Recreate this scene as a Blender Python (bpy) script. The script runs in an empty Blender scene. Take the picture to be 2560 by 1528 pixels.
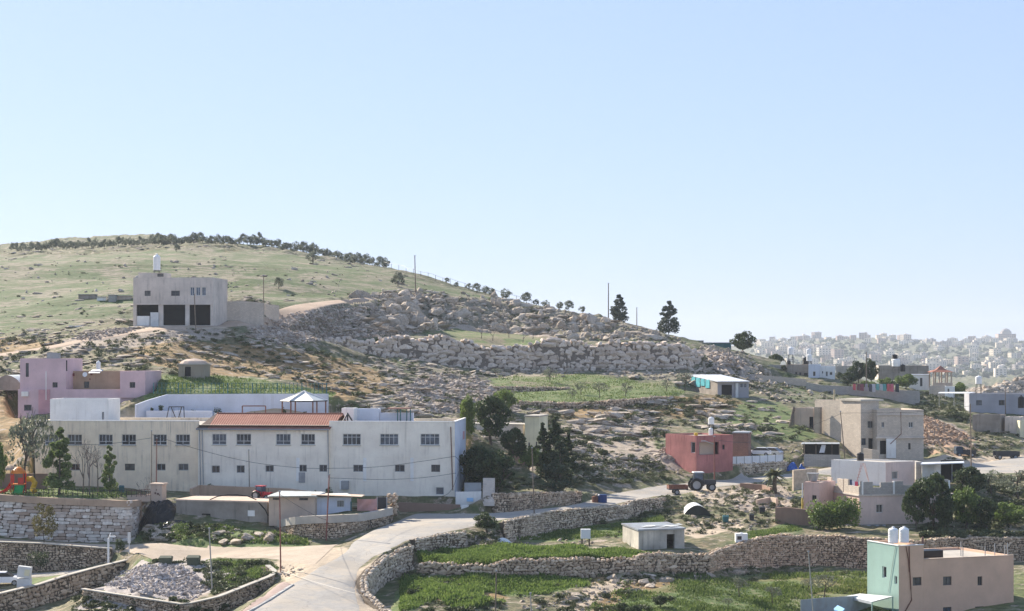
import bpy, math, random
import numpy as np
from mathutils import Vector, Matrix
from mathutils.geometry import delaunay_2d_cdt

# ------------------------------------------------------------------ camera, sky, sun
F = 4600.0          # focal length in photograph pixels (2560 wide)
HOR = 880.0         # height of the horizon in the photograph
CZ = 30.0           # camera height
SCN = bpy.context.scene
COL = SCN.collection
cam_d = bpy.data.cameras.new("camera")
cam_d.sensor_width = 36.0
cam_d.lens = F / 2560.0 * 36.0
cam_d.shift_y = (HOR - 764.0) / 2560.0
cam_d.clip_start = 1.0
cam_d.clip_end = 30000.0
cam = bpy.data.objects.new("camera", cam_d)
cam.location = (0, 0, CZ)
cam.rotation_euler = (math.radians(90), 0, 0)
COL.objects.link(cam)
SCN.camera = cam

SUN_AZ = math.radians(-40.0)     # measured from the view axis, negative = left
SUN_EL = math.radians(31.0)
world = bpy.data.worlds.new("World")
SCN.world = world
world.use_nodes = True
wn = world.node_tree.nodes
wbg = wn["Background"]
sky = wn.new("ShaderNodeTexSky")
sky.sky_type = 'NISHITA'
sky.sun_disc = False
sky.sun_elevation = SUN_EL
sky.sun_rotation = SUN_AZ
sky.altitude = 600
sky.air_density = 1.0
sky.dust_density = 0.7
sky.ozone_density = 6.0
wtint = wn.new("ShaderNodeMix"); wtint.data_type = 'RGBA'; wtint.blend_type = 'MULTIPLY'
wtint.inputs[0].default_value = 1.0; wtint.inputs[7].default_value = (0.92, 1.02, 1.42, 1)
world.node_tree.links.new(sky.outputs[0], wtint.inputs[6])
wgam = wn.new("ShaderNodeGamma"); wgam.inputs[1].default_value = 0.36
world.node_tree.links.new(wtint.outputs[2], wgam.inputs[0])
wt2 = wn.new("ShaderNodeMix"); wt2.data_type = 'RGBA'; wt2.blend_type = 'MULTIPLY'
wt2.inputs[0].default_value = 1.0; wt2.inputs[7].default_value = (0.905, 0.955, 1.06, 1)
world.node_tree.links.new(wgam.outputs[0], wt2.inputs[6])
world.node_tree.links.new(wt2.outputs[2], wbg.inputs[0])
wbg.inputs[1].default_value = 0.15
sun_d = bpy.data.lights.new("sun", 'SUN')
sun_d.energy = 3.6
sun_d.angle = math.radians(0.5)
sun_d.color = (1.0, 0.90, 0.76)
sun = bpy.data.objects.new("sun", sun_d)
sdir = Vector((math.sin(SUN_AZ) * math.cos(SUN_EL), math.cos(SUN_AZ) * math.cos(SUN_EL), math.sin(SUN_EL)))
sun.rotation_euler = (-sdir).to_track_quat('-Z', 'Y').to_euler()
COL.objects.link(sun)
SCN.view_settings.view_transform = 'Standard'
SCN.view_settings.look = 'None'
SCN.view_settings.exposure = 1.55
SCN.view_settings.gamma = 1.0
HAZE = 0.00011
try:
    SCN.cycles.max_bounces = 5
    SCN.cycles.diffuse_bounces = 3
    SCN.cycles.glossy_bounces = 2
    SCN.cycles.transmission_bounces = 3
    SCN.cycles.transparent_max_bounces = 8
    SCN.cycles.volume_bounces = 0
    SCN.cycles.use_denoising = True
except Exception:
    pass

# ------------------------------------------------------------------ projection helpers
def P(u, v, d):
    return np.array(((u - 1280.0) / F * d, d, CZ + (HOR - v) / F * d))
def ZZ(v, d):
    return CZ + (HOR - v) / F * d
def X(u, d):
    return (u - 1280.0) / F * d
def DZ(v, z):                 # depth at which relative height z shows at row v
    return z * F / (HOR - v)
RNG = np.random.default_rng(7)
random.seed(7)

def _hash(ix, iy, s):
    h = (ix.astype(np.int64) * 374761393 + iy.astype(np.int64) * 668265263 + s * 1442695041) & 0xffffffff
    h = ((h ^ (h >> 13)) * 1274126177) & 0xffffffff
    h = h ^ (h >> 16)
    return (h & 0xffffff) / float(0xffffff)
def vnoise(x, y, s=0):
    ix = np.floor(x); iy = np.floor(y)
    fx = x - ix; fy = y - iy
    fx = fx * fx * (3 - 2 * fx); fy = fy * fy * (3 - 2 * fy)
    a = _hash(ix, iy, s); b = _hash(ix + 1, iy, s); c = _hash(ix, iy + 1, s); d = _hash(ix + 1, iy + 1, s)
    return (a * (1 - fx) + b * fx) * (1 - fy) + (c * (1 - fx) + d * fx) * fy
def fbm(x, y, scale, octv=4, s=0):
    r = np.zeros_like(x, dtype=float); a = 1.0; t = 0.0; f = 1.0 / scale
    for k in range(octv):
        r += a * (vnoise(x * f, y * f, s + k * 17) - 0.5); t += a; a *= 0.5; f *= 2.03
    return r / t * 2.0
def in_poly(u, v, poly):
    ins = np.zeros(u.shape, bool); n = len(poly); j = n - 1
    for i in range(n):
        xi, yi = poly[i]; xj, yj = poly[j]
        if yi != yj:
            c = ((yi > v) != (yj > v)) & (u < (xj - xi) * (v - yi) / (yj - yi) + xi)
            ins ^= c
        j = i
    return ins

# ------------------------------------------------------------------ object helpers
def tag(o, label=None, cat=None, group=None, kind=None):
    if label: o['label'] = label
    if cat: o['category'] = cat
    if group: o['group'] = group
    if kind: o['kind'] = kind
    return o
def empty(name, loc, rz=0.0, label=None, cat=None, group=None):
    o = bpy.data.objects.new(name, None)
    o.empty_display_size = 0.5
    o.location = loc; o.rotation_euler = (0, 0, rz)
    COL.objects.link(o)
    return tag(o, label, cat, group)
def copy_tree(o, parent=None):
    c = o.copy(); COL.objects.link(c)
    if parent is not None: c.parent = parent
    for ch in list(o.children):
        copy_tree(ch, c)
    return c

class MB:
    """collects polygons; build() links them as ONE mesh object"""
    def __init__(s):
        s.ch = []; s.n = 0
    def add(s, V, Fs, mi=0, tint=0.5):
        V = np.asarray(V, float).reshape(-1, 3); Fs = np.asarray(Fs, int)
        if np.isscalar(tint): tint = np.full(len(V), tint)
        s.ch.append((V, Fs + s.n, mi, tint)); s.n += len(V)
        return s
    def poly(s, pts, mi=0, tint=0.5):
        return s.add(pts, [list(range(len(pts)))], mi, tint)
    def box(s, x0, x1, y0, y1, z0, z1, mi=0, M=None, tint=0.5):
        V = np.array([(x0,y0,z0),(x1,y0,z0),(x1,y1,z0),(x0,y1,z0),(x0,y0,z1),(x1,y0,z1),(x1,y1,z1),(x0,y1,z1)], float)
        if M is not None: V = V @ M[0].T + M[1]
        return s.add(V, [(0,3,2,1),(4,5,6,7),(0,1,5,4),(1,2,6,5),(2,3,7,6),(3,0,4,7)], mi, tint)
    def tube(s, pts, r, n=8, mi=0, cap=True, tint=0.5):
        pts = [np.asarray(p, float) for p in pts]
        rs = r if hasattr(r, '__len__') else [r] * len(pts)
        V = []; m = len(pts)
        for i, p in enumerate(pts):
            d = pts[min(i + 1, m - 1)] - pts[max(i - 1, 0)]
            d = d / (np.linalg.norm(d) + 1e-9)
            a = np.cross(d, (0, 0, 1.0))
            if np.linalg.norm(a) < 0.05: a = np.cross(d, (1.0, 0, 0))
            a /= np.linalg.norm(a); b = np.cross(d, a)
            for k in range(n):
                t = 2 * math.pi * k / n
                V.append(p + rs[i] * (math.cos(t) * a + math.sin(t) * b))
        Fs = [(i*n+k, i*n+(k+1)%n, (i+1)*n+(k+1)%n, (i+1)*n+k) for i in range(m-1) for k in range(n)]
        s.add(V, Fs, mi, tint)
        if cap:
            s.poly(V[:n][::-1], mi, tint); s.poly(V[-n:], mi, tint)
        return s
    def lathe(s, prof, c=(0, 0, 0), n=16, mi=0, tint=0.5):
        V = []; m = len(prof)
        for (r, z) in prof:
            for k in range(n):
                t = 2 * math.pi * k / n
                V.append((c[0] + r * math.cos(t), c[1] + r * math.sin(t), c[2] + z))
        Fs = [(i*n+k, i*n+(k+1)%n, (i+1)*n+(k+1)%n, (i+1)*n+k) for i in range(m-1) for k in range(n)]
        s.add(V, Fs, mi, tint)
        s.poly(V[:n][::-1], mi, tint); s.poly(V[-n:], mi, tint)
        return s
    def build(s, name, mats, parent=None, smooth=False, loc=None, rz=0.0):
        if not isinstance(mats, (list, tuple)): mats = [mats]
        me = bpy.data.meshes.new(name)
        V = np.concatenate([c[0] for c in s.ch]) if s.ch else np.zeros((0, 3))
        T = np.concatenate([c[3] for c in s.ch]) if s.ch else np.zeros(0)
        li = []; tot = []; mi = []
        for (v, f, m, t) in s.ch:
            f = f.reshape(f.shape[0], -1)
            li.append(f.ravel()); tot.append(np.full(f.shape[0], f.shape[1])); 
            mi.append(np.full(f.shape[0], m) if np.isscalar(m) else np.asarray(m))
        li = np.concatenate(li).astype(np.int32); tot = np.concatenate(tot).astype(np.int32); mi = np.concatenate(mi).astype(np.int32)
        me.vertices.add(len(V)); me.vertices.foreach_set("co", V.ravel().astype(np.float32))
        me.loops.add(len(li)); me.loops.foreach_set("vertex_index", li)
        me.polygons.add(len(tot))
        st = np.concatenate(([0], np.cumsum(tot)[:-1])).astype(np.int32)
        me.polygons.foreach_set("loop_start", st); me.polygons.foreach_set("loop_total", tot)
        for m in mats: me.materials.append(m)
        me.polygons.foreach_set("material_index", mi)
        me.polygons.foreach_set("use_smooth", np.full(len(tot), bool(smooth)))
        me.update(calc_edges=True); me.validate()
        a = me.attributes.new("tint", 'FLOAT', 'POINT')
        if len(a.data) == len(T): a.data.foreach_set("value", T.astype(np.float32))
        o = bpy.data.objects.new(name, me)
        COL.objects.link(o)
        if parent is not None: o.parent = parent
        if loc is not None: o.location = loc
        if rz: o.rotation_euler = (0, 0, rz)
        return o
def R2(a):
    c, s_ = math.cos(a), math.sin(a)
    return np.array(((c, -s_, 0), (s_, c, 0), (0, 0, 1.0)))

# ------------------------------------------------------------------ materials
class NT:
    def __init__(s, name):
        s.m = bpy.data.materials.new(name); s.m.use_nodes = True
        s.t = s.m.node_tree; s.b = s.t.nodes["Principled BSDF"]
        s.b.inputs["Roughness"].default_value = 0.9
        try: s.b.inputs["Specular IOR Level"].default_value = 0.25
        except Exception: pass
    def n(s, typ, **kw):
        o = s.t.nodes.new(typ)
        for k, v in kw.items(): setattr(o, k, v)
        return o
    def l(s, a, b): s.t.links.new(a, b)
    def coord(s, obj=True):
        tc = s.n("ShaderNodeTexCoord")
        if obj: return tc.outputs["Object"]
        g = s.n("ShaderNodeNewGeometry"); return g.outputs["Position"]
    def noise(s, vec, scale, detail=4, rough=0.55, mapping=None):
        if mapping:
            mp = s.n("ShaderNodeMapping"); mp.inputs["Scale"].default_value = mapping; s.l(vec, mp.inputs[0]); vec = mp.outputs[0]
        t = s.n("ShaderNodeTexNoise"); t.inputs["Scale"].default_value = scale
        t.inputs["Detail"].default_value = detail; t.inputs["Roughness"].default_value = rough
        s.l(vec, t.inputs["Vector"]); return t.outputs["Fac"]
    def ramp(s, fac, stops):
        r = s.n("ShaderNodeValToRGB"); e = r.color_ramp.elements
        while len(e) < len(stops): e.new(0.5)
        for i, (p, c) in enumerate(stops):
            e[i].position = p; e[i].color = (c[0], c[1], c[2], 1) if hasattr(c, '__len__') else (c, c, c, 1)
        s.l(fac, r.inputs[0]); return r.outputs[0]
    def mix(s, fac, a, b, mode='MIX'):
        m = s.n("ShaderNodeMix", data_type='RGBA', blend_type=mode)
        for inp, val in ((m.inputs[0], fac), (m.inputs[6], a), (m.inputs[7], b)):
            if hasattr(val, 'node'): s.l(val, inp)
            elif hasattr(val, '__len__'): inp.default_value = (val[0], val[1], val[2], 1)
            else: inp.default_value = val
        return m.outputs[2]
    def math(s, op, a, b=0.0, clamp=False):
        m = s.n("ShaderNodeMath", operation=op, use_clamp=clamp)
        for inp, val in ((m.inputs[0], a), (m.inputs[1], b)):
            if hasattr(val, 'node'): s.l(val, inp)
            else: inp.default_value = val
        return m.outputs[0]
    def attr(s, name):
        a = s.n("ShaderNodeAttribute"); a.attribute_name = name; return a
    def base(s, c):
        if hasattr(c, 'node'): s.l(c, s.b.inputs["Base Color"])
        else: s.b.inputs["Base Color"].default_value = (c[0], c[1], c[2], 1)
    def bump(s, h, dist, strength=1.0):
        b = s.n("ShaderNodeBump"); b.inputs["Distance"].default_value = dist; b.inputs["Strength"].default_value = strength
        s.l(h, b.inputs["Height"]); s.l(b.outputs[0], s.b.inputs["Normal"])

def sc(c, k): return tuple(min(1.0, x * k) for x in c)
def M_plain(name, c, rough=0.6, metal=0.0, var=0.12, scale=1.5):
    t = NT(name); co = t.coord()
    f = t.noise(co, scale, 5)
    t.base(t.ramp(f, [(0.3, sc(c, 1 - var)), (0.7, sc(c, 1 + var))]))
    t.b.inputs["Roughness"].default_value = rough; t.b.inputs["Metallic"].default_value = metal
    return t.m
def M_plaster(name, c, dirt=(0.16, 0.13, 0.10), amt=0.5, streak=True, bump=0.01, patch=0.12):
    patch = patch * 1.5 + 0.05
    t = NT(name); co = t.coord()
    big = t.noise(co, 0.35, 6, 0.6)
    col = t.ramp(big, [(0.3, sc(c, 1 - patch)), (0.7, sc(c, 1 + patch * 0.6))])
    fine = t.noise(co, 6.0, 4, 0.7)
    col = t.mix(t.ramp(fine, [(0.35, 0.0), (0.75, 0.22)]), col, sc(c, 0.78))
    blot = t.noise(co, 1.1, 7, 0.7)
    col = t.mix(t.ramp(blot, [(0.56, 0.0), (0.68, 0.35)]), col, tuple(0.55 * a + 0.45 * b for a, b in zip(c, dirt)))
    if streak:
        st = t.noise(co, 1.0, 5, 0.6, mapping=(2.6, 2.6, 0.16))
        gate = t.noise(co, 0.5, 3, 0.5)
        f = t.math('MULTIPLY', t.ramp(st, [(0.50, 0.0), (0.72, 1.0)]), t.ramp(gate, [(0.42, 0.0), (0.65, amt)]))
        col = t.mix(f, col, dirt)
    t.base(col); t.b.inputs["Roughness"].default_value = 0.92
    t.bump(fine, bump)
    return t.m
def M_block(name, c, mortar, bw=0.4, bh=0.2, amt=0.4):
    """rendered or bare concrete blockwork, works on vertical faces of any bearing"""
    t = NT(name); co = t.coord()
    sx = t.n("ShaderNodeSeparateXYZ"); t.l(co, sx.inputs[0])
    h = t.math('ADD', sx.outputs[0], sx.outputs[1])
    cb = t.n("ShaderNodeCombineXYZ"); t.l(h, cb.inputs[0]); t.l(sx.outputs[2], cb.inputs[1])
    br = t.n("ShaderNodeTexBrick"); t.l(cb.outputs[0], br.inputs["Vector"])
    br.inputs["Scale"].default_value = 1.0; br.inputs["Brick Width"].default_value = bw; br.inputs["Row Height"].default_value = bh
    br.inputs["Mortar Size"].default_value = 0.02; br.inputs["Color1"].default_value = (*sc(c, 0.88), 1)
    br.inputs["Color2"].default_value = (*sc(c, 1.1), 1); br.inputs["Mortar"].default_value = (*mortar, 1)
    big = t.noise(co, 0.5, 5)
    col = t.mix(t.ramp(big, [(0.4, 0.0), (0.7, amt)]), br.outputs["Color"], sc(c, 0.6))
    st = t.noise(co, 1.0, 5, 0.6, mapping=(2.2, 2.2, 0.2))
    col = t.mix(t.ramp(st, [(0.55, 0.0), (0.8, 0.4)]), col, sc(c, 0.5))
    t.base(col); t.bump(br.outputs["Fac"], 0.01, 0.6)
    return t.m
def M_stone(name, lo, hi, moss=(0.13, 0.12, 0.07), mossamt=0.35, crack=0.5):
    """per-stone colour from the tint attribute plus grain"""
    t = NT(name); pos = t.coord(False)
    ti = t.attr("tint").outputs["Fac"]
    col = t.ramp(ti, [(0.0, lo), (0.55, tuple((a + b) / 2 for a, b in zip(lo, hi))), (1.0, hi)])
    n1 = t.noise(pos, 2.5, 6, 0.65)
    col = t.mix(t.ramp(n1, [(0.42, 0.0), (0.7, 0.55)]), col, sc(lo, 0.6))
    n2 = t.noise(pos, 0.8, 4, 0.6)
    col = t.mix(t.ramp(n2, [(0.5, 0.0), (0.75, mossamt)]), col, moss)
    vo = t.n("ShaderNodeTexVoronoi"); vo.feature = 'DISTANCE_TO_EDGE'; vo.inputs["Scale"].default_value = 1.5
    mp = t.n("ShaderNodeMapping"); mp.inputs["Scale"].default_value = (1, 1, 2.2); t.l(pos, mp.inputs[0])
    wb = t.n("ShaderNodeVectorMath", operation='ADD'); nz = t.n("ShaderNodeTexNoise"); nz.inputs["Scale"].default_value = 2.0; t.l(pos, nz.inputs["Vector"])
    t.l(mp.outputs[0], wb.inputs[0]); t.l(nz.outputs["Color"], wb.inputs[1]); t.l(wb.outputs[0], vo.inputs["Vector"])
    col = t.mix(t.ramp(vo.outputs["Distance"], [(0.0, crack), (0.05, 0.0)]), col, sc(lo, 0.35))
    t.base(col); t.b.inputs["Roughness"].default_value = 0.95
    n3 = t.noise(pos, 7.0, 5, 0.7)
    t.bump(n3, 0.05, 0.7)
    return t.m
def M_leaf(name, lo, hi, trans=0.18):
    t = NT(name)
    ti = t.attr("tint").outputs["Fac"]
    oi = t.n("ShaderNodeObjectInfo")
    pos = t.coord(False)
    n = t.noise(pos, 0.9, 3)
    f = t.math('ADD', t.math('MULTIPLY', ti, 0.6), t.math('MULTIPLY', n, 0.4))
    col = t.ramp(f, [(0.2, lo), (0.75, hi)])
    col = t.mix(t.math('MULTIPLY', oi.outputs["Random"], 0.3), col, sc(lo, 0.9))
    t.base(col); t.b.inputs["Roughness"].default_value = 0.6
    if trans:
        tr = t.n("ShaderNodeBsdfTranslucent"); t.l(col, tr.inputs[0])
        ms = t.n("ShaderNodeMixShader"); ms.inputs[0].default_value = trans
        out = t.t.nodes["Material Output"]
        t.l(t.b.outputs[0], ms.inputs[1]); t.l(tr.outputs[0], ms.inputs[2]); t.l(ms.outputs[0], out.inputs[0])
    return t.m
def M_glass(name, c=(0.03, 0.035, 0.04), rough=0.15):
    t = NT(name); co = t.coord()
    t.base(t.ramp(t.noise(co, 1.3, 3), [(0.4, c), (0.65, sc(c, 2.2))]))
    t.b.inputs["Roughness"].default_value = rough
    t.b.inputs["Specular IOR Level"].default_value = 0.5
    return t.m
def M_corr(name, c, dirt, period=0.12, axis=0, rough=0.45):
    """corrugated sheet"""
    t = NT(name); co = t.coord()
    w = t.n("ShaderNodeTexWave"); w.bands_direction = 'X' if axis == 0 else 'Y'
    w.inputs["Scale"].default_value = 0.314 / period; t.l(co, w.inputs["Vector"])
    n = t.noise(co, 0.9, 5)
    col = t.mix(t.ramp(n, [(0.45, 0.0), (0.7, 0.6)]), c, dirt)
    t.base(col); t.b.inputs["Roughness"].default_value = rough
    t.bump(w.outputs["Fac"], 0.03, 1.0)
    return t.m
# ------------------------------------------------------------------ terrain
def tb(d):
    d = np.asarray(d, float)
    return np.where(d < 450, d, 450 + 150 * np.log(np.maximum(d, 1) / 450.0))
TV = []; TE = []
def tp(u, z, d):
    TV.append((u / 20.0, float(tb(d)), z)); return len(TV) - 1
def V(u, v, d): return tp(u, ZZ(v, d), d)
def Z(u, d, z): return tp(u, CZ + z, d)
def vline(pts):
    ids = [V(*p) for p in pts]
    for a, b in zip(ids, ids[1:]): TE.append((a, b))

# retaining walls: (u, v_top, v_foot, depth), ordered with the high ground on the left hand
WALLS = {
 'W1': [(-90,1503,1572,172),(0,1485,1545,175),(56,1471,1530,177),(94,1463,1520,179),(164,1440,1497,182),(235,1421,1475,186),(300,1405,1440,188.5),(316,1401,1412,189)],
 'W2': [(-90,1353,1434,191.9),(0,1355,1431,192),(105,1359,1427,192.5),(195,1366,1421,192),(279,1372,1405,192.5)],
 'W3': [(-90,1233,1338,199.5),(0,1238,1342,200),(117,1246,1353,199.8),(324,1254,1358,198.5),(345,1252,1345,202),(356,1250,1322,208)],
 'W4': [(206,1473,1500,168),(330,1492,1527,164),(460,1512,1562,160.5),(548,1492,1540,163.5),(615,1465,1508,167.5),(681,1439,1466,171.5),(688,1428,1442,174),(670,1414,1420,176)],
 'W5': [(1000,1560,1600,153),(978,1528,1575,157),(940,1500,1550,161.5),(920,1480,1535,164.5),(917,1450,1508,169),(935,1425,1484,172.5),(963,1398,1458,176.5),(1014,1373,1438,181),(1035,1371,1432,182)],
 'W6a': [(1043,1350,1381,184.5),(1100,1338,1377,188),(1165,1333,1372,189.5)],
 'W6b': [(1266,1305,1349,198),(1300,1297,1345,200.5),(1359,1283,1337,206.8),(1431,1274,1325,211.5),(1500,1268,1310,214.5),(1567,1263,1296,216.8),(1585,1252,1290,219.5),(1665,1245,1268,225)],
 'W7': [(1046,1410,1430,179),(1139,1412,1441,178.5),(1232,1412,1446,178.5),(1298,1402,1449,181),(1404,1395,1446,183),(1484,1393,1441,184),(1587,1396,1433,183.5),(1629,1386,1431,186),(1744,1383,1432,188),(1768,1387,1430,188)],
 'W8': [(1773,1386,1430,188.3),(1809,1373,1418,193),(1886,1350,1418,197),(1963,1337,1415,201),(2092,1340,1417,202),(2178,1348,1420,202),(2300,1352,1420,202),(2480,1345,1405,207),(2650,1345,1400,209)],
 'W9': [(690,1303,1322,200),(736,1294,1341,194.5),(780,1291,1347,193),(814,1290,1348,193),(860,1288,1342,194.5),(902,1286,1334,197.6),(950,1277,1321,200.8),(978,1270,1311,203.8),(984,1262,1300,208)],
 'W10': [(700,862,872,322),(778,856,871,328),(850,853,880,334),(909,852,892,338),(1037,850,902,345),(1127,848,915,349.5),(1218,866,924,352),(1316,872,926,353),(1367,857,926,353),(1432,859,926,354),(1483,867,926,354),(1560,859,925,355),(1663,857,924,356),(1727,872,914,358),(1752,888,902,363)],
 'W11': [(1236,1235,1282,211),(1300,1233,1279,212.5),(1404,1231,1266,218.7),(1455,1230,1256,223.5)],
 'W12': [(1270,1005,1016,297),(1400,1008,1024,298),(1550,1003,1021,300),(1680,990,1002,308)],
 'W13': [(1210,968,978,316),(1300,968,981,318),(1390,970,979,320),(1425,972,976,321)],
 'W14': [(1803,1163,1192,260.5),(1880,1159,1188,263.5),(1960,1154,1181,268.5),(1972,1160,1179,273)],
}
def wall_xy(w):
    p = WALLS[w]; pts = [np.array((X(u, d), d)) for (u, vt, vf, d) in p]
    nrm = []
    for i in range(len(pts)):
        t = pts[min(i+1, len(pts)-1)] - pts[max(i-1, 0)]; t = t / np.linalg.norm(t)
        nrm.append(np.array((-t[1], t[0])))
    return pts, nrm
for w in WALLS:
    pts, nrm = wall_xy(w); top = []; foot = []
    f_, g_ = (1.4, 0.45) if w == 'W10' else (0.85, 0.28)
    for (p, n, q) in zip(pts, nrm, WALLS[w]):
        a = p + n * f_; b = p + n * g_
        top.append(tp(a[0] / a[1] * F + 1280, ZZ(q[1], q[3]) - 0.12, a[1]))
        foot.append(tp(b[0] / b[1] * F + 1280, ZZ(q[2], q[3]), b[1]))
    for ids in (top, foot):
        for a, b in zip(ids, ids[1:]): TE.append((a, b))

# road strips: (uL, vL, uR, vR, z) ; depth follows from the height
def strip(rows):
    out = []
    for (uL, vL, uR, vR, z) in rows:
        dL = DZ(vL, z); dR = DZ(vR, z)
        out.append(((X(uL, dL), dL, z + CZ), (X(uR, dR), dR, z + CZ)))
    return out
def strip3(rows):
    return [((X(a, c), c, ZZ(b, c)), (X(d, f), f, ZZ(e, f))) for (a, b, c, d, e, f) in rows]
ROADS = {
 'road': strip([(575,1620,950,1620,-22.6),(622,1528,900,1528,-21.95),(734,1461,884,1465,-21.0),(769,1436,896,1423,-20.6),(860,1386,932,1393,-19.9),
   (885,1352,966,1377,-19.3),(932,1324,1040,1345,-18.85),(992,1302,1120,1328,-18.6),(1040,1283,1212,1308,-18.45),(1152,1286,1290,1294,-18.35),
   (1234,1283,1355,1282,-18.25),(1404,1267,1465,1267,-18.15),(1455,1257,1540,1261,-18.1),(1520,1238,1620,1245,-18.1),(1640,1217,1690,1237,-18.0),
   (1790,1203,1790,1217,-17.9),(1985,1184,1985,1194,-17.6),(2130,1177,2130,1188,-17.4),(2400,1163,2400,1187,-17.2),(2700,1140,2700,1178,-17.0)]),
 'sandy_lane': strip([(-90,1345,-90,1352,-20.15),(0,1346,0,1354,-20.15),(117,1355,117,1358,-20.3),(300,1362,290,1368,-20.5),(340,1363,338,1380,-20.6),(400,1366,380,1398,-20.7),(520,1369,520,1393,-20.5),
   (640,1370,640,1392,-20.3),(760,1371,745,1404,-20.2),(850,1366,785,1412,-20.15)]),
 'hillside_track': strip3([(470,804,313,470,824,303),(540,803,314,540,822,306),(600,801,318,600,815,310),(640,795,322,640,812,313),(690,776,333,700,797,323),
   (760,759,345,790,772,338),(850,749,360,870,757,355),(935,742,374,940,748,370)]),
 'field_track': strip3([(466,815,303,466,822,299),(412,816,302.5,412,823,299),(322,828,301,322,836,297),(232,843,299,232,851,295),(154,860,297,154,868,293),(77,874,295,77,883,291),(-90,897,292,-90,906,288)]),
 'village_street': strip([(-90,1440,-90,1452,-23.2),(0,1436,0,1446,-23.05),(130,1431,130,1441,-22.75),(211,1424,211,1432,-22.4),(276,1410,286,1416,-22.1)]),
 'pavement': strip([(560,1580,574,1585,-22.1),(600,1528,617,1529,-21.75),(650,1492,672,1497,-21.25),(700,1454,730,1461,-20.85)]),
}
for k, s_ in ROADS.items():
    L = []; R = []
    for (a, b) in s_:
        L.append(tp(a[0]/a[1]*F+1280, a[2], a[1])); R.append(tp(b[0]/b[1]*F+1280, b[2], b[1]))
    for ids in (L, R):
        for a, b in zip(ids, ids[1:]): TE.append((a, b))

for u in range(-800, 3300, 400):
    Z(u, 90, -27.5); Z(u, 5900, -60); Z(u, 6500, -90)
for u in (-800, -400): 
    Z(u,140,-25.5); Z(u,175,-24); Z(u,200,-20); Z(u,215,-16.3); Z(u,240,-12); Z(u,270,-5); Z(u,310,1.5); Z(u,400,13); Z(u,520,26); Z(u,600,33); Z(u,720,38)
for u in (2750, 3260):
    Z(u,140,-25); Z(u,172,-25); Z(u,195,-22.5); Z(u,212,-20.5); Z(u,235,-18); Z(u,300,-15); Z(u,330,-12); Z(u,385,-11); Z(u,440,-14)
# foreground left
for p in [(0,1570,165),(140,1520,174),(250,1500,178),(300,1560,157),(100,1600,158),(420,1600,152),(560,1545,161),(330,1455,176),(400,1475,171.5),(480,1480,169.5),
          (560,1450,173.5),(620,1425,178),(420,1412,184.5),(500,1410,184.5),(600,1406,182),(660,1402,180),(710,1440,173.5),(700,1420,177),
          (400,1352,193.5),(500,1350,193.5),(620,1346,193.5),(700,1352,191.5),(780,1362,188.5),(400,1304,202.3),(500,1306,201.8),(600,1316,200),(665,1320,199.6),
          (850,1360,188.8)]: V(*p)
# playground, ground round the school and the sheds
for p in [(90,219.0,-16.2),(200,218.6,-16.2),(300,218.3,-16.3),(400,217.9,-16.5),(495,217.5,-16.6),(560,216.6,-16.9),(700,216,-17.2),(815,215.6,-17.5),(960,215.6,-18.0),(1120,215,-18.3),(0,205,-15.8),(300,204,-15.9),(-90,214,-15.7),(84,218,-16.0),(300,214,-16.0),(400,206,-16.4),(400,214,-16.4),(500,206,-16.6),(500,215,-16.5),(650,206,-16.9),(690,209,-17.1),
          (800,207,-17.3),(800,214,-17.5),(940,207,-17.3),(960,212,-17.9),(1137,214.5,-18.2),(1000,214.3,-18.2),(84,232,-9.3),(500,232,-9.2),(800,232,-9.2),(1150,231,-9.3),(84,250,-9.2),
          (268,246,-8.9),(500,246,-8.9),(830,246,-8.9)]: Z(p[0], p[1], p[2])
for p in [(20,1200,225),(40,1075,240),(20,1000,262),(20,960,275),(1190,1240,221),(1300,1226,219),(1400,1222,223),(1300,1180,236),(1230,1160,240),(1320,1128,250),(1420,1170,245),(1200,1062,262),(1100,1052,250),
          (1500,1215,238),(1450,1205,238),(1560,1170,252),(1550,1120,268),(1500,1060,285),(1450,1035,292),(1600,1050,292),(1650,1185,254),(1640,1140,262),(1720,1212,249),
          (1650,1060,293),(1700,1020,304)]: V(*p)
# hill left and behind the school
for p in [(0,900,288),(0,850,314),(0,780,350),(0,700,420),(0,650,520),(0,630,600),(0,612,730),(100,604,730),(190,592,730),(310,585,730),(410,588,710),(500,604,700),(650,625,690),
          (150,625,590),(300,616,575),(430,611,565),(540,610,570),(677,619,565),(806,645,545),(934,663,520),(986,671,505),(1037,691,480),(1115,712,470),(1230,740,460),(1311,759,455),(1380,772,450),(1496,787,445),
          (200,800,332),(200,720,395),(200,650,500),(430,700,385),(430,640,490),(600,690,380),(600,740,338),(700,690,400),(800,700,410),(900,710,420),(700,740,362),(750,650,500),(1000,700,445),
          (430,755,340),(150,880,287),(0,903,284),(250,895,280),(430,900,275),(430,860,290),(430,930,262),(560,830,303),(200,930,266),(363,943,261),(480,965,253),(600,968,254),(720,972,256),(720,948,262),(600,935,268),(480,935,265),
          (600,900,292),(600,860,298),(640,830,306),(700,850,314),(800,840,337),(800,900,308),(800,960,272),(900,1000,262),(900,930,300),(1000,1010,272),(1000,960,300),(1100,1000,290),(1100,950,322),
          (1200,1025,285),(1050,1040,262),(1200,960,316),(1050,905,340),(700,815,318),(760,790,332),(850,775,350)]: V(*p)
vline([(366,984,248.6),(500,984,248.4),(700,985,248.2),(835,992,248)])
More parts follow.
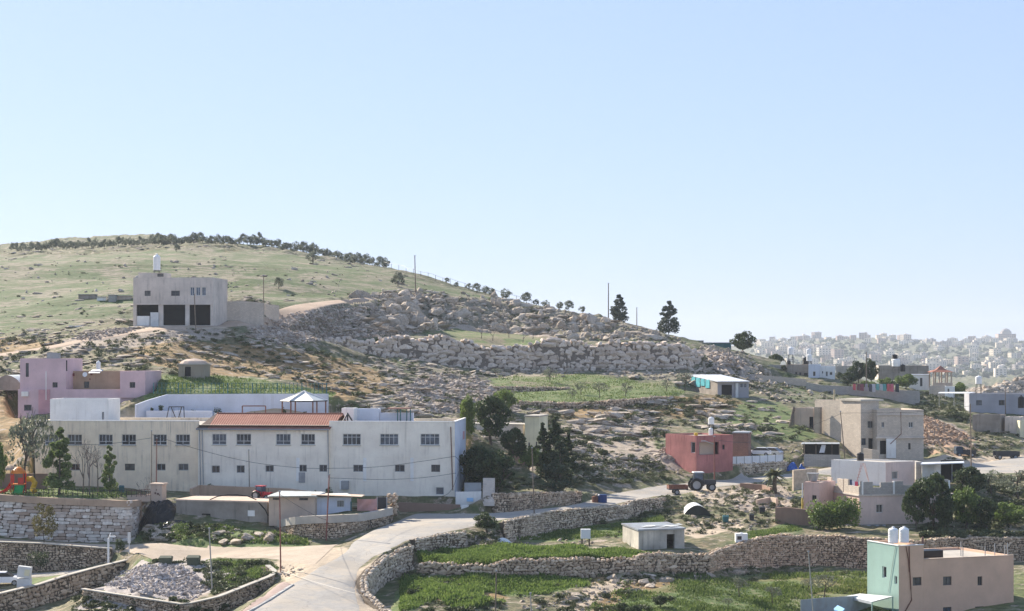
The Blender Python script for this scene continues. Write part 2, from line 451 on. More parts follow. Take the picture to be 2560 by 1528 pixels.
# rocky ridge and green pocket
for p in [(850,838,342),(1000,842,354),(1127,840,362),(1250,860,361),(1350,852,366),(1450,852,365),(1560,852,366),(1660,850,368),(950,828,358),(1100,828,378),(1200,828,386),(1330,840,386),(1450,838,388),
          (950,762,379),(1000,742,392),(1100,748,404),(1250,762,410),(1400,782,414),(1550,812,422),(1650,836,428),(1720,855,435),(1000,727,412),(1100,730,430),(1250,752,436),
          (1586,813,440),(1650,834,445),(1715,853,450),(1800,868,450),(1060,800,386),(1300,806,396),(1450,820,400),(880,800,358)]: V(*p)
# middle field, right-hand slopes
for p in [(1250,940,343),(1450,938,343),(1700,945,340),(1210,955,327),(1450,975,317),(1600,970,318),(1700,975,318),(1300,1000,300),(1270,985,312),(1720,992,310),(1900,990,330),(1400,1030,293),(1300,1040,283),(1300,1080,272),(1400,1100,268),
          (1800,1120,270),(1900,1085,285),(1900,1040,305),(1850,1000,322),(1950,1140,272),(2020,1130,276),(2020,1085,290),(1940,1050,300),(2100,1160,266),(2200,1155,283),(2310,1140,286),(2440,1142,290),(2560,1125,297),
          (2400,1065,318),(2330,1050,322),(2560,1070,320),(2450,1100,305),(2100,1012,335),(1950,994,338),(2000,984,356),(1900,958,369),(1950,967,367.5),(2010,978,366),(2060,990,361.5),(2160,1001,359.5),(2240,1011,358.5),(2300,1022,357.5),(1950,955,378),(2160,980,369),(2020,950,396),(2090,953,395),(1895,947,397),(1900,962,353),(1860,945,362),(1800,905,375),(1850,925,368),(1850,903,396),(1780,900,368),
          (1950,958,383),(2150,978,385),(2300,992,385),(2560,1012,385),(1790,880,400),(1850,878,430)]: V(*p)
for p in [(1900,445,-3),(2000,445,-7.5),(2300,440,-10),(2560,440,-12),(2000,600,-42),(2560,600,-40),(1850,600,-30),(1750,520,-5)]: Z(*p)
# foreground right
for p in [(1020,1528,162),(1100,1470,174),(1100,1540,161.5),(1400,1478,175.5),(1400,1545,164),(1600,1455,180),(1700,1455,182),(1700,1545,166),(1900,1440,192),(1900,1545,171),(2100,1545,172),(2100,1440,193),(2400,1560,172),(2400,1440,196),
          (1300,1362,195),(1200,1368,187),(1500,1362,195),(1500,1325,210),(1650,1300,217),(1700,1280,223),(1720,1245,236),(1700,1350,200),(1850,1325,210),(1850,1265,227),(1950,1268,226),(1950,1225,243),(1850,1225,244),(2000,1310,214),
          (2040,1320,212),(2500,1290,222),(2560,1250,236),(2560,1330,213),(2450,1205,246),(2300,1315,214),(2130,1318,212.5)]: V(*p)
for p in [(2148,216,-20.2),(2390,216,-20.2),(2100,230,-18.5),(2080,240,-17.3),(2290,238,-17.4),(2400,245,-17.1),(1225,1340,193)]:
    if p[1] < 1000: Z(*p)
    else: V(*p)
# far country
for u in (-800,-400,0,400,800,1200,1600,1850,2050,2250,2450,2700,3260):
    Z(u, 1000, -44); Z(u, 1400, -36); Z(u, 2000, -30)
for u in (-800,-400,0,400,800,1200,1600):
    Z(u, 800, 10 if u < 900 else -30); Z(u, 4000, 10)
for (u, v1, v2, v3) in ((1850,948,905,862),(1900,945,900,853),(2050,942,898,845),(2200,940,895,842),(2350,942,896,857),(2480,945,900,851),(2560,946,902,852),(2800,950,905,858),(3260,950,905,860)):
    V(u, v1, 2400); V(u, v2, 3100); V(u, v3, 4000); V(u, v3+6, 4300)
V(2560,946,690); V(2640,938,700); V(2480,965,680); V(2440,985,660); V(2750,940,700); Z(3260,700,-8)
for u in (2450,2560,2750): Z(u, 800, -30)

def build_tin():
    uniq = {}; vmap = []; vv = []
    for (a, b, z) in TV:
        k = (round(a, 2), round(b, 2))
        if k not in uniq: uniq[k] = len(vv); vv.append((a, b, z))
        vmap.append(uniq[k])
    ee = list({(min(vmap[a], vmap[b]), max(vmap[a], vmap[b])) for a, b in TE if vmap[a] != vmap[b]})
    r = delaunay_2d_cdt([Vector((a, b)) for a, b, z in vv], ee, [], 0, 1e-4)
    nv, ov = r[0], r[3]
    arr = np.array([(a, b, z) for a, b, z in vv])
    zs = []
    for i, p in enumerate(nv):
        if ov[i]: zs.append(np.mean([vv[j][2] for j in ov[i]]))
        else:
            dd = (arr[:, 0] - p.x) ** 2 + (arr[:, 1] - p.y) ** 2; k = np.argsort(dd)[:2]
            w = 1 / (dd[k] + 1e-3); zs.append(float((arr[k, 2] * w).sum() / w.sum()))
    return np.array([(p.x, p.y) for p in nv]), np.array(zs), r[2]
UC = np.concatenate((np.arange(-760, -40, 24), np.arange(-40, 2600, 6.0), np.arange(2600, 3200, 24)))
DR = [95.0]
while DR[-1] < 6300:
    d = DR[-1]
    DR.append(d + (3.0 if d < 145 else 0.4 if d < 262 else 0.6 if d < 440 else 1.6 if d < 560 else 3 if d < 740 else d * 0.012))
DR = np.array(DR); NU, ND = len(UC), len(DR)
AU = UC / 20.0; BD = tb(DR)
tpts, tz, tris = build_tin()
HZ = np.full((ND, NU), np.nan)
for t in tris:
    (x0, y0), (x1, y1), (x2, y2) = tpts[list(t)]
    i0, i1 = np.searchsorted(BD, [min(y0, y1, y2) - 1e-6, max(y0, y1, y2) + 1e-6])
    j0, j1 = np.searchsorted(AU, [min(x0, x1, x2) - 1e-6, max(x0, x1, x2) + 1e-6])
    if i1 <= i0 or j1 <= j0: continue
    gx, gy = np.meshgrid(AU[j0:j1], BD[i0:i1])
    den = (y1 - y2) * (x0 - x2) + (x2 - x1) * (y0 - y2)
    if abs(den) < 1e-9: continue
    a = ((y1 - y2) * (gx - x2) + (x2 - x1) * (gy - y2)) / den
    b = ((y2 - y0) * (gx - x2) + (x0 - x2) * (gy - y2)) / den
    c = 1 - a - b
    m = (a >= -1e-5) & (b >= -1e-5) & (c >= -1e-5)
    zz = a * tz[t[0]] + b * tz[t[1]] + c * tz[t[2]]
    sub = HZ[i0:i1, j0:j1]; sub[m] = zz[m]
HZ = np.where(np.isnan(HZ), CZ - 30, HZ)
# gentle rounding of facets that leaves the terrace steps alone
for it in range(14):
    S = HZ.copy()
    S[1:-1, 1:-1] = (HZ[:-2, 1:-1] + HZ[2:, 1:-1] + HZ[1:-1, :-2] + HZ[1:-1, 2:]) / 4
    dlt = S - HZ
    HZ = HZ + np.where(np.abs(dlt) < 0.05 + 0.0002 * DR[:, None], dlt, 0)
GU, GD = np.meshgrid(UC, DR)
GX = (GU - 1280) / F * GD; GY = GD

def hz(x, y, A=None):
    A = HZ if A is None else A
    x = np.asarray(x, float); y = np.asarray(y, float)
    u = x / y * F + 1280
    j = np.clip(np.searchsorted(UC, u) - 1, 0, NU - 2); i = np.clip(np.searchsorted(DR, y) - 1, 0, ND - 2)
    fu = np.clip((u - UC[j]) / (UC[j+1] - UC[j]), 0, 1); fd = np.clip((y - DR[i]) / (DR[i+1] - DR[i]), 0, 1)
    return (A[i, j] * (1-fu) + A[i, j+1] * fu) * (1-fd) + (A[i+1, j] * (1-fu) + A[i+1, j+1] * fu) * fd

# level pads under buildings: polygon in (u, d), relative height, blend width
PADS = []
def pad(poly, z, fall=1.6): PADS.append(([(X(u, d), d) for u, d in poly], z + CZ, fall))
pad([(84,219.3),(1137,215.3),(1165,229),(90,232)], -16.9, 0.6)
pad([(268,233.5),(850,231),(850,246.5),(268,246.5)], -8.95, 0.7)
pad([(330,306),(540,306),(540,322),(330,322)], 4.25, 2.0)
pad([(40,253),(365,251),(370,262),(40,266)], -9.6, 1.5)
pad([(700,201),(985,207),(985,212),(680,212)], -17.4, 0.6)
pad([(2148,214.5),(2385,216),(2385,228),(2040,232)], -20.2, 1.5)
pad([(2075,236),(2285,236),(2420,236),(2420,246),(2075,246)], -17.2, 1.5)
pad([(2140,283),(2320,281),(2320,292),(2140,295)], -16.7, 2)
pad([(1745,256),(1850,259),(1850,268),(1665,268)], -16.2, 1)
pad([(1715,322),(1872,322),(1872,334),(1715,334)], -8.1, 2)
def seg_dist(x, y, poly):
    best = np.full(x.shape, 1e9)
    for (ax, ay), (bx, by) in zip(poly, poly[1:] + poly[:1]):
        dx, dy = bx - ax, by - ay
        t = np.clip(((x - ax) * dx + (y - ay) * dy) / (dx * dx + dy * dy + 1e-12), 0, 1)
        best = np.minimum(best, np.hypot(x - ax - t * dx, y - ay - t * dy))
    return best
FLAT = np.zeros_like(HZ)
def window(xs, ys, m):
    dm = (DR > min(ys) - m) & (DR < max(ys) + m)
    us = [x / y * F + 1280 for x, y in zip(xs, ys)]
    k = m / min(ys) * F
    um = (UC > min(us) - k) & (UC < max(us) + k)
    return np.ix_(np.where(dm)[0], np.where(um)[0])
for poly, z, fall in PADS:
    xs, ys = zip(*poly); w = window(xs, ys, fall + 1)
    gx, gy = GX[w], GY[w]
    ds = np.where(in_poly(gx, gy, poly), 0, seg_dist(gx, gy, poly))
    k = np.clip(1 - ds / fall, 0, 1)
    HZ[w] = HZ[w] * (1 - k) + z * k; FLAT[w] = np.maximum(FLAT[w], k)
for name, s_ in ROADS.items():
    poly = [(a[0], a[1]) for a, b in s_] + [(b[0], b[1]) for a, b in s_][::-1]
    xs, ys = zip(*poly); w = window(xs, ys, 2)
    gx, gy = GX[w], GY[w]
    ds = np.where(in_poly(gx, gy, poly), 0, seg_dist(gx, gy, poly))
    FLAT[w] = np.maximum(FLAT[w], np.clip(1.2 - ds / 1.0, 0, 1))

# ------------------------------------------------------------------ ground cover zones
VG = HOR - (HZ - CZ) * F / GD
def zone_field(items):
    A = np.zeros_like(HZ)
    for (w, poly, d0, d1) in items:
        rows = np.where((DR >= d0) & (DR <= d1))[0]
        if len(rows) == 0: continue
        r0, r1 = rows[0], rows[-1] + 1
        wob = 13 * fbm(GX[r0:r1], GY[r0:r1], 4.0, 4, 5)
        m = in_poly(GU[r0:r1] + wob, VG[r0:r1] + wob * 0.5, poly)
        A[r0:r1] = np.maximum(A[r0:r1], m * w)
    for k in range(3):
        A[1:-1, 1:-1] = (A[:-2, 1:-1] + A[2:, 1:-1] + A[1:-1, :-2] + A[1:-1, 2:] + A[1:-1, 1:-1]) / 5
    return A
LUSH = zone_field([
 (.76, [(560,630),(677,628),(806,655),(934,672),(1040,700),(1230,745),(1330,768),(1250,765),(1100,740),(1000,722),(930,735),(800,752),(700,768),(640,745),(560,740)], 330, 560),
 (.76, [(-400,640),(100,640),(560,620),(560,790),(330,770),(150,820),(-400,870)], 300, 600),
 (1.4, [(1060,832),(1150,812),(1290,832),(1385,842),(1370,880),(1220,878),(1110,858)], 352, 392),
 (.7, [(810,845),(1100,836),(1130,852),(850,856)], 352, 375),
 (1.0, [(360,940),(540,940),(720,958),(840,985),(840,1010),(360,1010)], 242, 272),
 (1.0, [(1200,962),(1250,940),(1400,932),(1480,935),(1600,955),(1720,955),(1740,975),(1680,992),(1400,1007),(1270,1006),(1230,985)], 296, 346),
 (1.0, [(1040,1375),(1180,1366),(1400,1360),(1490,1375),(1640,1380),(1640,1396),(1400,1400),(1200,1412),(1050,1412)], 178, 198),
 (.9, [(1290,1350),(1400,1328),(1600,1300),(1650,1290),(1660,1310),(1600,1335),(1400,1352)], 196, 222),
 (1.0, [(1000,1450),(1040,1440),(1480,1443),(1475,1468),(1300,1490),(1120,1480),(1000,1545),(960,1600)], 150, 182),
 (.45, [(1560,1480),(1700,1450),(1850,1435),(2130,1430),(2600,1430),(2600,1640),(1400,1640)], 150, 196),
 (.75, [(1560,1500),(1760,1465),(1980,1450),(2040,1475),(1900,1510),(1700,1600),(1500,1600)], 150, 190),
 (.9, [(1850,1335),(1980,1305),(2010,1325),(1900,1345),(1860,1350)], 196, 218),
 (.8, [(0,1215),(340,1215),(340,1245),(0,1245)], 200, 216),
 (.8, [(480,1318),(620,1320),(780,1352),(760,1372),(640,1372),(430,1370),(420,1320)], 188, 202),
 (.8, [(320,1396),(450,1400),(640,1398),(700,1420),(650,1470),(560,1470),(540,1410),(430,1440),(340,1430)], 168, 188),
 (.6, [(1880,1000),(1960,1010),(2060,1100),(1940,1110),(1800,1060),(1840,1010)], 270, 330),
 (.5, [(1390,1110),(1500,1150),(1660,1150),(1660,1100),(1500,1080)], 255, 285),
 (.7, [(1940,960),(2060,985),(2100,1000),(1980,1010)], 330, 370),
 (.7, [(60,1448),(210,1432),(230,1425),(240,1432),(150,1450),(60,1475)], 174, 190),
 (.35, [(1900,890),(2600,870),(2600,900),(1900,915)], 2000, 3900),
])
OCH = zone_field([
 (.85, [(290,880),(420,850),(560,862),(800,885),(950,930),(1000,985),(850,1010),(730,950),(480,935),(350,905)], 240, 330),
 (.9, [(1400,1020),(1640,995),(1720,1005),(1640,1050),(1480,1062),(1400,1050)], 280, 320),
 (.8, [(1640,1000),(1760,985),(1880,1010),(1820,1030),(1680,1050)], 280, 335),
 (.8, [(1490,1440),(1700,1445),(1680,1490),(1560,1520),(1480,1500)], 164, 184),
 (.75, [(1480,1500),(1900,1440),(2100,1430),(2140,1480),(1900,1500),(1700,1540),(1500,1600)], 150, 194),
 (.8, [(1060,1478),(1250,1480),(1280,1500),(1100,1510)], 160, 176),
 (.8, [(-100,990),(48,990),(60,1100),(84,1250),(-100,1250)], 216, 265),
 (.7, [(-100,840),(60,850),(150,860),(0,900),(-100,900)], 285, 330),
 (.7, [(1660,905),(1840,900),(1860,930),(1760,920),(1680,925)], 340, 380),
 (.35, [(-300,620),(560,600),(700,660),(300,780),(-300,800)], 300, 620),
 (.9, [(2380,930),(2700,920),(2700,1000),(2380,1000)], 600, 760),
])
STO = zone_field([
 (1.0, [(985,985),(1060,935),(1130,925),(1210,950),(1310,1015),(1260,1050),(1150,1030),(1040,1040)], 262, 345),
 (1.0, [(620,815),(720,782),(830,768),(920,755),(1060,830),(900,848),(700,866),(640,850)], 305, 372),
 (.85, [(870,748),(1000,727),(1100,735),(1400,778),(1650,834),(1720,860),(1500,850),(1380,846),(1130,822),(1000,835)], 362, 440),
 (.7, [(1180,925),(1760,905),(1790,960),(1620,948),(1480,935),(1240,945)], 325, 352),
 (.6, [(1370,1060),(1480,1062),(1640,1050),(1650,1180),(1500,1140),(1380,1090)], 255, 300),
 (.9, [(1760,865),(1860,890),(1930,975),(1870,975),(1760,935)], 330, 440),
 (1.0, [(2290,1030),(2350,1050),(2420,1085),(2350,1120),(2290,1110)], 284, 325),
 (.7, [(150,850),(330,825),(560,820),(560,850),(300,870),(150,890)], 285, 306),
 (1.0, [(250,1430),(330,1430),(470,1420),(520,1470),(480,1505),(330,1490),(240,1470)], 160, 182),
 (.9, [(1820,1215),(1960,1215),(1990,1260),(1860,1275),(1790,1245)], 224, 250),
 (.6, [(1160,1330),(1280,1320),(1300,1370),(1180,1372)], 186, 200),
])
SAN = zone_field([
 (1.0, [(690,1405),(760,1368),(870,1372),(880,1390),(790,1438),(735,1468),(700,1440)], 165, 192),
 (1.0, [(898,1420),(968,1378),(1010,1373),(960,1400),(930,1430),(916,1478),(975,1528),(1010,1600),(900,1600),(880,1465)], 145, 182),
 (.8, [(1720,1222),(1830,1215),(1880,1240),(1800,1262),(1740,1245)], 226, 250),
 (.8, [(1690,1330),(1760,1300),(1850,1300),(1860,1318),(1740,1350)], 196, 218),
 (.7, [(1400,1510),(1560,1430),(1600,1440),(1500,1500),(1420,1560)], 160, 186),
 (.8, [(2300,1150),(2600,1130),(2600,1185),(2300,1180)], 250, 296),
 (.8, [(268,1020),(840,1020),(840,1060),(268,1060)], 232, 247),
 (.8, [(330,820),(560,800),(560,822),(420,826),(330,832)], 302, 312),
 (.7, [(970,895),(1010,940),(1000,985),(980,985),(960,930)], 280, 340),
])
# rough ground relief
rough = (1 - FLAT) * (0.25 + 0.75 * np.clip(1 - LUSH, 0, 1))
near = GD < 520
AMP = np.where(near, 0.35, 1.2)
HZ = HZ + rough * (AMP * fbm(GX, GY, 6.0, 4, 1) + 0.16 * fbm(GX, GY, 1.6, 3, 3)) * np.where(GD > 1300, 3, 1)
ridged = 1 - np.abs(fbm(GX, GY * 1.3, 4.5, 4, 9)) * 2
HZ = HZ + (1 - FLAT) * STO * np.where((GD > 362) & (GD < 445) & (GU > 850), 1.5, 0.35) * (ridged - 0.6)
# clumped limestone ledges on the open slopes
led = np.clip((fbm(GX, GY * 2.2, 7.0, 4, 21) - 0.12) * 7, 0, 1) * (1 - FLAT) * (GD > 235) * (GD < 560) * (1 - np.clip(LUSH * 1.2, 0, 1))
HZ = HZ + led * 0.35
VG = HOR - (HZ - CZ) * F / GD

def gz(x, y): return float(hz(np.array([x]), np.array([y]))[0])
def hit(u, v):
    """first terrain point seen at photograph pixel (u, v): returns (x, y, z) arrays"""
    u = np.atleast_1d(np.asarray(u, float)); v = np.atleast_1d(np.asarray(v, float))
    j = np.clip(np.round(np.interp(u, UC, np.arange(NU))).astype(int), 0, NU - 1)
    col = VG[:, j]
    ok = col <= v[None, :]
    i = np.argmax(ok, axis=0); none = ~ok.any(axis=0)
    i = np.maximum(i, 1)
    v0 = col[i-1, np.arange(len(u))]; v1 = col[i, np.arange(len(u))]
    t = np.clip((v0 - v) / np.where(np.abs(v0 - v1) < 1e-6, 1, v0 - v1), 0, 1)
    d = DR[i-1] + t * (DR[i] - DR[i-1])
    x = (u - 1280) / F * d
    z = hz(x, d)
    d = np.where(none, np.nan, d)
    return x, d, z
def at(u, v):
    x, y, z = hit(u, v); return np.array((x[0], y[0], z[0]))
def on(u, d):
    x = X(u, d); return np.array((x, d, gz(x, d)))

# ground material
t = NT("ground_scrub"); pos = t.coord(False)
zc = t.attr("zone"); sx = t.n("ShaderNodeSeparateColor"); t.l(zc.outputs["Color"], sx.inputs[0])
n1 = t.noise(pos, 0.22, 8, 0.62); n2 = t.noise(pos, 1.1, 6, 0.65); n3 = t.noise(pos, 5.0, 5, 0.7)
mps = (1, 1.8, 1)
n4 = t.noise(pos, 0.5, 7, 0.66, mapping=mps)
scrub = t.ramp(n2, [(0.34, (0.06, 0.068, 0.032)), (0.5, (0.14, 0.125, 0.065)), (0.66, (0.30, 0.23, 0.145))])
scrub = t.mix(t.ramp(n1, [(0.42, 0.0), (0.62, 0.75)]), scrub, (0.10, 0.13, 0.05))
rockc = t.ramp(n3, [(0.3, (0.21, 0.165, 0.125)), (0.55, (0.42, 0.345, 0.27)), (0.75, (0.56, 0.48, 0.39))])
scrub = t.mix(t.ramp(n4, [(0.55, 0.0), (0.61, 1.0)]), scrub, rockc)
n5 = t.noise(pos, 0.55, 7, 0.68, mapping=(0.3, 1.3, 2.0)); n6 = t.noise(pos, 0.09, 4, 0.5)
strk = t.ramp(t.math('ADD', n5, t.math('MULTIPLY', t.math('SUBTRACT', n6, 0.5), 0.7)), [(0.485, 0.0), (0.55, 1.0)])
soil = t.ramp(n3, [(0.35, (0.12, 0.095, 0.06)), (0.6, (0.30, 0.235, 0.165))])
lushc = t.ramp(n2, [(0.33, (0.055, 0.095, 0.028)), (0.5, (0.11, 0.16, 0.045)), (0.62, (0.19, 0.19, 0.085)), (0.74, (0.30, 0.25, 0.15))])
ochc = t.ramp(n2, [(0.32, (0.12, 0.10, 0.04)), (0.5, (0.25, 0.165, 0.07)), (0.68, (0.40, 0.26, 0.13))])
ochc = t.mix(t.ramp(n4, [(0.57, 0.0), (0.63, 1.0)]), ochc, rockc)
sanc = t.ramp(n2, [(0.3, (0.40, 0.32, 0.23)), (0.7, (0.55, 0.45, 0.33))])
def edge(z, lo=0.25, hi=0.6):
    e = t.math('ADD', z, t.math('MULTIPLY', t.math('SUBTRACT', n2, 0.5), 0.9))
    return t.ramp(e, [(lo, 0.0), (hi, 1.0)])
col = t.mix(edge(sx.outputs[1]), scrub, ochc)
far = t.n("ShaderNodeSeparateXYZ"); t.l(pos, far.inputs[0])
hillm = t.ramp(t.math('DIVIDE', far.outputs[1], 1000.0), [(0.315, 0.0), (0.33, 1.0)])
lushc = t.mix(t.math('MULTIPLY', strk, t.math('MULTIPLY', hillm, 0.8)), lushc, soil)
col = t.mix(edge(sx.outputs[0]), col, lushc)
col = t.mix(edge(sx.outputs[2]), col, rockc)
hillm = t.math('MULTIPLY', hillm, t.ramp(sx.outputs[0], [(0.8, 1.0), (0.92, 0.0)]))
col = t.mix(t.math('MULTIPLY', hillm, 0.5), col, (0.02, 0.055, 0.012))
n7 = t.noise(pos, 0.16, 6, 0.62, mapping=(0.5, 1.0, 1.0))
col = t.mix(t.math('MULTIPLY', t.ramp(n7, [(0.5, 0.0), (0.62, 0.3)]), hillm), col, (0.13, 0.115, 0.06))
col = t.mix(t.math('MULTIPLY', t.math('MULTIPLY', strk, t.ramp(n4, [(0.42, 0.0), (0.55, 1.0)])), t.math('MULTIPLY', hillm, 0.55)), col, rockc)
col = t.mix(t.ramp(zc.outputs["Alpha"], [(0.2, 0.0), (0.6, 1.0)]), col, sanc)
t.base(col)
t.bump(t.math('ADD', n3, t.math('MULTIPLY', n2, 1.5)), 0.12, 0.8)
M_GROUND = t.m

def build_terrain():
    co = np.stack((GX, GY, HZ), -1).reshape(-1, 3)
    idx = np.arange(ND * NU).reshape(ND, NU)
    f = np.stack((idx[:-1, :-1], idx[:-1, 1:], idx[1:, 1:], idx[1:, :-1]), -1).reshape(-1, 4)
    mb = MB(); mb.add(co, f, 0)
    o = mb.build("ground", M_GROUND, smooth=True)
    a = o.data.attributes.new("zone", 'FLOAT_COLOR', 'POINT')
    zc = np.stack((LUSH, OCH, STO, SAN), -1).reshape(-1, 4).astype(np.float32)
    a.data.foreach_set("color", zc.ravel())
    return tag(o, kind='structure')
build_terrain()

def road_mesh(name, rows, mat, lift=0.05, nx=10, step=0.8, kind='structure'):
    pts = []
    for (a0, b0), (a1, b1) in zip(rows, rows[1:]):
        L = max(np.hypot(a1[0]-a0[0], a1[1]-a0[1]), np.hypot(b1[0]-b0[0], b1[1]-b0[1])); n = max(2, int(L / step))
        for k in range(n):
            t_ = k / n
            pts.append([np.array(a0) * (1-t_) + np.array(a1) * t_, np.array(b0) * (1-t_) + np.array(b1) * t_])
    pts.append([np.array(rows[-1][0]), np.array(rows[-1][1])])
    A = np.array([p[0] for p in pts]); B = np.array([p[1] for p in pts])
    for k in range(6):      # round the bends of the two edges
        A[1:-1] = (A[:-2] + A[2:] + 2 * A[1:-1]) / 4; B[1:-1] = (B[:-2] + B[2:] + 2 * B[1:-1]) / 4
    s_ = np.linspace(0, 1, nx + 1)
    G = A[:, None, :] * (1 - s_)[None, :, None] + B[:, None, :] * s_[None, :, None]
    wob = 0.18 * fbm(G[..., 0], G[..., 1], 1.5, 3, 31)
    G[:, 0, 0] += wob[:, 0]; G[:, -1, 0] += wob[:, -1]; G[:, 0, 1] += wob[:, 0]; G[:, -1, 1] += wob[:, -1]
    G[..., 2] = hz(G[..., 0], G[..., 1]) + lift
    G[:, 0, 2] -= lift * 0.8; G[:, -1, 2] -= lift * 0.8
    n = len(A); idx = np.arange(n * (nx + 1)).reshape(n, nx + 1)
    f = np.stack((idx[:-1, :-1], idx[:-1, 1:], idx[1:, 1:], idx[1:, :-1]), -1).reshape(-1, 4)
    mb = MB(); mb.add(G.reshape(-1, 3), f)
    return tag(mb.build(name, mat, smooth=True), kind=kind)
def M_road(name, lo, hi, dirt, amt):
    t = NT(name); pos = t.coord(False)
    a = t.noise(pos, 0.25, 6, 0.6); b = t.noise(pos, 2.0, 5, 0.6); c = t.noise(pos, 9.0, 4, 0.7)
    col = t.ramp(b, [(0.3, lo), (0.7, hi)])
    col = t.mix(t.ramp(a, [(0.45, 0.0), (0.62, amt)]), col, dirt)
    col = t.mix(t.ramp(c, [(0.5, 0.0), (0.8, 0.3)]), col, sc(lo, 0.6))
    v = t.n("ShaderNodeTexVoronoi"); v.feature = 'DISTANCE_TO_EDGE'; v.inputs["Scale"].default_value = 0.35; nz = t.n("ShaderNodeTexNoise"); nz.inputs["Scale"].default_value = 0.8; t.l(pos, nz.inputs["Vector"])
    wv = t.n("ShaderNodeVectorMath", operation='ADD'); t.l(pos, wv.inputs[0]); t.l(nz.outputs["Color"], wv.inputs[1]); t.l(wv.outputs[0], v.inputs["Vector"])
    col = t.mix(t.ramp(v.outputs["Distance"], [(0.0, 0.5), (0.012, 0.0)]), col, sc(lo, 0.45))
    v2 = t.n("ShaderNodeTexVoronoi"); v2.inputs["Scale"].default_value = 0.22; t.l(wv.outputs[0], v2.inputs["Vector"])
    sp = t.n("ShaderNodeSeparateColor"); t.l(v2.outputs["Color"], sp.inputs[0])
    col = t.mix(t.ramp(sp.outputs[0], [(0.6, 0.0), (0.62, 0.3)]), col, sc(lo, 0.75))
    d_ = t.noise(pos, 0.9, 7, 0.7); col = t.mix(t.ramp(d_, [(0.55, 0.0), (0.62, amt * 0.8)]), col, dirt)
    t.base(col); t.bump(c, 0.02, 0.6); return t.m
M_ASPHALT = M_road("worn_asphalt", (0.30, 0.285, 0.26), (0.37, 0.35, 0.32), (0.43, 0.37, 0.29), 0.7)
M_SAND = M_road("sandy_track", (0.40, 0.32, 0.24), (0.52, 0.43, 0.33), (0.33, 0.27, 0.2), 0.5)
M_TRACK = M_road("quarry_track", (0.42, 0.31, 0.22), (0.52, 0.40, 0.30), (0.36, 0.27, 0.2), 0.5)
M_PAVE = M_road("pink_paving", (0.33, 0.24, 0.2), (0.40, 0.30, 0.26), (0.36, 0.30, 0.25), 0.3)
road_mesh("road", ROADS['road'], M_ASPHALT)
road_mesh("path", ROADS['sandy_lane'], M_SAND, lift=0.03)
road_mesh("path", ROADS['hillside_track'], M_TRACK, lift=0.12)
road_mesh("path", ROADS['field_track'], M_TRACK, lift=0.12)
road_mesh("road", ROADS['village_street'], M_ASPHALT)
road_mesh("pavement", ROADS['pavement'], M_PAVE, lift=0.16, nx=4)
# kerb of the pavement
mb = MB(); kr = [np.array(b) for a, b in ROADS['pavement']]
kp = [(p[0], p[1], gz(p[0], p[1])) for p in kr]
for i in range(len(kp) - 1):
    n = 12
    for k in range(n):
        a = np.array(kp[i]) * (1 - k / n) + np.array(kp[i+1]) * k / n; b = np.array(kp[i]) * (1 - (k+.94) / n) + np.array(kp[i+1]) * (k+.94) / n
        dx = b - a; L = math.hypot(dx[0], dx[1]); ang = math.atan2(dx[1], dx[0])
        mb.box(0, L, -0.22, 0.02, -0.2, 0.2, 0, (R2(ang), np.array((a[0], a[1], gz(a[0], a[1])))))
M_KERB = M_plaster("kerb_paint", (0.62, 0.6, 0.55), amt=0.3)
tag(mb.build("kerb", M_KERB), kind='structure')
LAB = {'boulder': [], 'shrub': [], 'town': []}
# ------------------------------------------------------------------ stone shapes
def ico(sub):
    p = (1 + 5 ** 0.5) / 2
    v = [(-1,p,0),(1,p,0),(-1,-p,0),(1,-p,0),(0,-1,p),(0,1,p),(0,-1,-p),(0,1,-p),(p,0,-1),(p,0,1),(-p,0,-1),(-p,0,1)]
    f = [(0,11,5),(0,5,1),(0,1,7),(0,7,10),(0,10,11),(1,5,9),(5,11,4),(11,10,2),(10,7,6),(7,1,8),(3,9,4),(3,4,2),(3,2,6),(3,6,8),(3,8,9),(4,9,5),(2,4,11),(6,2,10),(8,6,7),(9,8,1)]
    v = [np.array(a, float) / np.linalg.norm(a) for a in v]
    for _ in range(sub):
        c = {}; nf = []
        def mid(a, b):
            k = (min(a, b), max(a, b))
            if k not in c:
                m = v[a] + v[b]; v.append(m / np.linalg.norm(m)); c[k] = len(v) - 1
            return c[k]
        for a, b, d in f:
            ab, bd, da = mid(a, b), mid(b, d), mid(d, a)
            nf += [(a, ab, da), (b, bd, ab), (d, da, bd), (ab, bd, da)]
        f = nf
    return np.array(v), np.array(f)
I1, I2, I3 = ico(1), ico(2), ico(3)
def rock_proto(base, seed, boxy=0.5, rough=0.22):
    r = np.random.default_rng(seed); V, Fc = base; V = V.copy()
    m = np.max(np.abs(V), axis=1, keepdims=True)
    V = V * (1 - boxy) + V / m * boxy * 0.85
    # chop with random planes for flat broken faces
    for k in range(13):
        n = r.normal(size=3); n /= np.linalg.norm(n); h = r.uniform(0.5, 0.82)
        d = V @ n - h
        V = V - np.where(d > 0, d, 0)[:, None] * n
    V += r.normal(size=V.shape) * rough * 0.17
    return V, Fc
STONES = [rock_proto(I1, 100 + k, 0.75, 0.2) for k in range(10)]
ROCKS = [rock_proto(I2, 200 + k, 0.3, 0.25) for k in range(8)]
def block_proto():
    V, Fc = I2; return V / np.max(np.abs(V), axis=1, keepdims=True) * 0.85, Fc
BLOCKS = [block_proto()]
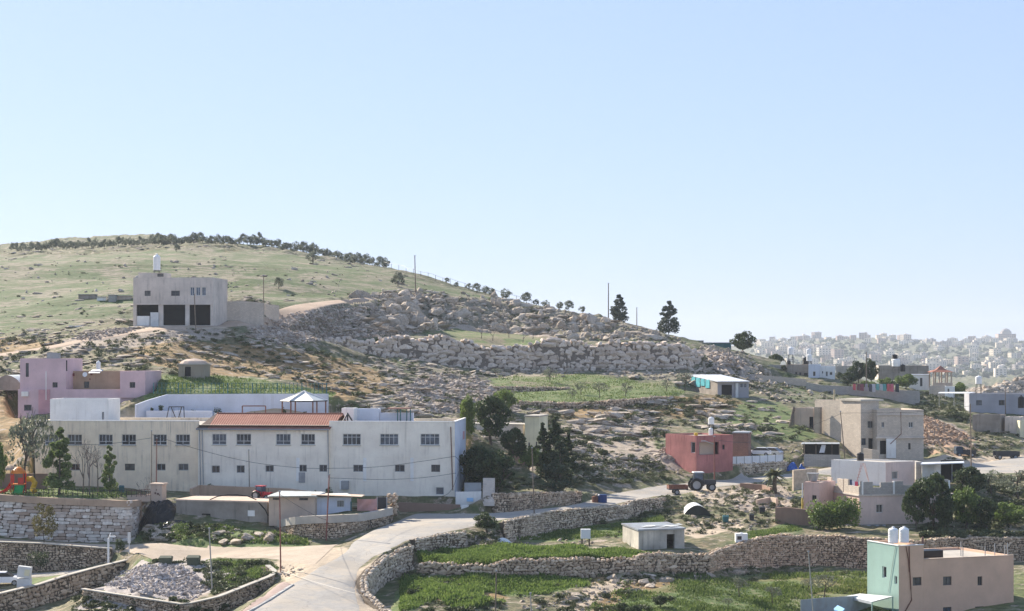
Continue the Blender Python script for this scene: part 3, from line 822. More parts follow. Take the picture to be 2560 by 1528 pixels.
def rot_many(n, r, tilt=0.35):
    """random yaw and a little tilt"""
    a = r.uniform(0, 2 * np.pi, n); b = r.normal(0, tilt, n); c = r.normal(0, tilt, n)
    ca, sa, cb, sb, cc, sc_ = np.cos(a), np.sin(a), np.cos(b), np.sin(b), np.cos(c), np.sin(c)
    Rz = np.zeros((n, 3, 3)); Rz[:,0,0]=ca; Rz[:,0,1]=-sa; Rz[:,1,0]=sa; Rz[:,1,1]=ca; Rz[:,2,2]=1
    Rx = np.zeros((n, 3, 3)); Rx[:,0,0]=1; Rx[:,1,1]=cb; Rx[:,1,2]=-sb; Rx[:,2,1]=sb; Rx[:,2,2]=cb
    Ry = np.zeros((n, 3, 3)); Ry[:,1,1]=1; Ry[:,0,0]=cc; Ry[:,0,2]=sc_; Ry[:,2,0]=-sc_; Ry[:,2,2]=cc
    return Rz @ Rx @ Ry
def place_many(mb, protos, pos, scl, rng, tilt=0.35, R=None, tint=None, mi=0):
    n = len(pos)
    if n == 0: return
    if R is None: R = rot_many(n, rng, tilt)
    which = rng.integers(0, len(protos), n)
    tint = rng.uniform(0, 1, n) if tint is None else tint
    for k, (V, Fc) in enumerate(protos):
        m = which == k; c = int(m.sum())
        if not c: continue
        W = np.einsum('nij,nvj->nvi', R[m], V[None] * scl[m][:, None, :]) + pos[m][:, None, :]
        FF = Fc[None] + (np.arange(c) * len(V))[:, None, None]
        mb.add(W.reshape(-1, 3), FF.reshape(-1, Fc.shape[1]), mi, np.repeat(tint[m], len(V)))

# ------------------------------------------------------------------ dry-stone and boulder walls
M_WALLA = M_stone("fieldstone_brown", (0.40, 0.29, 0.20), (0.80, 0.64, 0.47), mossamt=0.15, crack=0.0)
M_WALLB = M_stone("limestone_grey", (0.40, 0.32, 0.24), (0.80, 0.68, 0.53), mossamt=0.1, crack=0.0)
M_WALLC = M_stone("boulder_stone", (0.62, 0.50, 0.40), (0.88, 0.75, 0.62), mossamt=0.05, crack=0.3)
M_WHITE_STONE = M_stone("dressed_block", (0.46, 0.34, 0.26), (0.92, 0.85, 0.76), (0.4, 0.3, 0.24), 0.1, 0.0)
M_CORE = M_plain("earth_core", (0.11, 0.085, 0.06), 0.95)
M_CORE2 = M_plain("boulder_core", (0.19, 0.155, 0.125), 0.95, var=0.3, scale=3)
M_CAP = M_plaster("cement_cap", (0.50, 0.46, 0.39), amt=0.35, streak=False)
M_TANBAND = M_plaster("tan_render", (0.52, 0.37, 0.26), amt=0.4)
def resample(pts, step):
    P0 = np.array(pts, float); seg = np.hypot(*(np.diff(P0[:, :2], axis=0).T)); s_ = np.concatenate(([0], np.cumsum(seg)))
    n = max(2, int(s_[-1] / step)); t_ = np.linspace(0, s_[-1], n)
    return np.stack([np.interp(t_, s_, P0[:, k]) for k in range(P0.shape[1])], 1), t_
def wall_data(key):
    pts, nrm = wall_xy(key)
    return [(p[0], p[1], ZZ(q[1], q[3]), ZZ(q[2], q[3])) for p, q in zip(pts, WALLS[key])]
def stone_wall(name, label, key, mat, sx=0.42, sh=0.26, th=0.35, over=0.06, cap=None, ragged=0.0, group=None, seed=1, top_extra=0.0, data=None, layers=1, tilt=0.12, boxy=None):
    r = np.random.default_rng(seed)
    data = wall_data(key) if data is None else data
    D, s_ = resample(data, 0.5)
    T = np.gradient(D[:, :2], axis=0); T /= np.linalg.norm(T, axis=1)[:, None]
    N = np.stack((T[:, 1], -T[:, 0]), 1)      # towards the low side
    L = s_[-1]
    wob = 0.12 * fbm(s_ * 1.0, s_ * 0 + seed, 3.0, 3, seed)
    ztop = D[:, 2] + top_extra + ragged * fbm(s_, s_ * 0 + 9.1 * seed, 2.2, 3, seed + 3)
    zfoot = D[:, 3] - 0.5
    root = empty(name, (float(D[len(D)//2, 0]), float(D[len(D)//2, 1]), float(D[len(D)//2, 3])), 0, label, 'wall', group)
    off = -np.array(root.location)
    # earth core behind the stones
    mb = MB(); n = len(D)
    fx = D[:, :2] + N * (-0.02); bx = D[:, :2] - N * (th + 0.62)
    V = np.concatenate((np.c_[fx, zfoot], np.c_[fx, ztop - 0.10], np.c_[bx, ztop - 0.10], np.c_[bx, zfoot])) + off
    idx = np.arange(n)
    for a, b in ((0, 1), (1, 2), (2, 3)):
        f = np.stack((a*n+idx[:-1], a*n+idx[1:], b*n+idx[1:], b*n+idx[:-1]), 1); mb.add(V, f, 0)
    mb.poly([V[0], V[n], V[2*n], V[3*n]]); mb.poly([V[n-1], V[4*n-1], V[3*n-1], V[2*n-1]])
    mb.build("core", M_CORE2 if key == "W10" else M_CORE, root)
    mb = MB(); pos = []; scl = []; ang = []
    hmax = float((ztop - zfoot).max()); row = 0; z = 0.0
    while z < hmax + sh:
        h = sh * (1 if key == 'W3' else r.uniform(0.8, 1.25)); x = -r.uniform(0, sx)
        while x < L:
            w = sx * r.choice((r.uniform(0.4, 0.9), r.uniform(0.9, 1.9))); c = x + w / 2; x += w
            if c < 0 or c > L: continue
            zt = np.interp(c, s_, ztop); zf = np.interp(c, s_, zfoot)
            zc = zf + z + h / 2 - (zf % 0.01)
            if zc > zt - 0.1 * h: continue
            px = np.interp(c, s_, D[:, 0]); py = np.interp(c, s_, D[:, 1]); nx = np.interp(c, s_, N[:, 0]); ny = np.interp(c, s_, N[:, 1])
            o = (np.interp(c, s_, wob) + r.uniform(-0.05, 0.06) * (sx / 0.4)) * (0.15 if key == 'W3' else 1)
            dep = th * r.uniform(0.8, 1.1)
            pos.append((px + nx * o - nx * dep * 0.4, py + ny * o - ny * dep * 0.4, zc + r.uniform(-0.03, 0.03)))
            scl.append((w * 0.555, dep * 0.62, h * 0.535) if key == 'W3' else (w * 0.78, dep * 0.8, h * (0.9 if key == 'W10' else 0.8))); ang.append(math.atan2(nx, -ny))
        z += h; row += 1
    # coping stones across the top
    x = 0
    while x < L and not cap:
        w = sx * r.uniform(0.6, 1.2); c = min(L, x + w / 2); x += w
        px = np.interp(c, s_, D[:, 0]); py = np.interp(c, s_, D[:, 1]); nx = np.interp(c, s_, N[:, 0]); ny = np.interp(c, s_, N[:, 1]); zt = np.interp(c, s_, ztop)
        for q in range(2):
            pos.append((px - nx * (0.12 + q * th * 1.1), py - ny * (0.12 + q * th * 1.1), zt - 0.03 + r.uniform(-0.06, 0.1) * sh / 0.26))
            scl.append((w * 0.55, th * 0.62, sh * r.uniform(0.45, 0.7))); ang.append(math.atan2(nx, -ny) + r.normal(0, 0.2))
    pos = np.array(pos) + off; scl = np.array(scl); ang = np.array(ang); m = len(pos)
    R = rot_many(m, r, tilt); ca, sa = np.cos(ang), np.sin(ang)
    Rz = np.zeros((m, 3, 3)); Rz[:,0,0]=ca; Rz[:,0,1]=-sa; Rz[:,1,0]=sa; Rz[:,1,1]=ca; Rz[:,2,2]=1
    small = r.normal(0, tilt, m); Ry = np.zeros((m,3,3)); Ry[:,1,1]=1; Ry[:,0,0]=np.cos(small); Ry[:,0,2]=np.sin(small); Ry[:,2,0]=-np.sin(small); Ry[:,2,2]=np.cos(small)
    place_many(mb, BLOCKS if key == 'W3' else STONES if sx < 1 else BIGST, pos, scl, r, R=Rz @ Ry)
    mb.build("stonework", mat, root)
    if cap:
        mb = MB(); D2, _ = resample(np.c_[D[:, :2], ztop, zfoot], 1.0)
        fx = D2[:, :2]; T2 = np.gradient(fx, axis=0); T2 /= np.linalg.norm(T2, axis=1)[:, None]; N2 = np.stack((T2[:, 1], -T2[:, 0]), 1)
        a = fx + N2 * 0.2; b = fx - N2 * cap[0]; n = len(a); zt = D2[:, 2] + cap[1]; zb = D2[:, 2] - 0.02
        if len(cap) > 2: zb = D2[:, 2] - cap[2]
        V = np.concatenate((np.c_[a, zb], np.c_[a, zt], np.c_[b, zt], np.c_[b, zb])) + off; idx = np.arange(n)
        for p_, q_ in ((0, 1), (1, 2), (2, 3)):
            mb.add(V, np.stack((p_*n+idx[:-1], p_*n+idx[1:], q_*n+idx[1:], q_*n+idx[:-1]), 1))
        mb.poly([V[0], V[n], V[2*n], V[3*n]]); mb.poly([V[n-1], V[4*n-1], V[3*n-1], V[2*n-1]])
        mb.build("coping", M_CAP if len(cap) < 4 else cap[3], root)
    return root
BIGST = [rock_proto(I2, 300 + k, 0.7, 0.16) for k in range(8)]
stone_wall("stone_wall", "brown fieldstone wall with pale cement coping rising rightwards at the bottom left corner", 'W1', M_WALLA, 0.5, 0.3, cap=(0.4, 0.08), seed=11)
stone_wall("stone_wall", "long brown rubble wall above the lower left street, behind the grey bins", 'W2', M_WALLA, 0.34, 0.22, cap=(0.4, 0.07), seed=12)
stone_wall("block_wall", "tall retaining wall of long white dressed blocks under the playground, tan band on top", 'W3', M_WHITE_STONE, 1.05, 0.34, th=0.4, cap=(0.3, 0.08, 0.62, M_TANBAND), seed=13, tilt=0.02)
stone_wall("stone_wall", "low curved stone wall with pale coping round the rubble heap left of the road", 'W4', M_WALLA, 0.36, 0.22, cap=(0.28, 0.07), seed=14)
stone_wall("stone_wall", "rough pale dry-stone wall dropping down the right edge of the road at the bottom", 'W5', M_WALLB, 0.42, 0.3, seed=15, ragged=0.25, tilt=0.3)
stone_wall("stone_wall", "short dry-stone wall below the road bend, left of the bush in its collapsed gap", 'W6a', M_WALLB, 0.36, 0.25, seed=16, ragged=0.2)
stone_wall("stone_wall", "long straight stone retaining wall carrying the road past the blue bin", 'W6b', M_WALLB, 0.34, 0.24, seed=17, ragged=0.1)
stone_wall("stone_wall", "mossy dark dry-stone terrace wall between the bright green strip and the lower field", 'W7', M_WALLA, 0.42, 0.28, seed=18, ragged=0.4, tilt=0.3)
stone_wall("stone_wall", "tall brown dry-stone terrace wall stretching right behind the mint and brown house", 'W8', M_WALLA, 0.36, 0.24, seed=19, ragged=0.3)
stone_wall("stone_wall", "curved rubble wall with grey cement upper half under the blue and pink shed yard", 'W9', M_WALLA, 0.34, 0.22, cap=(0.3, 0.06, 0.75), seed=20)
stone_wall("boulder_wall", "huge wall of big grey boulders crossing the hillside below the rocky ridge", 'W10', M_WALLC, 1.35, 0.82, th=1.2, seed=21, ragged=1.1, tilt=0.12)
stone_wall("stone_wall", "stone retaining wall of the tree garden right of the school steps", 'W11', M_WALLA, 0.34, 0.25, seed=22, ragged=0.1)
stone_wall("stone_wall", "low dark dry-stone wall along the front of the middle green terraces", 'W12', M_WALLA, 0.5, 0.3, seed=23, ragged=0.35, tilt=0.25)
stone_wall("stone_wall", "short dark dry-stone wall between the two green terraces", 'W13', M_WALLA, 0.5, 0.3, seed=24, ragged=0.35, tilt=0.25)
stone_wall("stone_wall", "grey stone wall carrying the white sheet fence beside the red house", 'W14', M_WALLB, 0.45, 0.3, seed=25)

# ------------------------------------------------------------------ loose rocks
M_ROCK = M_stone("limestone_rock", (0.31, 0.25, 0.19), (0.69, 0.585, 0.465), mossamt=0.2)
M_RUBBLE = M_stone("quarry_rubble", (0.29, 0.235, 0.19), (0.64, 0.545, 0.455), mossamt=0.05)
M_ORANGE = M_stone("orange_rubble", (0.38, 0.24, 0.15), (0.58, 0.44, 0.32), mossamt=0.05)
M_SPOIL = M_stone("grey_spoil", (0.32, 0.28, 0.25), (0.72, 0.65, 0.6), mossamt=0.03)
def scatter(poly, n, rng, dmin=0, dmax=1e9, avoid=True):
    us = [p[0] for p in poly]; vs = [p[1] for p in poly]
    u = rng.uniform(min(us), max(us), n * 3); v = rng.uniform(min(vs), max(vs), n * 3)
    m = in_poly(u, v, poly); u, v = u[m][:n], v[m][:n]
    x, y, z = hit(u, v)
    ok = ~np.isnan(y) & (y > dmin) & (y < dmax)
    if avoid:
        fl = hz(np.where(ok, x, 0), np.where(ok, y, 200), FLAT); ok &= fl < 0.3
    return x[ok], y[ok], z[ok]
def in_zone(x, y, A): return hz(x, y, A)
def sizes(n, rng, lo, hi, p=2.5):
    return lo + (hi - lo) * rng.uniform(0, 1, n) ** p
ROCK_ZONES = [  # polygon, count, size range, keep-out by lush
 ([(-40,590),(560,600),(930,670),(1330,770),(1000,725),(560,800),(330,830),(-40,870)], 3600, 0.25, 1.2, 'ledge'),
 ([(-40,850),(560,820),(640,830),(800,880),(990,900),(1000,1000),(830,985),(720,950),(360,935),(-40,1000)], 1900, 0.15, 1.15, 'ledge'),
 ([(1000,900),(1230,930),(1280,1000),(1310,1060),(1400,1110),(1230,1110),(1160,1050),(830,1020),(960,985)], 1500, 0.2, 1.1, 'any'),
 ([(1300,1015),(1680,1000),(1900,985),(1980,1040),(1930,1100),(1680,1060),(1640,1170),(1420,1130),(1340,1060)], 3000, 0.2, 1.45, 'ledge'),
 ([(1400,1100),(1660,1150),(1660,1195),(1420,1200)], 500, 0.15, 0.7, 'any'),
 ([(870,745),(1000,722),(1100,730),(1250,745),(1400,775),(1650,832),(1720,858),(1500,850),(1370,846),(1130,822),(860,832)], 1700, 0.3, 1.9, 'any'),
 ([(1190,925),(1760,910),(1850,960),(1700,970),(1600,945),(1250,945)], 700, 0.25, 1.4, 'any'),
 ([(1740,860),(1860,880),(1960,960),(2120,1000),(1960,1010),(1870,975),(1760,935)], 700, 0.25, 1.3, 'any'),
 ([(1660,1160),(2040,1100),(2060,1150),(1980,1180),(1700,1200)], 250, 0.15, 0.6, 'any'),
 ([(350,1312),(560,1318),(760,1350),(740,1368),(420,1366),(360,1345)], 420, 0.25, 1.1, 'any'),
 ([(210,1480),(560,1510),(500,1560),(200,1560)], 200, 0.1, 0.6, 'any'),
 ([(1680,1235),(1960,1200),(2010,1290),(1880,1330),(1720,1340)], 420, 0.1, 0.7, 'any'),
 ([(1160,1335),(1270,1325),(1480,1345),(1480,1365),(1170,1372)], 260, 0.12, 0.55, 'any'),
 ([(1300,1488),(1600,1430),(1900,1418),(1900,1435),(1620,1470),(1500,1528),(1300,1528)], 420, 0.12, 0.8, 'any'),
 ([(1050,1440),(1300,1452),(1290,1468),(1100,1462)], 110, 0.1, 0.4, 'any'),
 ([(2290,1120),(2560,1060),(2560,1110),(2440,1135),(2310,1150)], 260, 0.15, 0.7, 'any'),
 ([(2340,1210),(2560,1190),(2560,1340),(2380,1330)], 260, 0.12, 0.6, 'any'),
 ([(660,1400),(760,1420),(700,1470),(655,1440)], 120, 0.08, 0.4, 'any'),
]
rr = np.random.default_rng(42)
RX = []; RS = []; RL = []
for poly, n, lo, hi, mode in ROCK_ZONES:
    x, y, z = scatter(poly, n, rr)
    lu = in_zone(x, y, LUSH)
    keep = rr.uniform(0, 1, len(x)) > lu * 0.93
    if mode == 'ledge':
        cl = fbm(x, y * 2.2, 7.0, 4, 21)
        keep &= rr.uniform(0, 1, len(x)) < np.clip(0.05 + (cl - 0.04) * 6, 0.05, 1)
    x, y, z = x[keep], y[keep], z[keep]; s_ = sizes(len(x), rr, lo, hi)
    RX.append(np.stack((x, y, z), 1)); RS.append(s_); RL.append(np.full(len(x), mode == 'ledge' or len(x) > 900))
    cl2 = fbm(x, y * 1.5, 4.0, 3, 61)
    if mode == 'any': RS[-1] = s_ * np.where(cl2 > 0.02, 1.15, 0.6)
RX = np.concatenate(RX); RS = np.concatenate(RS); RL = np.concatenate(RL)
order = np.argsort(-RS / RX[:, 1])
big, rest = order[:260], order[260:]
def flat_scale(s_, rng):
    n = len(s_); return np.stack((s_ * rng.uniform(0.8, 1.5, n), s_ * rng.uniform(0.6, 1.1, n), s_ * rng.uniform(0.3, 0.65, n)), 1)
mb = MB(); sc3 = flat_scale(RS[rest], rr)
rg_ = (RX[rest][:, 1] > 358) & (RX[rest][:, 1] < 450); sc3[rg_, 2] *= 1.9; lg = RL[rest] & ~(rg_ & (rr.uniform(0, 1, len(rest)) < 0.75)); sc3[lg] *= np.array((1.75, 0.95, 0.8)); Rr = rot_many(len(rest), rr, 0.3); ya = rr.normal(0, 0.35, len(rest)); ti = rr.normal(0, 0.12, len(rest))
Ra = np.zeros((len(rest), 3, 3)); Ra[:,0,0]=np.cos(ya); Ra[:,0,1]=-np.sin(ya); Ra[:,1,0]=np.sin(ya); Ra[:,1,1]=np.cos(ya); Ra[:,2,2]=1
Rt = np.zeros((len(rest), 3, 3)); Rt[:,1,1]=1; Rt[:,0,0]=np.cos(ti); Rt[:,0,2]=np.sin(ti); Rt[:,2,0]=-np.sin(ti); Rt[:,2,2]=np.cos(ti)
Rr[lg] = (Ra @ Rt)[lg]
place_many(mb, [rock_proto(I1, 400 + k, 0.35, 0.3) for k in range(12)], RX[rest] + np.array((0, 0, 0.05)), sc3 * 0.62, rr, R=Rr)
tag(mb.build("scattered_stones", M_ROCK), kind='stuff')
def zone_name(p):
    u = p[0] / p[1] * F + 1280; v = HOR - (p[2] - CZ) * F / p[1]; d = p[1]
    if d > 430 and u < 1400: return "on the far green hillside", "hill"
    if 355 < d < 450 and 850 < u: return "on the rocky ridge above the boulder wall", "ridge"
    if d > 300 and u < 900: return "on the slope beside the hilltop track", "track"
    if u < 1000 and d > 245: return "on the ochre slope behind the school", "ochre"
    if 900 < u < 1420 and d > 245: return "on the slope between the school and the boulder wall", "middle"
    if d > 315: return "below the right end of the boulder wall", "right"
    if d > 245: return "on the outcrop slope left of the red house", "outcrop"
    if u < 800: return "on the bank between the sheds and the sandy lane", "bank"
    return "on the terraces below the road", "terrace"
rprot = []
for k in range(10):
    m = MB(); Vv, Fv = rock_proto(I3 if k < 4 else I2, 500 + k, 0.4, 0.16 if k < 4 else 0.2)
    m.add(Vv, Fv, 0, 0.35 + 0.05 * k)
    rprot.append(m)
rmesh = [m.build("boulder", M_ROCK) for m in rprot]
for j, i in enumerate(big):
    o = rmesh[j % 10] if j < 10 else rmesh[j % 10].copy()
    if j >= 10: COL.objects.link(o)
    p = RX[i]; s_ = RS[i] * 0.75
    o.location = (float(p[0]), float(p[1]), float(p[2]) + 0.12 * s_)
    rid = 358 < p[1] < 450
    if RL[i] and not (rid and j % 4):
        o.scale = (s_ * random.uniform(1.3, 2.3), s_ * random.uniform(0.7, 1.1), s_ * random.uniform(0.35, 0.6)); o.rotation_euler = (random.gauss(0, 0.08), random.gauss(0, 0.12), random.gauss(0, 0.3))
    else:
        o.scale = (s_ * random.uniform(0.9, 1.5), s_ * random.uniform(0.7, 1.1), s_ * random.uniform(0.4, 0.75) * (1.7 if rid else 1)); o.rotation_euler = (random.gauss(0, 0.15), random.gauss(0, 0.15), random.uniform(0, 6.28))
    zn, g = zone_name(p); LAB['boulder'].append((o, p))
    tag(o, None, "boulder", "limestone boulders " + zn)

# rubble piles, each one heap
def heap(name, label, poly, n, lo, hi, mat, seed, lift=0.0):
    r = np.random.default_rng(seed)
    x, y, z = scatter(poly, n, r, avoid=False)
    s_ = sizes(len(x), r, lo, hi, 3)
    cx, cy = x.mean(), y.mean(); rx = np.abs(x - cx).max() + .1; ry = np.abs(y - cy).max() + .1
    h = lift * np.clip(1 - np.sqrt(((x - cx) / rx) ** 2 + ((y - cy) / ry) ** 2), 0, 1)
    mb = MB(); pos = np.stack((x, y, z + h), 1)
    # an earthen body under the loose stones
    if lift > 0:
        k = 24; rings = 8; Vv = []
        for a in range(rings + 1):
            q = a / rings
            for b in range(k):
                t_ = 2 * math.pi * b / k; px, py = cx + rx * q * math.cos(t_), cy + ry * q * math.sin(t_)
                Vv.append((px, py, gz(px, py) - 0.1 + lift * (1 - q) * 0.95))
        Fc = [(a*k+b, (a+1)*k+b, (a+1)*k+(b+1)%k, a*k+(b+1)%k) for a in range(rings) for b in range(k)]
        mb.add(Vv, Fc, 0, 0.3)
    place_many(mb, [rock_proto(I1, seed * 7 + q, 0.5, 0.3) for q in range(8)], pos, flat_scale(s_, r) * 0.7, r, 0.6)
    return tag(mb.build(name, mat), label, 'rubble heap')
heap("rubble_heap", "wide tumbled heap of pale broken rock on the slope behind the school's right end", [(985,985),(1060,940),(1130,928),(1210,950),(1300,1012),(1260,1045),(1150,1030),(1040,1040)], 2600, 0.15, 0.9, M_RUBBLE, 31)
heap("rubble_heap", "long quarry spill of grey stone below the dirt track on the hillside", [(620,820),(720,785),(820,772),(930,765),(1000,800),(1060,832),(900,846),(700,862),(640,850)], 3000, 0.2, 0.9, M_RUBBLE, 32)
heap("rubble_heap", "orange brown rubble slope beside the tall concrete house", [(2295,1035),(2340,1048),(2400,1080),(2430,1095),(2360,1118),(2290,1108)], 1300, 0.15, 0.7, M_ORANGE, 33, 0.6)
heap("rubble_heap", "grey heap of building waste inside the curved wall left of the road", [(255,1470),(300,1432),(350,1418),(450,1425),(500,1450),(520,1480),(470,1505),(340,1488)], 2200, 0.08, 0.42, M_SPOIL, 34, 0.7)
heap("rubble_heap", "small pile of stones against the left side of the red house", [(1650,1135),(1668,1126),(1690,1135),(1705,1160),(1660,1160),(1640,1150)], 260, 0.15, 0.6, M_RUBBLE, 35, 1.0)
heap("rubble_heap", "pale stone heap right of the row of trees at the end of the boulder wall", [(1760,905),(1790,880),(1830,885),(1870,905),(1860,925),(1780,920)], 500, 0.25, 1.0, M_RUBBLE, 36, 1.6)
heap("rubble_heap", "low rubble bank beside the track left of the unfinished hilltop house", [(190,845),(260,825),(330,820),(340,830),(240,850),(200,858)], 500, 0.15, 0.6, M_RUBBLE, 37, 0.7)
heap("rubble_heap", "scree of small stones above the road left of the parked tractor", [(1400,1115),(1480,1135),(1600,1160),(1650,1175),(1560,1180),(1430,1160)], 1200, 0.12, 0.5, M_RUBBLE, 38)

# ------------------------------------------------------------------ leaves
M_OLIVE = M_leaf("olive_leaf", (0.10, 0.115, 0.08), (0.25, 0.27, 0.19), 0.3)
M_DARKLEAF = M_leaf("dark_leaf", (0.03, 0.05, 0.02), (0.095, 0.13, 0.045), 0.25)
M_GREENLEAF = M_leaf("green_leaf", (0.075, 0.12, 0.03), (0.21, 0.28, 0.07), 0.38)
M_SHRUB = M_leaf("scrub_leaf", (0.045, 0.06, 0.024), (0.135, 0.155, 0.065))
M_YELLEAF = M_leaf("yellow_leaf", (0.10, 0.09, 0.03), (0.22, 0.19, 0.06))
M_PALM = M_leaf("palm_leaf", (0.06, 0.075, 0.03), (0.20, 0.20, 0.09))
M_GRASS2 = M_leaf("meadow_blade", (0.075, 0.125, 0.028), (0.21, 0.26, 0.08), 0.3)
M_GRASS = M_leaf("wheat_blade", (0.08, 0.14, 0.028), (0.22, 0.29, 0.075), 0.35)
M_BARK = M_plain("bark", (0.10, 0.08, 0.06), 0.95, var=0.35, scale=6)
M_TWIG = M_plain("grey_twig", (0.20, 0.16, 0.135), 0.95, var=0.3, scale=6)
def leaves(mb, blobs, per, size, rng, mi=0, shell=0.35, droop=0.0):
    """blobs: (x, y, z, rx, ry, rz); small quads spread through each"""
    for (bx, by, bz, rx, ry, rz) in blobs:
        n = per
        d = rng.normal(size=(n, 3)); d /= np.linalg.norm(d, axis=1)[:, None]
        rad = (shell + (1 - shell) * rng.uniform(0, 1, n)) ** 0.6
        c = np.array((bx, by, bz)) + d * rad[:, None] * np.array((rx, ry, rz))
        a = rng.normal(size=(n, 3)); a /= np.linalg.norm(a, axis=1)[:, None]
        b = np.cross(a, rng.normal(size=(n, 3))); b /= np.linalg.norm(b, axis=1)[:, None]
        s_ = size * rng.uniform(0.6, 1.4, n)[:, None]
        a = a * s_; b = b * s_ * 0.55
        Vv = np.stack((c - a, c + b, c + a, c - b), 1).reshape(-1, 3)
        t_ = np.clip(rng.normal(0.5, 0.22) + rng.normal(0, 0.15, n), 0, 1)
        mb.add(Vv, np.arange(n * 4).reshape(n, 4), mi, np.repeat(t_, 4))
def crown_blobs(rng, n, R, H, z0, squash=0.75, conical=0.0):
    out = []
    for k in range(n):
        h = rng.uniform(0, 1); a = rng.uniform(0, 2 * np.pi)
        env = (math.sin(math.pi * (0.12 + 0.8 * h)) if conical == 0 else max(0.12, (1 - h) ** 0.8 * conical + (1 - conical) * math.sin(math.pi * (0.1 + .8 * h))))
        q = R * env * rng.uniform(0.2, 1.0) ** 0.6
        s_ = R * rng.uniform(0.26, 0.44) * (1 if conical == 0 else (1.1 - 0.75 * h))
        out.append((q * math.cos(a), q * math.sin(a), z0 + h * H, s_, s_, s_ * squash))
    return out
def branch(mb, p, d, L, r, depth, rng, mi=0, spread=0.6, n=5):
    q = np.array(p) + np.array(d) * L
    mid = (np.array(p) + q) / 2 + rng.normal(0, 0.05 * L, 3)
    mb.tube([p, mid, q], [r, r * 0.8, r * 0.62], n, mi, cap=False)
    if depth <= 0: return [q]
    ends = []
    for k in range(rng.integers(2, 4)):
        nd = np.array(d) + rng.normal(0, spread, 3); nd[2] = abs(nd[2]) * 0.8 + 0.25; nd /= np.linalg.norm(nd)
        ends += branch(mb, q, nd, L * rng.uniform(0.6, 0.85), r * 0.6, depth - 1, rng, mi, spread, max(3, n - 1))
    return ends
def tree_proto(name, seed, R, H, trunk_h, nb, per, size, mat, conical=0.0, squash=0.75, trunk_r=0.12, limbs=2, leafy=True, twig=None):
    r = np.random.default_rng(seed)
    root = empty(name, (0, 0, 0))
    mb = MB(); p0 = np.array((0, 0, -0.3))
    if conical > 0.3:
        mb.tube([p0, (0.05, 0, trunk_h), (0, 0.04, trunk_h + H * 0.85)], [trunk_r, trunk_r * 0.8, 0.03], 7, 0)
        for k in range(14):
            h = trunk_h + H * 0.8 * k / 14; a = r.uniform(0, 6.28); q = R * (1 - k / 15) * 0.8
            mb.tube([(0, 0, h), (q * math.cos(a), q * math.sin(a), h + q * 0.35)], [trunk_r * 0.3, 0.015], 4, 0, cap=False)
    else:
        ends = branch(mb, p0, (r.normal(0, 0.08), r.normal(0, 0.08), 1.0), trunk_h + 0.3, trunk_r, limbs, r, 0, 0.55, 6)
    mb.build("trunk", twig or M_BARK, root)
    if leafy:
        mb = MB(); leaves(mb, crown_blobs(r, nb, R, H, trunk_h, squash, conical), per, size, r)
        mb.build("crown", mat, root)
    return root
_used = set()
def plant(proto, p, s_=1.0, label=None, cat="tree", group=None, rz=None, sz=None):
    if proto.name in _used: o = copy_tree(proto)
    else: o = proto; _used.add(proto.name)
    o.location = (float(p[0]), float(p[1]), float(p[2])); o.rotation_euler = (0, 0, random.uniform(0, 6.28) if rz is None else rz)
    o.scale = (s_, s_, s_ if sz is None else sz)
    for k in ('label', 'category', 'group'):
        if k in o: del o[k]
    return tag(o, label, cat, group)
def drop_proto(o):
    if o.name not in _used:
        for ch in list(o.children): bpy.data.objects.remove(ch)
        bpy.data.objects.remove(o)
OLIVES = [tree_proto("olive_tree", 600 + k, 1.7, 2.3, 0.8, 22, 70, 0.13, M_OLIVE, trunk_r=0.16) for k in range(5)]
# the orchard row along the crest (u, v of the foot, height in photo pixels)
rt = random.Random(5)
us = []; u = 30
while u < 965:
    us.append(u); u += rt.uniform(5, 10) if u > 380 else rt.uniform(6, 11)
cr_u = [0,60,150,300,430,540,677,806,934,975]; cr_v = [624,622,617,612,607,608,616,638,656,664]
for i, u in enumerate(us):
    v = np.interp(u, cr_u, cr_v) + rt.uniform(-1, 4); d = np.interp(u, [0, 300, 677, 960], [596, 573, 562, 515])
    d += rt.uniform(-10, 6); p = on(u, d)
    h = rt.choice((rt.uniform(15, 22), rt.uniform(20, 29))) if u > 380 else rt.uniform(15, 23)
    n_ = i + 1; suf = 'th' if 10 < n_ % 100 < 14 else {1: 'st', 2: 'nd', 3: 'rd'}.get(n_ % 10, 'th')
    o_ = plant(OLIVES[i % 5], p, h / F * d / 3.3, "%d%s grey green olive tree from the left in the long crest row" % (n_, suf), "olive tree", "olive trees in a row along the hill crest")
    o_.scale = (o_.scale[0] * rt.uniform(.6, .95), o_.scale[1], o_.scale[2] * rt.uniform(.85, 1.3))
for (u, v, d, h, lab) in [(1117,712,470,13,"tiny dark cypress-like shrub on the bare skyline"),(1141,718,466,13,"small round olive, first of the skyline trees right of the fence"),
    (1172,728,462,16,"small round olive between its wider skyline neighbours"),(1192,734,458,21,"dark olive at the left of the close skyline trio"),(1213,736,458,20,"dark olive in the middle of the close skyline trio"),
    (1228,738,456,19,"dark olive at the right of the close skyline trio"),(1264,747,455,25,"full olive tree alone on the skyline, wider than tall"),(1316,758,452,26,"leaning olive above the ridge's green patch"),
    (1340,763,450,15,"low olive bush right of the leaning one on the skyline"),(1364,767,449,18,"bare topped low olive on the skyline"),(1400,772,447,20,"round olive left of the upright one near the ridge's middle"),
    (1422,777,446,24,"upright olive beside the round one near the ridge's middle"),(1456,782,445,17,"wide low olive left of the tall skyline pole")]:
    plant(OLIVES[int(u) % 5], on(u, d), h / F * d / 3.0, lab, "olive tree")
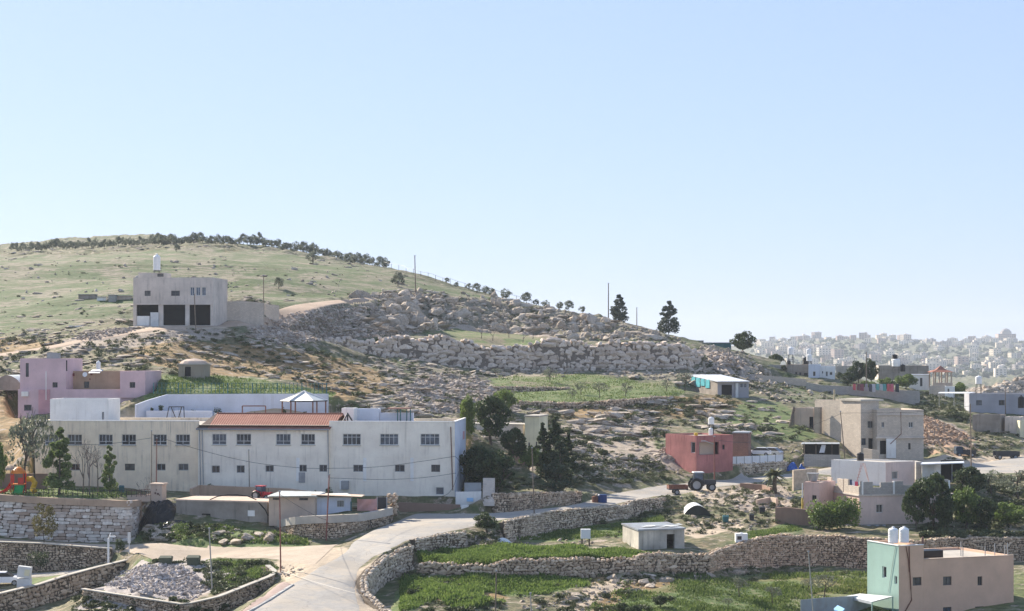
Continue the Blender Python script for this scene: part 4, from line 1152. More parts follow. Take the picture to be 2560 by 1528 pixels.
for (u, v, h, lab) in [(995,715,36,"round olive tree on a stem alone on the green hillside"),(442,630,18,"dark round bush standing out on the upper hillside"),(697,722,26,"grey sparse tree near the pole right of the hilltop house"),
    (782,660,30,"tall thin grey tree below the crest row")]:
    p = at(u, v); plant(OLIVES[int(u) % 5], p, h / F * p[1] / 3.2, lab, "tree")
# field trees: thin, half bare
THIN = [tree_proto("almond_tree", 640 + k, 1.5, 1.7, 1.1, 12, 44, 0.11, M_OLIVE, trunk_r=0.11, limbs=3, squash=0.6) for k in range(4)]
BARE = [tree_proto("bare_tree", 660 + k, 1.5, 2.5, 1.3, 0, 0, 0.1, M_OLIVE, trunk_r=0.15, limbs=5, leafy=False, twig=M_TWIG) for k in range(3)]
for (u, v, h, lab) in [(1240,945,24,"dark shrub tree at the left end of the upper green terrace"),(1374,956,38,"grey leaved almond tree at the rock edge of the upper green terrace"),(1453,987,32,"grey almond tree mid terrace with a dark trunk"),
    (1430,998,26,"small thin almond by the low dark wall"),(1500,995,38,"spreading almond tree on the middle green terrace"),(1563,992,34,"bushy almond right of the spreading one"),(1666,980,30,"thin almond near the turquoise shed"),
    (1712,978,46,"dense grey tree against the turquoise shed's left side"),(1277,998,22,"dark stump of a tree above the terrace wall"),(1238,1004,18,"dark pruned stump left of the terrace wall")]:
    p = at(u, v); plant(THIN[int(u) % 4], p, h / F * p[1] / 2.9, lab, "tree")
for (u, v, lab) in [(1203,846,"leftmost bare sapling on the ridge's green patch"),(1232,852,"short bare stump on the ridge's green patch"),(1273,845,"middle bare sapling on the ridge's green patch"),
    (1307,857,"forked bare tree on the ridge's green patch"),(1332,848,"rightmost bare sapling on the ridge's green patch")]:
    p = at(u, v); plant(BARE[int(u) % 3], p, 0.62, lab, "bare tree")
for (u, v, h, lab) in [(1848,1493,46,"small grey olive casting a clear shadow in the lower right field"),(1932,1512,42,"grey olive right of the shadow-casting one in the lower field"),(2060,1500,58,"wide grey olive left of the mint house"),
    (1820,1522,24,"low grey shrub tree at the bottom edge in the lower right field"),(2020,1480,30,"half hidden olive behind the leaning pole by the mint house")]:
    p = at(u, v); plant(THIN[int(u) % 4], p, h / F * p[1] / 2.7, lab, "olive tree")
M_PINE = M_leaf("skyline_pine_leaf", (0.045, 0.065, 0.045), (0.11, 0.14, 0.09))
PINES = [tree_proto("pine_tree", 680 + k, 2.3, 6.2, 0.6, 70, 60, 0.2, M_PINE, conical=0.7, squash=0.55, trunk_r=0.18) for k in range(3)]
for (u, v, d, h, w, lab) in [(1548,806,432,76,1.35,"loose topped pine beside the tall skyline pole"),(1672,838,432,86,1.2,"lone pine at the right end of the rocky ridge")]:
    p = on(u, d); s_ = h / F * d / 7.0; plant(PINES[int(u) % 3], p, s_ * 1.05, lab, "pine tree", sz=s_)
GREENS = [tree_proto("leafy_tree", 700 + k, 2.3, 2.8, 1.0, 34, 110, 0.17, M_GREENLEAF, trunk_r=0.2) for k in range(3)]
DARKS = [tree_proto("evergreen_tree", 720 + k, 2.4, 3.4, 1.4, 36, 120, 0.18, M_DARKLEAF, trunk_r=0.22) for k in range(3)]
for (u, d, h, w, pr, lab) in [(1857,432,56,1.15,DARKS,"big round dark tree at the right end of the skyline"),(1940,440,40,1.2,DARKS,"dark bushy tree behind the grey compound houses"),(1905,450,30,1.1,DARKS,"smaller dark tree left of the white roof tanks"),
    (2145,395,58,0.8,DARKS,"dark conical tree left of the thin pole in the right hand village"),(2178,393,66,0.6,DARKS,"tall narrow dark tree right of the thin pole in the right hand village"),(2172,385,30,1.2,GREENS,"light green bush under the narrow dark tree"),
    (2120,388,36,1.2,DARKS,"dark bush beside the white village house"),(2215,388,34,1.3,GREENS,"green tree above the hanging laundry"),(2265,392,38,1.2,GREENS,"broad green tree left of the tiled pavilion"),(2400,420,32,1.0,GREENS,"round green tree right of the tiled pavilion"),
    (2098,405,20,0.8,DARKS,"little dark conifer behind the white village house"),(1960,400,16,1.0,DARKS,"dark bush behind the roof of the grey compound")]:
    p = on(u, d); s_ = h / F * d / (5.2 if pr is DARKS else 4.2); plant(pr[int(u) % 3], p, s_ * w, lab, "tree", sz=s_)
# the dark grove right of the school
def plant_uv(pr, u, v, d, h, w, lab, base=None, cat="tree"):
    p = on(u, d); hh = h / F * d; s_ = hh / base; return plant(pr, p, s_ * w, lab, cat, sz=s_)
CYP = [tree_proto("cypress_tree", 740, 1.7, 8.5, 0.5, 60, 110, 0.19, M_DARKLEAF, conical=0.85, squash=1.0, trunk_r=0.25),
       tree_proto("pine_tree", 741, 2.2, 7.4, 0.7, 60, 110, 0.17, M_leaf("pine_leaf", (0.035, 0.055, 0.03), (0.085, 0.115, 0.06)), conical=0.7, squash=0.8, trunk_r=0.2)]
plant_uv(CYP[0], 1390, 1190, 236, 150, 1.35, "tall dark cypress with the highest tip in the grove right of the school", 9.0, "cypress tree")
plant_uv(CYP[0], 1358, 1190, 237, 122, 1.25, "dark cypress left of the tallest one, beside the yellow house", 9.0, "cypress tree")
plant_uv(CYP[0], 1420, 1190, 238, 105, 1.2, "dark cypress right of the tallest one", 9.0, "cypress tree")
plant_uv(CYP[1], 1400, 1222, 222, 126, 1.25, "grey green pine in front of the tall cypress", 8.1, "pine tree")
for (u, d, h, w, pr, lab) in [(1195,221,118,.85,DARKS,"dark evergreen touching the school's right wall"),(1240,219,108,.95,DARKS,"broad dark evergreen second from the school's right wall"),(1228,229,122,.85,DARKS,"tall shaded evergreen behind the two by the school"),
    (1285,226,88,.8,DARKS,"lower dark evergreen with brown twigs near the garden path"),(1168,236,112,0.4,GREENS,"yellow green tree top rising over the school's right roof corner"),(1262,285,58,0.9,GREENS,"small green tree on the slope above the yellow house"),
    (1322,226,60,0.8,GREENS,"thin green garden tree beside the lamp pole")]:
    plant_uv(pr[int(u) % 3], u, 0, d, h, w, lab, 5.2 if pr is DARKS else 4.2)
# trees round the playground
plant_uv(THIN[3], 58, 0, 209, 178, 0.62, "tall dark tree at the school's left corner over the playground", 3.1)
plant_uv(THIN[0], 88, 0, 213, 200, 0.45, "high olive green treetop behind the playground tree", 3.1)
plant_uv(GREENS[0], -10, 0, 206, 140, 0.35, "green tree cut by the left edge beside the playground", 4.2)
POP = tree_proto("poplar_tree", 760, 1.25, 5.6, 0.9, 46, 130, 0.13, M_leaf("poplar_leaf", (0.12, 0.17, 0.05), (0.27, 0.33, 0.12), 0.4), conical=0.65, squash=1.0, trunk_r=0.1)
plant_uv(POP, 148, 0, 206, 165, 1.25, "bright green pointed tree in front of the school's left windows", 6.4)
plant_uv(POP, 274, 0, 208, 118, 0.95, "thin green young tree before the school's third upper window", 6.4)
for (u, d, h, lab) in [(225,207,120,"leafless reddish tree left in the playground row"),(207,209,110,"leafless sapling behind the left bare tree"),(247,209,105,"leafless tree right of the left bare one"),(362,206,100,"leafless tree by the playground railing post")]:
    plant_uv(BARE[int(u) % 3], u, 0, d, h, 0.55, lab, 4.0, "bare tree")
plant_uv(tree_proto("shrub_tree", 770, 1.6, 2.6, 0.9, 20, 55, 0.12, M_YELLEAF, trunk_r=0.06, limbs=3), 112, 0, 193.6, 108, 0.75, "yellowish sparse tree before the white block wall", 3.8)
# right-hand gardens
plant_uv(DARKS[1], 2335, 0, 211, 140, .78, "dark grey green tree covering the right of the crenellated house", 5.2)
plant_uv(DARKS[2], 2290, 0, 210.5, 112, .65, "dark tree left of the bigger one before the crenellated house", 5.2)
plant_uv(DARKS[0], 2362, 0, 209.5, 85, .6, "low dark tree under the crenellated house's corner", 5.2)
plant_uv(GREENS[1], 2415, 0, 214, 100, .75, "green leafy tree right of the crenellated house", 4.2)
plant_uv(DARKS[1], 2465, 0, 213, 82, .8, "dark green round tree nearest the right edge garden", 5.2)
plant_uv(GREENS[0], 2520, 0, 216, 60, 1.2, "yellow green bush at the right edge of the gardens", 4.2)
plant_uv(DARKS[2], 2420, 0, 232, 80, 1.15, "brownish bare topped tree beside the carport", 5.2)
plant_uv(THIN[1], 2480, 0, 236, 62, 1.5, "twiggy brown tree above the right terraces", 2.9)
plant_uv(THIN[2], 2545, 0, 232, 80, 1.3, "brown twiggy tree cut by the right edge", 2.9)
plant_uv(DARKS[0], 1218, 0, 195, 50, 1.5, "dark bush filling the collapsed gap of the road wall", 5.2, "bush")
for i_, (u, d, h) in enumerate([(1650,170,30),(1585,163,36),(1555,166,30),(1690,162.5,18)]):
    plant_uv(DARKS[i_ % 3], u, 0, d, h, 1.3, ["low dark bush at the bottom edge of the lower field","widest dark bush at the bottom edge of the lower field","dark bush left of the widest one at the bottom edge","smallest dark bush at the bottom edge of the lower field"][i_], 5.2, "bush")
# palm
def palm():
    root = empty("palm_tree", (0, 0, 0)); r = np.random.default_rng(9)
    mb = MB(); mb.tube([(0,0,-0.3),(0.05,0,1.2),(0,0.05,2.3)], [0.32, 0.27, 0.25], 9, 0); mb.build("trunk", M_BARK, root)
    mb = MB()
    for k in range(46):
        a = r.uniform(0, 6.28); e = r.uniform(-0.7, 1.35); L = r.uniform(1.4, 2.1); pts = []
        d = np.array((math.cos(a) * math.cos(e), math.sin(a) * math.cos(e), math.sin(e))); side = np.array((-math.sin(a), math.cos(a), 0)); tt = r.uniform(0.1, 0.9)
        for q in range(6):
            f = q / 5; pts.append(np.array((0, 0, 2.4)) + d * L * f + np.array((0, 0, -0.9 * f * f)))
        for q in range(5):
            w0 = 0.28 * math.sin(math.pi * (q / 5 * 0.9 + 0.08)) + 0.02; w1 = 0.28 * math.sin(math.pi * ((q+1) / 5 * 0.9 + 0.08)) + 0.02
            for g in (-1, 1):
                mb.poly([pts[q], pts[q] + side * g * w0 - np.array((0,0,w0*0.4)), pts[q+1] + side * g * w1 - np.array((0,0,w1*0.4)), pts[q+1]], 0, tt)
    mb.build("fronds", M_PALM, root)
    return root
p = on(1937, 236); plant(palm(), p, 0.95, "bushy palm with drooping dry fronds below the road, left of the pink hut", "palm tree")

# ------------------------------------------------------------------ shrubs
def shrub_mesh(seed, per):
    r = np.random.default_rng(seed); mb = MB()
    bl = [(r.normal(0, 0.35), r.normal(0, 0.35), 0.25 + r.uniform(0, 0.2), 0.42, 0.42, 0.33) for k in range(5)]
    leaves(mb, bl, per, 0.14, r); return mb
SHR = [shrub_mesh(800 + k, 22) for k in range(6)]
SHRV = []
for m in SHR:
    SHRV.append((np.concatenate([c[0] for c in m.ch]), np.concatenate([c[1] for c in m.ch])))
SHRUB_ZONES = [
 ([(-40,850),(560,820),(640,830),(800,880),(990,900),(1000,1000),(830,985),(720,950),(360,935),(-40,1000)], 620, 0.4, 1.3),
 ([(-40,600),(560,600),(930,670),(1330,770),(1000,725),(560,800),(330,830),(-40,870)], 230, 0.3, 1.0),
 ([(1000,900),(1230,930),(1280,1000),(1310,1060),(1400,1110),(1230,1110),(1160,1050),(830,1020),(960,985)], 220, 0.4, 1.3),
 ([(1300,1015),(1680,1000),(1900,985),(2060,1100),(1930,1110),(1680,1060),(1640,1180),(1420,1150),(1340,1060)], 620, 0.35, 1.4),
 ([(1400,1130),(1660,1160),(1680,1205),(1420,1215)], 260, 0.4, 1.0),
 ([(870,735),(1000,722),(1250,745),(1650,832),(1720,858),(1500,850),(1130,822),(860,832)], 300, 0.4, 1.2),
 ([(1740,880),(1960,960),(2120,1000),(1960,1010),(1760,935)], 200, 0.4, 1.3),
 ([(350,1312),(560,1318),(760,1350),(740,1368),(420,1366),(360,1345)], 280, 0.3, 1.1),
 ([(330,1398),(640,1398),(690,1420),(650,1475),(540,1490),(520,1440),(430,1425),(340,1420)], 420, 0.3, 1.0),
 ([(205,1480),(560,1515),(560,1560),(150,1560)], 260, 0.3, 0.9),
 ([(1660,1240),(1960,1200),(2060,1290),(1880,1330),(1500,1345),(1500,1300)], 520, 0.3, 1.0),
 ([(1165,1335),(1280,1310),(1300,1370),(1170,1372)], 120, 0.3, 0.8),
 ([(1000,1430),(1500,1440),(1900,1420),(2130,1425),(2130,1440),(1500,1470),(1000,1470)], 260, 0.25, 0.8),
 ([(1000,1480),(1500,1480),(1700,1500),(1700,1560),(1000,1560)], 220, 0.25, 0.9),
 ([(2290,1110),(2560,1060),(2560,1130),(2440,1150),(2310,1150)], 160, 0.3, 1.0),
 ([(2300,1190),(2560,1190),(2560,1360),(2300,1345)], 420, 0.4, 1.4),
 ([(1180,1195),(1450,1195),(1450,1230),(1180,1235)], 120, 0.3, 0.9),
 ([(2240,985),(2420,985),(2420,1060),(2300,1045)], 200, 0.5, 1.6),
 ([(2040,960),(2200,970),(2300,985),(2060,985)], 40, 0.4, 1.1),
]
SX = []; SS = []
rs = np.random.default_rng(77)
for poly, n, lo, hi in SHRUB_ZONES:
    x, y, z = scatter(poly, n, rs); lu = in_zone(x, y, LUSH); keep = rs.uniform(0, 1, len(x)) > lu * 0.75
    x, y, z = x[keep], y[keep], z[keep]; SX.append(np.stack((x, y, z), 1)); SS.append(sizes(len(x), rs, lo, hi, 1.6))
SX = np.concatenate(SX); SS = np.concatenate(SS)
order = np.argsort(-SS / SX[:, 1]); sbig, srest = order[:200], order[200:]
mb = MB(); s3 = np.stack((SS[srest] * rs.uniform(.8, 1.3, len(srest)), SS[srest] * rs.uniform(.8, 1.2, len(srest)), SS[srest] * rs.uniform(.6, 1.0, len(srest))), 1) * 0.8
place_many(mb, SHRV, SX[srest], s3, rs, 0.05)
tag(mb.build("low_scrub", M_SHRUB), kind='stuff')
sm = [shrub_mesh(850 + k, 60).build("shrub", M_SHRUB) for k in range(6)]
for j, i in enumerate(sbig):
    o = sm[j % 6] if j < 6 else sm[j % 6].copy()
    if j >= 6: COL.objects.link(o)
    p = SX[i]; s_ = SS[i] * 0.85
    o.location = tuple(float(q) for q in p); o.rotation_euler = (0, 0, random.uniform(0, 6.28)); o.scale = (s_ * random.uniform(.9, 1.3), s_ * random.uniform(.9, 1.3), s_ * random.uniform(.7, 1.0))
    zn, g = zone_name(p); LAB['shrub'].append((o, p)); tag(o, None, "shrub", "cushion shrubs " + zn)

# ------------------------------------------------------------------ grass
def grass(name, label_unused, polys, h, w, seed, lean=0.25):
    r = np.random.default_rng(seed); mb = MB()
    for poly, n in polys:
        x, y, z = scatter(poly, n, r)
        lu = in_zone(x, y, LUSH); pt = fbm(x, y, 3.5, 4, 71); k = r.uniform(0, 1, len(x)) < np.clip(lu * 1.3 - 0.15 + pt * 1.6, 0, 1); x, y, z = x[k], y[k], z[k]
        n_ = len(x); hh = h * r.uniform(0.5, 1.2, n_) * np.clip(1 + 1.3 * pt[k], .45, 1.7); a = r.uniform(0, np.pi, n_); ww = w * r.uniform(0.6, 1.3, n_)
        b = np.stack((x, y, z - 0.05), 1); dx = np.stack((np.cos(a) * ww, np.sin(a) * ww, 0 * a), 1)
        top = b + np.stack((r.normal(0, lean, n_) * hh, r.normal(0, lean, n_) * hh, hh), 1)
        Vv = np.stack((b - dx, b + dx, top + dx * 0.4, top - dx * 0.4), 1).reshape(-1, 3)
        mb.add(Vv, np.arange(4 * n_).reshape(n_, 4), 0, np.repeat(r.uniform(0, 1, n_), 4))
    tag(mb.build(name, M_GRASS if 'wheat' in name else M_GRASS2), kind='stuff')
grass("wheat_grass", "", [([(1040,1375),(1180,1366),(1400,1360),(1490,1375),(1640,1380),(1640,1396),(1400,1402),(1200,1414),(1050,1414)], 30000),([(1000,1440),(1480,1443),(1475,1475),(1300,1500),(1000,1560)], 30000)], 0.36, 0.085, 51)
grass("meadow_grass", "", [([(1560,1440),(2130,1430),(2215,1425),(2230,1540),(1450,1540)], 28000),
   ([(1290,1350),(1400,1328),(1600,1300),(1660,1290),(1660,1310),(1600,1335),(1400,1352)], 7000),([(1850,1335),(1980,1305),(2010,1325),(1860,1350)], 3000),
   ([(360,940),(540,940),(720,958),(840,985),(830,995),(360,990)], 5000),([(1200,962),(1250,940),(1400,932),(1720,955),(1740,975),(1680,992),(1400,1007),(1270,1006)], 7000),
   ([(320,1310),(640,1318),(790,1355),(760,1372),(330,1370)], 7000),([(320,1396),(640,1398),(700,1420),(650,1470),(430,1440)], 7000),([(0,1215),(340,1215),(340,1245),(0,1245)], 2500)], 0.22, 0.09, 52)
# ------------------------------------------------------------------ building materials
M_SCHOOL = M_plaster("school_plaster", (0.92, 0.755, 0.56), (0.30, 0.25, 0.20), 0.8, patch=0.1)
M_SCHOOLR = M_plaster("school_white", (0.93, 0.84, 0.71), (0.36, 0.31, 0.26), 0.6, patch=0.08)
M_WHITE = M_plaster("white_paint", (0.88, 0.86, 0.81), (0.4, 0.36, 0.3), 0.35, patch=0.05)
M_BLUEWHITE = M_plaster("bluish_white_paint", (0.66, 0.70, 0.78), (0.4, 0.4, 0.4), 0.35, patch=0.06)
M_PINK = M_plaster("lilac_paint", (0.68, 0.49, 0.51), (0.36, 0.25, 0.3), 0.3, patch=0.08)
M_PINK2 = M_plaster("rose_paint", (0.66, 0.36, 0.38), (0.36, 0.2, 0.22), 0.3)
M_MURAL = M_plaster("mural_tan", (0.46, 0.32, 0.22), (0.2, 0.1, 0.08), 0.5)
M_CONC = M_plaster("raw_concrete", (0.66, 0.58, 0.50), (0.16, 0.14, 0.12), 0.6)
M_CONC2 = M_block("concrete_block", (0.62, 0.53, 0.43), (0.48, 0.42, 0.35))
M_CONC3 = M_block("grey_block", (0.44, 0.41, 0.37), (0.34, 0.32, 0.3))
M_ROOF = M_plaster("roof_screed", (0.46, 0.42, 0.36), (0.2, 0.17, 0.14), 0.4, False)
M_RED = M_plaster("red_paint", (0.46, 0.19, 0.175), (0.18, 0.05, 0.05), 0.8, patch=0.2)
M_REDB = M_block("red_brown_block", (0.27, 0.15, 0.12), (0.2, 0.12, 0.1))
M_MINT = M_plaster("mint_paint", (0.35, 0.50, 0.43), (0.3, 0.45, 0.4), 0.4, patch=0.06)
M_BROWN = M_plaster("brown_render", (0.72, 0.475, 0.335), (0.45, 0.3, 0.22), 0.25, patch=0.06)
M_MAUVE = M_plaster("mauve_render_and_shade", (0.74, 0.59, 0.52), (0.28, 0.23, 0.22), 0.4)
M_SALMON = M_plaster("salmon_render", (0.72, 0.50, 0.42), (0.4, 0.26, 0.2), 0.4)
M_TAN = M_plaster("tan_plaster", (0.60, 0.47, 0.37), (0.26, 0.2, 0.16), 0.5)
M_YELW = M_plaster("cream_paint", (0.78, 0.72, 0.50), (0.4, 0.36, 0.25), 0.3)
M_GREYBLUE = M_plaster("grey_blue_render", (0.40, 0.40, 0.43), (0.2, 0.2, 0.21), 0.3)
M_GREYW = M_plaster("dull_grey_render", (0.33, 0.29, 0.245), (0.12, 0.11, 0.10), 0.8, patch=0.25)
M_BROWNW = M_plaster("brown_low_wall", (0.30, 0.20, 0.15), (0.18, 0.12, 0.1), 0.5)
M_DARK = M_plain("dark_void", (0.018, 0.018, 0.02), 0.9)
M_PANE = M_glass("window_pane", (0.022, 0.024, 0.028))
M_PANE3 = M_glass('curtained_pane', (0.06, 0.06, 0.057), 0.3); M_PANE4 = M_glass('sky_pane', (0.05, 0.06, 0.075), 0.08)
M_PANE2 = M_glass("bright_pane", (0.05, 0.07, 0.10))
M_FRAME = M_plain("pale_frame", (0.62, 0.62, 0.60), 0.5)
M_FRAMED = M_plain("dark_frame", (0.10, 0.095, 0.09), 0.5)
M_METAL = M_plain("grey_metal", (0.32, 0.33, 0.34), 0.5, 0.4)
M_DKMETAL = M_plain("dark_metal", (0.045, 0.045, 0.05), 0.55, 0.2)
M_BLACKP = M_plain("black_plastic", (0.012, 0.012, 0.013), 0.35)
M_WPLAST = M_plain("white_tank_plastic", (0.80, 0.80, 0.78), 0.4, var=0.05)
M_RUST = M_plain("rusty_steel", (0.17, 0.075, 0.05), 0.8, var=0.35, scale=5)
M_WOOD = M_plain("weathered_wood", (0.19, 0.15, 0.115), 0.9, var=0.3, scale=5)
M_SHEETW = M_corr("white_sheet", (0.62, 0.66, 0.64), (0.45, 0.42, 0.36))
M_SHEETG = M_corr("grey_sheet", (0.34, 0.37, 0.39), (0.25, 0.22, 0.2))
M_SHEETWH = M_corr("bright_sheet", (0.78, 0.80, 0.82), (0.66, 0.66, 0.66), rough=0.3)
M_TEAL = M_plain("teal_tarp", (0.09, 0.42, 0.46), 0.6, var=0.25)
M_TEALD = M_plain("dark_teal_sheet", (0.035, 0.13, 0.14), 0.6)
M_BLUE = M_plain("blue_tarp", (0.03, 0.12, 0.42), 0.5, var=0.3)
M_TARPW = M_plain("white_tarp", (0.66, 0.68, 0.66), 0.5, var=0.12)
t = NT("clay_tiles"); co = t.coord()
w = t.n("ShaderNodeTexWave"); w.bands_direction = 'X'; w.inputs["Scale"].default_value = 0.314 / 0.28; t.l(co, w.inputs["Vector"])
w2 = t.n("ShaderNodeTexWave"); w2.bands_direction = 'Y'; w2.inputs["Scale"].default_value = 0.314 / 0.33; t.l(co, w2.inputs["Vector"])
n_ = t.noise(co, 1.2, 5); n2_ = t.noise(co, 9.0, 3)
col = t.ramp(n_, [(0.3, (0.31, 0.13, 0.09)), (0.7, (0.41, 0.20, 0.145))])
col = t.mix(t.ramp(n2_, [(0.45, 0), (0.7, 0.35)]), col, (0.25, 0.09, 0.06))
col = t.mix(t.ramp(w.outputs["Fac"], [(0.0, 0.45), (0.5, 0.0)]), col, (0.2, 0.075, 0.05))
t.base(col); t.bump(t.math('ADD', w.outputs["Fac"], w2.outputs["Fac"]), 0.05); M_TILE = t.m

def rel(z): return z + CZ
def W(u, d): return np.array((X(u, d), d))
def rect(L, R, depth):
    a, b = W(*L), W(*R); t_ = (b - a) / np.linalg.norm(b - a); n = np.array((-t_[1], t_[0]))
    return [a, b, b + n * depth, a + n * depth]
def corner(L, C, R):
    l, c, r_ = W(*L), W(*C), W(*R); return [l, c, r_, r_ + l - c]
def face_hit(a, b, u, v):
    k = (u - 1280) / F
    # a + t(b-a) = (k d, d)
    ex, ey = b - a
    den = ex - k * ey
    t_ = (k * a[1] - a[0]) / den
    d = a[1] + t_ * ey
    return t_ * np.linalg.norm(b - a), CZ + (HOR - v) * d / F
def window_part(root, M, s0, s1, z0, z1, kind, depth):
    """M maps (along, out, up) of the face to the root frame"""
    fr = M_FRAME; mb = MB(); w, h = s1 - s0, z1 - z0; f = min(0.07, w * 0.12); y0, y1 = -depth + 0.02, -depth + 0.09
    def bar(a, b, c, d, yo=0.0): mb.add(M([(a, y0 + yo, c), (b, y0 + yo, c), (b, y1 + yo, c), (a, y1 + yo, c), (a, y0 + yo, d), (b, y0 + yo, d), (b, y1 + yo, d), (a, y1 + yo, d)]), [(0,3,2,1),(4,5,6,7),(0,1,5,4),(1,2,6,5),(2,3,7,6),(3,0,4,7)])
    if kind in ('hole',): return
    if kind.startswith('door'):
        mats = {'door': M_DKMETAL, 'doorb': M_DARK, 'doorw': M_FRAME, 'doorg': M_METAL}
        mb.add(M([(s0, -depth, z0), (s1, -depth, z0), (s1, -depth, z1), (s0, -depth, z1)]), [(0,1,2,3)])
        bar(s0, s0 + f, z0, z1); bar(s1 - f, s1, z0, z1); bar(s0 + f, s1 - f, z1 - f, z1)
        mb.build("door", mats.get(kind, M_DKMETAL), root); return
    bar(s0, s0 + f, z0, z1); bar(s1 - f, s1, z0, z1); bar(s0 + f, s1 - f, z1 - f, z1); bar(s0 + f, s1 - f, z0, z0 + f)
    g = f * 0.8
    if kind == 'school':
        zt = z0 + h * 0.34; bar(s0 + f, s1 - f, zt - g/2, zt + g/2); sm = (s0 + s1) / 2; bar(sm - g/2, sm + g/2, z0 + f, z1 - f, 0.002)
        for q in (0.25, 0.75): bar(s0 + w*q - g*0.3, s0 + w*q + g*0.3, zt + g/2, z1 - f, 0.004)
    elif kind == 'big':
        zt = z1 - h * 0.3; bar(s0 + f, s1 - f, zt - g/2, zt + g/2)
        for q in (0.26, 0.5, 0.74): bar(s0 + w*q - g/2, s0 + w*q + g/2, z0 + f, z1 - f, 0.002)
    elif kind == 'grid':
        for q in (0.2, 0.4, 0.6, 0.8): bar(s0 + w*q - g*0.3, s0 + w*q + g*0.3, z0 + f, z1 - f)
    elif kind == 'one': pass
    else:
        sm = (s0 + s1) / 2; bar(sm - g/2, sm + g/2, z0 + f, z1 - f, 0.002)
    if kind == 'dark': fr = M_FRAMED
    if kind == 'small': fr = M_FRAMED if random.random() < 0.3 else M_METAL
    wn_ = mb.build("window", fr, root)
    m2 = MB(); m2.add(M([(s0, -depth + 0.03, z0), (s1, -depth + 0.03, z0), (s1, -depth + 0.03, z1), (s0, -depth + 0.03, z1)]), [(0,1,2,3)])
    m2.build("pane", M_PANE2 if kind == 'blue' else random.choice((M_PANE, M_PANE, M_PANE3, M_PANE4)), wn_)
    if kind in ('school', 'big') and True:    # sill
        m3 = MB(); 
        m3.add(M([(s0-.06, -.02, z0-.09), (s1+.06, -.02, z0-.09), (s1+.06, .1, z0-.09), (s0-.06, .1, z0-.09), (s0-.06, -.02, z0-.012), (s1+.06, -.02, z0-.012), (s1+.06, .1, z0-.012), (s0-.06, .1, z0-.012)]), [(0,3,2,1),(4,5,6,7),(0,1,5,4),(1,2,6,5),(2,3,7,6),(3,0,4,7)])
        m3.build("sill", M_CAP, wn_)
